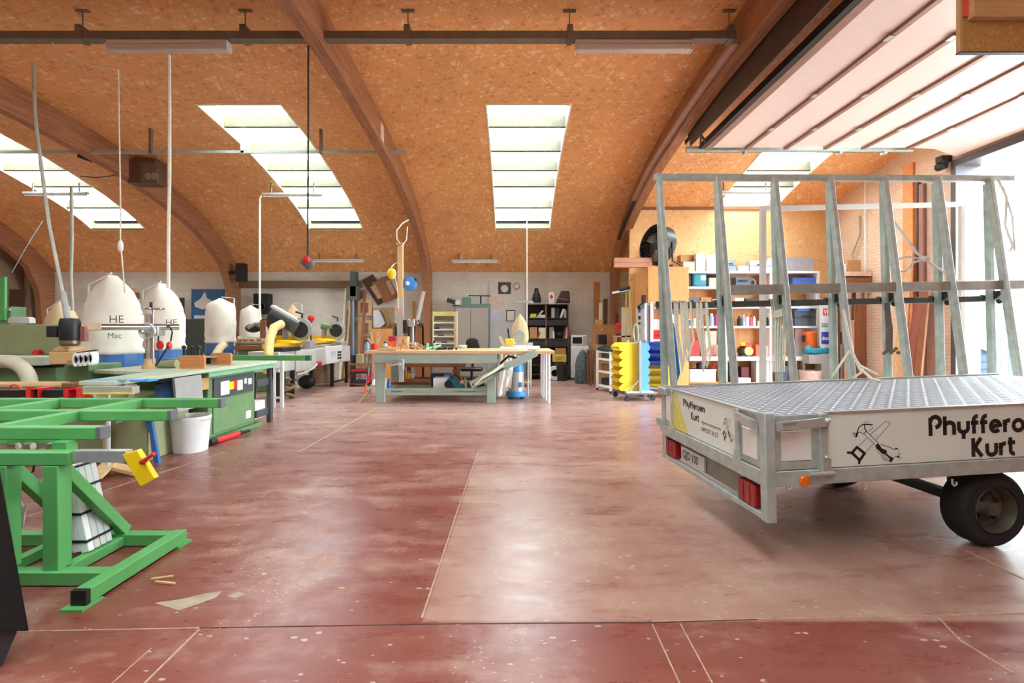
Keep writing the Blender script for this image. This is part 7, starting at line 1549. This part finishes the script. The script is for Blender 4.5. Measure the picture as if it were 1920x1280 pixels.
def G(lab, cat, name, x0, x1, sh, hp, m, dd=.25, dy=.05, bevel=.004, grp=None, extra=None):
    z0 = zs_[sh] if isinstance(sh, str) else sh; a, b = X(x0, d+dy), X(x1, d+dy); h = hp*d/900
    T = thing(name, lab, cat, ((a+b)/2, d+dy+dd/2, z0), 0, grp)
    part(T, 'body', MB().box(a, b, d+dy, d+dy+dd, z0, z0+h), m, bevel=bevel)
    y = d+dy
    if extra == 'case': part(T, 'handle', MB().tube([((a+b)/2-.09, y-.02, z0+h*.62), ((a+b)/2-.09, y-.05, z0+h*.62), ((a+b)/2+.09, y-.05, z0+h*.62), ((a+b)/2+.09, y-.02, z0+h*.62)], .014, 6), M_DARK); part(T, 'lid', MB().box(a-.004, b+.004, y-.006, y+dd, z0+h*.5, z0+h*.54), M_DARK)
    elif extra == 'label': part(T, 'sticker', MB().box(a+(b-a)*.55, b-(b-a)*.1, y-.004, y, z0+h*.45, z0+h*.8), M_PAPER)
    elif extra == 'lid': part(T, 'lid', MB().box(a-.012, b+.012, y-.012, y+dd+.012, z0+h*.84, z0+h), M_WPL)
    elif extra == 'flap': part(T, 'flap', MB().prism([(a, y, z0+h), (b, y, z0+h), (b, y-.10, z0+h+.04), (a, y-.10, z0+h+.04)], (0, 0, .006)), m)
    return T
M_TCASE = mat('case_teal', (40, 140, 160), .45); M_NAVY = mat('navy', (40, 46, 80)); M_SLATE = mat('case_slate', (84, 96, 112), .5); M_PINKC = mat('carton_pink', (226, 196, 180), .7); M_WC = mat('carton_white', (232, 226, 222), .7)
# on top
G('pale pink carton at the left end of the shelving top', 'carton', 'carton', 1281, 1303, 'top', 18, M_PINKC, extra='label')
G('brown folded cardboard behind the cartons on the shelving top', 'cardboard', 'cardboard', 1276, 1304, zs_['top']+19*d/900, 14, M_CARD, dy=.2)
G('white carton beside the pink one on the shelving top', 'carton', 'carton', 1305, 1322, 'top', 22, M_WC, extra='label', dy=.02)
G('narrow white carton stacked above the white one on the shelving', 'carton', 'carton', 1305, 1321, zs_['top']+22.5*d/900, 11, M_WC)
G('white carton right of the stacked pair on the shelving top', 'carton', 'carton', 1326, 1344, 'top', 32, M_WC, extra='label')
G('grey machine case on the shelving top near the second post', 'case', 'tool_case', 1350, 1380, 'top', 22, mat('case_grey', (150, 160, 168), .5), extra='case')
G('flat white carton on the shelving top in the middle', 'carton', 'carton', 1384, 1404, 'top', 10, M_WC)
G('silver tool case on the shelving top in the middle', 'case', 'tool_case', 1406, 1448, 'top', 20, mat('case_silver', (190, 198, 200), .4, .3), extra='case')
G('white carton on the shelving top before the grey machine', 'carton', 'carton', 1449, 1460, 'top', 27, M_WC)
T = G('long grey machine cover on the shelving top at the right', 'machine', 'machine_cover', 1468, 1526, 'top', 26, mat('cover_grey', (150, 150, 156), .5), dd=.35)
solo('long_lath', 'long thin lath lying over the goods on the shelving top', 'lath', MB().bar(P(1390, 475, 11.75), P(1555, 490, 11.75), .03, .03), M_PINE)
# first shelf
G('teal rounded tool case on the upper shelf at the left', 'case', 'tool_case', 1299, 1326, 'a', 27, M_TCASE, bevel=.05, extra='label')
G('black bag left of the teal tool case on the upper shelf', 'bag', 'bag', 1285, 1297, 'a', 24, M_DARK, bevel=.04)
G('cream carton on the upper shelf right of the teal case', 'carton', 'carton', 1330, 1355, 'a', 17, M_PINKC)
G('navy tool case on the upper shelf in the middle bay', 'case', 'tool_case', 1380, 1405, 'a', 18, M_SLATE, extra='case')
solo('coil_roll', 'roll of wire on the upper shelf beside the navy case', 'coil', MB().lathe([(.05, -.04), (.10, -.04), (.10, .04), (.05, .04), (.05, -.04)], (X(1413, d), d+.1, zs_['a']+.10), 18, 'y'), M_SLATE)
G('red and white carton on the upper shelf in the middle bay', 'carton', 'carton', 1436, 1462, 'a', 22, mat('carton_red', (220, 120, 120), .6), dy=.08)
G('blue printed bag on the upper shelf in the right bay', 'bag', 'bag', 1486, 1530, 'a', 18, mat('bag_blue', (60, 100, 196), .5), bevel=.03)
# second shelf
G('dark drill case on the second shelf at the left', 'case', 'tool_case', 1292, 1312, 'b', 17, M_SLATE, extra='case')
G('orange box on the second shelf beside the dark drill case', 'box', 'box', 1314, 1334, 'b', 17, M_ORANGE)
G('blue grey box on the second shelf right of the orange one', 'box', 'box', 1336, 1350, 'b', 14, mat('box_bluegrey', (120, 160, 190), .5))
G('dark grey case on the second shelf in the middle bay', 'case', 'tool_case', 1398, 1422, 'b', 15, M_DARK, extra='case')
G('white carton on the second shelf in the middle bay', 'carton', 'carton', 1378, 1395, 'b', 16, M_PINKC)
G('light blue tray on the second shelf in the right bay', 'tray', 'tray', 1500, 1528, 'b', 12, mat('tray_lblue', (160, 190, 220), .5))
# bottles on the third shelf
bm = (M_WPL, M_RED, mat('pinkish', (220, 90, 130), .4), M_YEL, M_WPL, M_TEAL, M_WPL, mat('bottle_lilac', (180, 170, 214), .4))
bl = ['teal can at the left end of the bottle row', 'white can next to the teal one in the bottle row', 'white jar third in the bottle row', 'pale blue bottle fourth in the bottle row', 'magenta can in the left bay of the bottle row', 'black and yellow can in the left bay of the bottle row', 'white can beside the second upright in the bottle row', 'white bottle just right of the second upright', 'black topped bottle in the middle bay of the bottle row', 'lilac tube in the middle bay of the bottle row', 'white tube with a pink cap in the middle bay', 'pink tube in the middle bay of the bottle row', 'white tube right of the pink one in the bottle row', 'short white jar at the right of the middle bay', 'dark flask at the right end of the bottle row']
bp = [1292, 1303, 1313, 1334, 1343, 1350, 1357, 1370, 1386, 1394, 1401, 1408, 1414, 1424, 1438]
bc = [M_TEAL, M_WPL, M_WPL, mat('bottle_pblue', (150, 196, 226), .4), mat('magenta', (204, 50, 140), .4), M_YEL, M_WPL, M_WPL, M_DARK, mat('bottle_lilac', (180, 170, 214)), M_WPL, mat('pinkish', (220, 90, 130)), M_WPL, M_WPL, M_DARK]
for k, (px, lb) in enumerate(zip(bp, bl)):
    h = (.17, .22, .18, .3, .28, .24, .2, .2, .24, .26, .26, .26, .24, .15, .2)[k]; r = (.05, .05, .055, .055, .04, .045, .04, .04, .045, .04, .04, .035, .035, .05, .05)[k]; x = X(px, d+.1)
    T = thing('bottle', lb, 'bottle', (x, d+.1, zs_['c']), 0, 'bottles on the third shelf')
    part(T, 'body', MB().lathe([(r, 0), (r, h*.72), (r*.5, h*.84), (r*.5, h*.88)], (x, d+.1, zs_['c']), 14), bc[k]); part(T, 'cap', MB().lathe([(r*.55, h*.88), (r*.55, h), (0, h)], (x, d+.1, zs_['c']), 12), (M_WPL, M_RED, M_DARK)[k % 3])
T = G('dark blue grey power tool case on the third shelf in the right bay', 'case', 'tool_case', 1490, 1532, 'c', 30, M_SLATE, extra='case'); part(T, 'top_tray', MB().box(X(1496, d), X(1520, d), d+.03, d+.2, zs_['c']+.36, zs_['c']+.42), M_SKYB)
G('tall brown wooden board standing in the right bay of the third shelf', 'board', 'board', 1470, 1478, 'c', 30, M_OAKZ, dd=.04)
# on the worktop
G('tan carton on the worktop at the left of the shelving', 'carton', 'carton', 1322, 1344, 'd', 48, M_PINKC, dd=.2, dy=.15)
G('red box on the worktop left of the tan carton', 'box', 'box', 1296, 1312, 'd', 30, M_RED, dy=.1)
G('white tub on the worktop in the left bay', 'tub', 'tub', 1346, 1357, 'd', 22, M_WC, dy=-.05, extra='lid')
G('yellow and violet booklet standing beside the second upright', 'booklet', 'booklet', 1371, 1378, 'd', 38, mat('booklet', (190, 120, 150), .5), dd=.03, dy=-.1)
T = thing('grinder', 'small grinder with a yellow wheel on the worktop', 'grinder', (X(1400, d), d+.05, zs_['d'])); x = X(1400, d)
part(T, 'wheel', MB().lathe([(.03, -.03), (.10, -.03), (.11, 0), (.10, .03), (.03, .03)], (x+.02, d-.05, zs_['d']+.13), 20, 'y'), mat('wheel_yellow', (236, 210, 110), .5)); part(T, 'motor', MB().ball((x-.08, d+.05, zs_['d']+.13), (.12, .12, .12)), M_DARK); part(T, 'guard', MB().bar((x-.12, d-.02, zs_['d']+.28), (x+.10, d-.02, zs_['d']+.26), .1, .09), M_RED, bevel=.02); part(T, 'base', MB().box(x-.16, x+.12, d-.06, d+.12, zs_['d'], zs_['d']+.04), M_DARK); part(T, 'cover', MB().ball((x-.10, d-.02, zs_['d']+.29), (.07, .06, .05)), M_YEL)
G('orange red can on the worktop at the right of the middle bay', 'can', 'can', 1417, 1424, 'd', 22, mat('can_red', (240, 80, 50), .4))
G('pink paper bag on the worktop behind the ropes', 'bag', 'bag', 1432, 1446, 'd', 20, mat('bag_pink', (236, 180, 180), .6), bevel=.02)
G('pale grey panel standing on the worktop in the right bay', 'panel', 'panel', 1492, 1518, 'd', 52, mat('panel_lgrey', (206, 200, 204), .5), dd=.04, dy=.2)
T = thing('jerry_can', 'bright orange canister on the worktop in the right bay', 'canister', (X(1528, d), d, zs_['d'])); a, b = X(1514, d-.1), X(1532, d-.1)
part(T, 'body', MB().hexa([(a+.02, d-.12, zs_['d']+.13), (b, d-.12, zs_['d']+.13), (b, d+.1, zs_['d']+.13), (a+.02, d+.1, zs_['d']+.13), (a-.02, d-.12, zs_['d']+.58), (b, d-.12, zs_['d']+.60), (b, d+.1, zs_['d']+.60), (a-.02, d+.1, zs_['d']+.58)]), M_ORANGE, bevel=.03); part(T, 'stand', MB().box(a+.0, b, d-.12, d+.1, zs_['d'], zs_['d']+.13), M_TCASE); part(T, 'handle', MB().box(a-.05, a-.01, d-.03, d+.03, zs_['d']+.34, zs_['d']+.5), M_DARK)
T = thing('hand_planer', 'turquoise electric tool lying on the worktop under the orange canister', 'power tool', (X(1540, d-.3), d-.3, Z(668, d))); c = P(1535, 657, d-.28)
part(T, 'body', MB().bar(c+Vector((-.22, 0, -.02)), c+Vector((.22, 0, .0)), .13, .14), mat('tool_turquoise', (50, 150, 180), .4), bevel=.04); part(T, 'head', MB().ball(c+Vector((-.24, 0, .02)), (.09, .07, .10)), mat('tool_turquoise', (50, 150, 180))); part(T, 'grip', MB().tube([c+Vector((.02, 0, .08)), c+Vector((.10, 0, .15)), c+Vector((.2, 0, .08))], .02, 8), M_DARK)
T = thing('side_table', 'grey side table under the turquoise tool at the right of the shelving', 'table', (X(1522, d-.3), d-.35, 0)); xa, xb = X(1508, d-.3), X(1536, d-.3)
part(T, 'top', MB().box(xa, xb, d-.48, d-.225, zs_['d']-.14, c.z-.09), M_GREY); part(T, 'leg', MB().box(xb-.06, xb, d-.48, d-.23, 0, zs_['d']-.14), M_GREY); part(T, 'leg', MB().box(xa, xa+.04, d-.27, d-.23, 0, zs_['d']-.14), M_GREY)
# below the worktop
zf = .13
G('white crate under the worktop at the left', 'crate', 'crate', 1294, 1342, zf, 24, M_WC, extra='lid')
T = thing('circular_saw', 'circular saw with a red cable under the worktop', 'power tool', (X(1330, d), d+.1, zf+.32)); x = X(1334, d); part(T, 'cable', MB().tube([(x-.1, d-.03, zf+.62), (x+.06, d-.04, zf+.66), (x+.11, d-.04, zf+.5), (x+.02, d-.04, zf+.36)], .016, 6), M_RED); part(T, 'body', MB().box(x-.3, x-.08, d, d+.2, zf+.305, zf+.46), M_DARK, bevel=.03)
G('black bag under the worktop by the second upright', 'bag', 'bag', 1366, 1377, zf, 36, M_DARK, bevel=.04)
G('dark red crate under the worktop in the middle bay', 'crate', 'crate', 1390, 1404, zf, 28, mat('crate_wine', (110, 30, 40), .5))
G('white carton low under the worktop in the middle bay', 'carton', 'carton', 1384, 1408, zf+.0, 9, M_WC, dy=-.1, dd=.12)
G('white storage box with a lid under the worktop', 'box', 'storage_box', 1418, 1443, zf, 46, M_WPL, dy=.0, extra='lid')
G('grey blue crate under the worktop in the right bay', 'crate', 'crate', 1470, 1490, zf, 30, mat('crate_bluegrey', (130, 140, 170), .5))
T = thing('paint_bucket', 'pale pink bucket with a printed label under the worktop at the right', 'bucket', (X(1518, d), d, 0)); x = X(1519, d-.3); part(T, 'tub', MB().lathe([(.20, .0), (.235, .42), (.24, .44), (.22, .44), (.19, .02), (0, .02)], (x, d-.3+.0, .13-.13), 24), mat('bucket_pink', (240, 216, 208), .5), angle=50); part(T, 'print', MB().prism([(x-.05, d-.53, .17), (x+.05, d-.53, .17), (x+.05, d-.533, .21), (x-.05, d-.533, .21)], (0, .005, 0)), M_GREY)
G('tan carton behind the pale pink bucket', 'carton', 'carton', 1500, 1526, .13, 44, M_CARD, dy=.1)
G('lilac grey panel standing at the right end under the worktop', 'panel', 'panel', 1530, 1552, 0, 60, mat('panel_lilac', (190, 190, 214), .5), dd=.04, dy=-.1)
# advert board beside the shelving
d = 11.1
T = thing('advert_board', 'pale board with supplier lettering standing right of the shelving', 'sign', (X(1558, d), d, 0))
part(T, 'board', MB().box(X(1538, d), X(1580, d), d, d+.03, Z(712, d), Z(560, d)), mat('advert_white', (214, 226, 230), .4, var=.02))
def adv(n, y0, y1, m, x0=1540, x1=1578): return part(T, n, MB().box(X(x0, d), X(x1, d), d-.004, d, Z(y1, d), Z(y0, d)), m)
p1 = adv('red_field', 578, 591, mat('advert_red', (226, 50, 66), .5), 1543, 1576); p2 = adv('blue_field', 622, 645, mat('advert_blue', (52, 66, 180), .5))
part(T, 'lettering', text_mb('VELUX', .155, (X(1544.5, d), d-.005, Z(589, d)), (1, 0, 0), (0, 0, 1), 0, .004, sx=.72), M_WPL)
part(T, 'lettering', text_mb('sadolin', .20, (X(1540, d), d-.005, Z(613, d)), (1, 0, 0), (0, 0, 1), 0, .004, sx=.75), mat('advert_green', (60, 160, 140), .5))
part(T, 'lettering', text_mb('deceuninck', .13, (X(1541, d), d-.006, Z(637, d)), (1, 0, 0), (0, 0, 1), 0, .003, sx=.70), M_WPL)
part(T, 'lettering', text_mb('4', .22, (X(1556, d), d-.005, Z(575, d)), (1, 0, 0), (0, 0, 1), 0, .003), mat('advert_red', (226, 50, 66)))
part(T, 'foot', MB().box(X(1540, d), X(1578, d), d-.1, d+.03, 0, Z(712, d)), M_GREY)
# right of the shelving: timber shelf, boards and pipes on the brick wall
d = 10.65
T = thing('timber_rack', 'wall shelf of reddish timber right of the shelving', 'rack', (X(1605, d), d, 0))
for k, (y0, y1) in enumerate(((517, 509), (534, 520), (545, 536))): part(T, 'plank', MB().box(X(1584, d), 7.98, d, d+.35, Z(y0, d), Z(y1, d)), M_OAK if k else M_PINKC)
for px in (1588, 1618): part(T, 'bracket', MB().box(X(px, d), X(px+5, d), d+.3, d+.36, 0, Z(545, d)), M_OAKZ)
solo('carton', 'tan carton on the timber shelf by the brick wall', 'carton', MB().box(X(1592, d), X(1617, d), d+.05, d+.3, Z(509, d), Z(487, d)), M_CARD)
solo('bag', 'pale bag beside the tan carton on the timber shelf', 'bag', MB().box(X(1585, d), X(1591, d), d+.05, d+.25, Z(509, d), Z(494, d)), M_WC, bevel=.02)
solo('tall_board', 'tall brown board leaning below the timber shelf', 'board', MB().box(X(1602, 10.6), X(1624, 10.6), 10.58, 10.62, 0, Z(560, 10.6)), M_OAKZ)
solo('tan_board', 'tan panel leaning below the timber shelf next to the brown board', 'panel', MB().box(X(1584, 10.6), X(1601, 10.6), 10.58, 10.62, 0, Z(600, 10.6)), mat('panel_peach', (214, 170, 140), .6))
wx = XR-.02
def onwall(lab, cat, name, x0, x1, y0, y1, m, th=.05):
    ya, yb = 900*XR/(x1-960), 900*XR/(x0-960); ym = (ya+yb)/2
    return solo(name, lab, cat, MB().box(XR-th, XR, ya, yb, max(0, Z(y1, ym)), Z(y0, ym)), m)
onwall('tall orange board fixed to the cream brick wall', 'board', 'tall_board', 1697, 1716, 308, 760, mat('board_orange', (230, 150, 90), .55))
onwall('dark slim pipe on the brick wall right of the orange board', 'pipe', 'wall_pipe', 1724, 1728, 330, 720, mat('pipe_brown', (96, 64, 50), .5), .08)
onwall('brown timber post on the brick wall beside the doorway', 'post', 'wall_post', 1738, 1746, 345, 720, mat('post_mauve', (150, 110, 96), .6), .16)
onwall('wide taupe post on the brick wall nearest the doorway', 'post', 'wall_post', 1747, 1764, 330, 720, mat('post_taupe', (190, 160, 142), .6), .1)
onwall('white conduit running up the brick wall', 'conduit', 'conduit', 1624, 1626, 340, 640, M_WPL, .04)
for k, (px, w, h0, m, lab) in enumerate(((1690, 12, 470, mat('board_sand', (206, 160, 120), .6), 'sand coloured board leaning on the brick wall'), (1706, 10, 560, mat('board_red', (150, 84, 72)), 'reddish board leaning in front of the orange board'), (1722, 8, 540, M_OAKZ, 'slim brown board leaning beside the dark pipe'), (1676, 10, 600, M_PINEZ, 'pine board leaning on the brick wall near the advert board'))):
    yy = 900*7.7/(px+w/2-960); solo('leaning_board', lab, 'board', MB().hexa([(7.55, yy-.12, 0), (7.59, yy-.12, 0), (7.59, yy+.04, 0), (7.55, yy+.04, 0), (7.79, yy-.08, Z(h0, yy)), (7.83, yy-.08, Z(h0, yy)), (7.83, yy+.08, Z(h0, yy)), (7.79, yy+.08, Z(h0, yy))]), m, 'boards along the brick wall')
T = thing('hanging_cable', 'grey cable looping down the cream brick wall', 'cable', (XR-.05, 10.9, Z(660, 10.9)))
part(T, 'cable', MB().tube([(XR-.04, 11.0, Z(405, 11)), (XR-.06, 10.95, Z(440, 11)), (XR-.1, 11.15, Z(476, 11)), (XR-.06, 10.9, Z(520, 11)), (XR-.06, 10.85, Z(600, 11)), (XR-.05, 10.9, Z(655, 11))], .018, 6), M_HOSE)
EXPO = 0.95
# ================================================================== LIGHT, CAMERA
wd = bpy.data.worlds.new('World'); SC.world = wd; wd.use_nodes = True
bg = wd.node_tree.nodes['Background']; bg.inputs[0].default_value = (.82, .95, 1.0, 1); 
_nt = wd.node_tree; _tc = _nt.nodes.new('ShaderNodeTexCoord'); _dp = _nt.nodes.new('ShaderNodeVectorMath'); _dp.operation = 'DOT_PRODUCT'
_dp.inputs[1].default_value = Vector((.94, .1, .32)).normalized(); _nt.links.new(_tc.outputs['Generated'], _dp.inputs[0])
_mr = _nt.nodes.new('ShaderNodeMapRange'); _mr.inputs[1].default_value = .0; _mr.inputs[2].default_value = 1; _mr.inputs[3].default_value = 6.0; _mr.inputs[4].default_value = 16.0
_nt.links.new(_dp.outputs['Value'], _mr.inputs[0]); _nt.links.new(_mr.outputs[0], bg.inputs[1])
def portal(name, loc, rot, sx, sy):
    l = bpy.data.lights.new(name, 'AREA'); l.shape = 'RECTANGLE'; l.size = sx; l.size_y = sy; l.cycles.is_portal = True
    o = bpy.data.objects.new(name, l); COL.objects.link(o); o.location = loc; o.rotation_euler = rot
portal('doorway_portal', (XR+.42, (DY0+DY1)/2, DZ/2), (0, PI/2, 0), DZ, DY1-DY0)
portal('front_wall_portal', (0, YF-.32, 1.72), (PI/2, 0, 0), 12, 2.05)  # added sampling portal behind the solid front wall; no window there
for (y0, y1) in SKYY:
    for (x0, x1) in SKY:
        if shut(x0, y0): continue
        ym = (y0+y1)/2; sl = math.atan2(zc(y1)-zc(y0), y1-y0)
        portal('skylight_portal', ((x0+x1)/2, ym, zc(ym)+.62), (sl, 0, 0), x1-x0+.1, 4.9)
cam = bpy.data.cameras.new('Camera'); co = bpy.data.objects.new('Camera', cam); COL.objects.link(co)
cam.sensor_width = 36; cam.lens = F/1920*36; cam.shift_x = 0; cam.shift_y = -(640-CY)/1920
co.location = (0, 0, HC); co.rotation_euler = (PI/2, 0, 0); cam.clip_start = .05
SC.camera = co
SC.view_settings.view_transform = 'Standard'; SC.view_settings.look = 'None'; SC.view_settings.gamma = 1
SC.view_settings.use_curve_mapping = False; SC.view_settings.exposure = EXPO
SC.cycles.use_denoising = True
SC.cycles.max_bounces = 10; SC.cycles.diffuse_bounces = 6; SC.cycles.transparent_max_bounces = 12
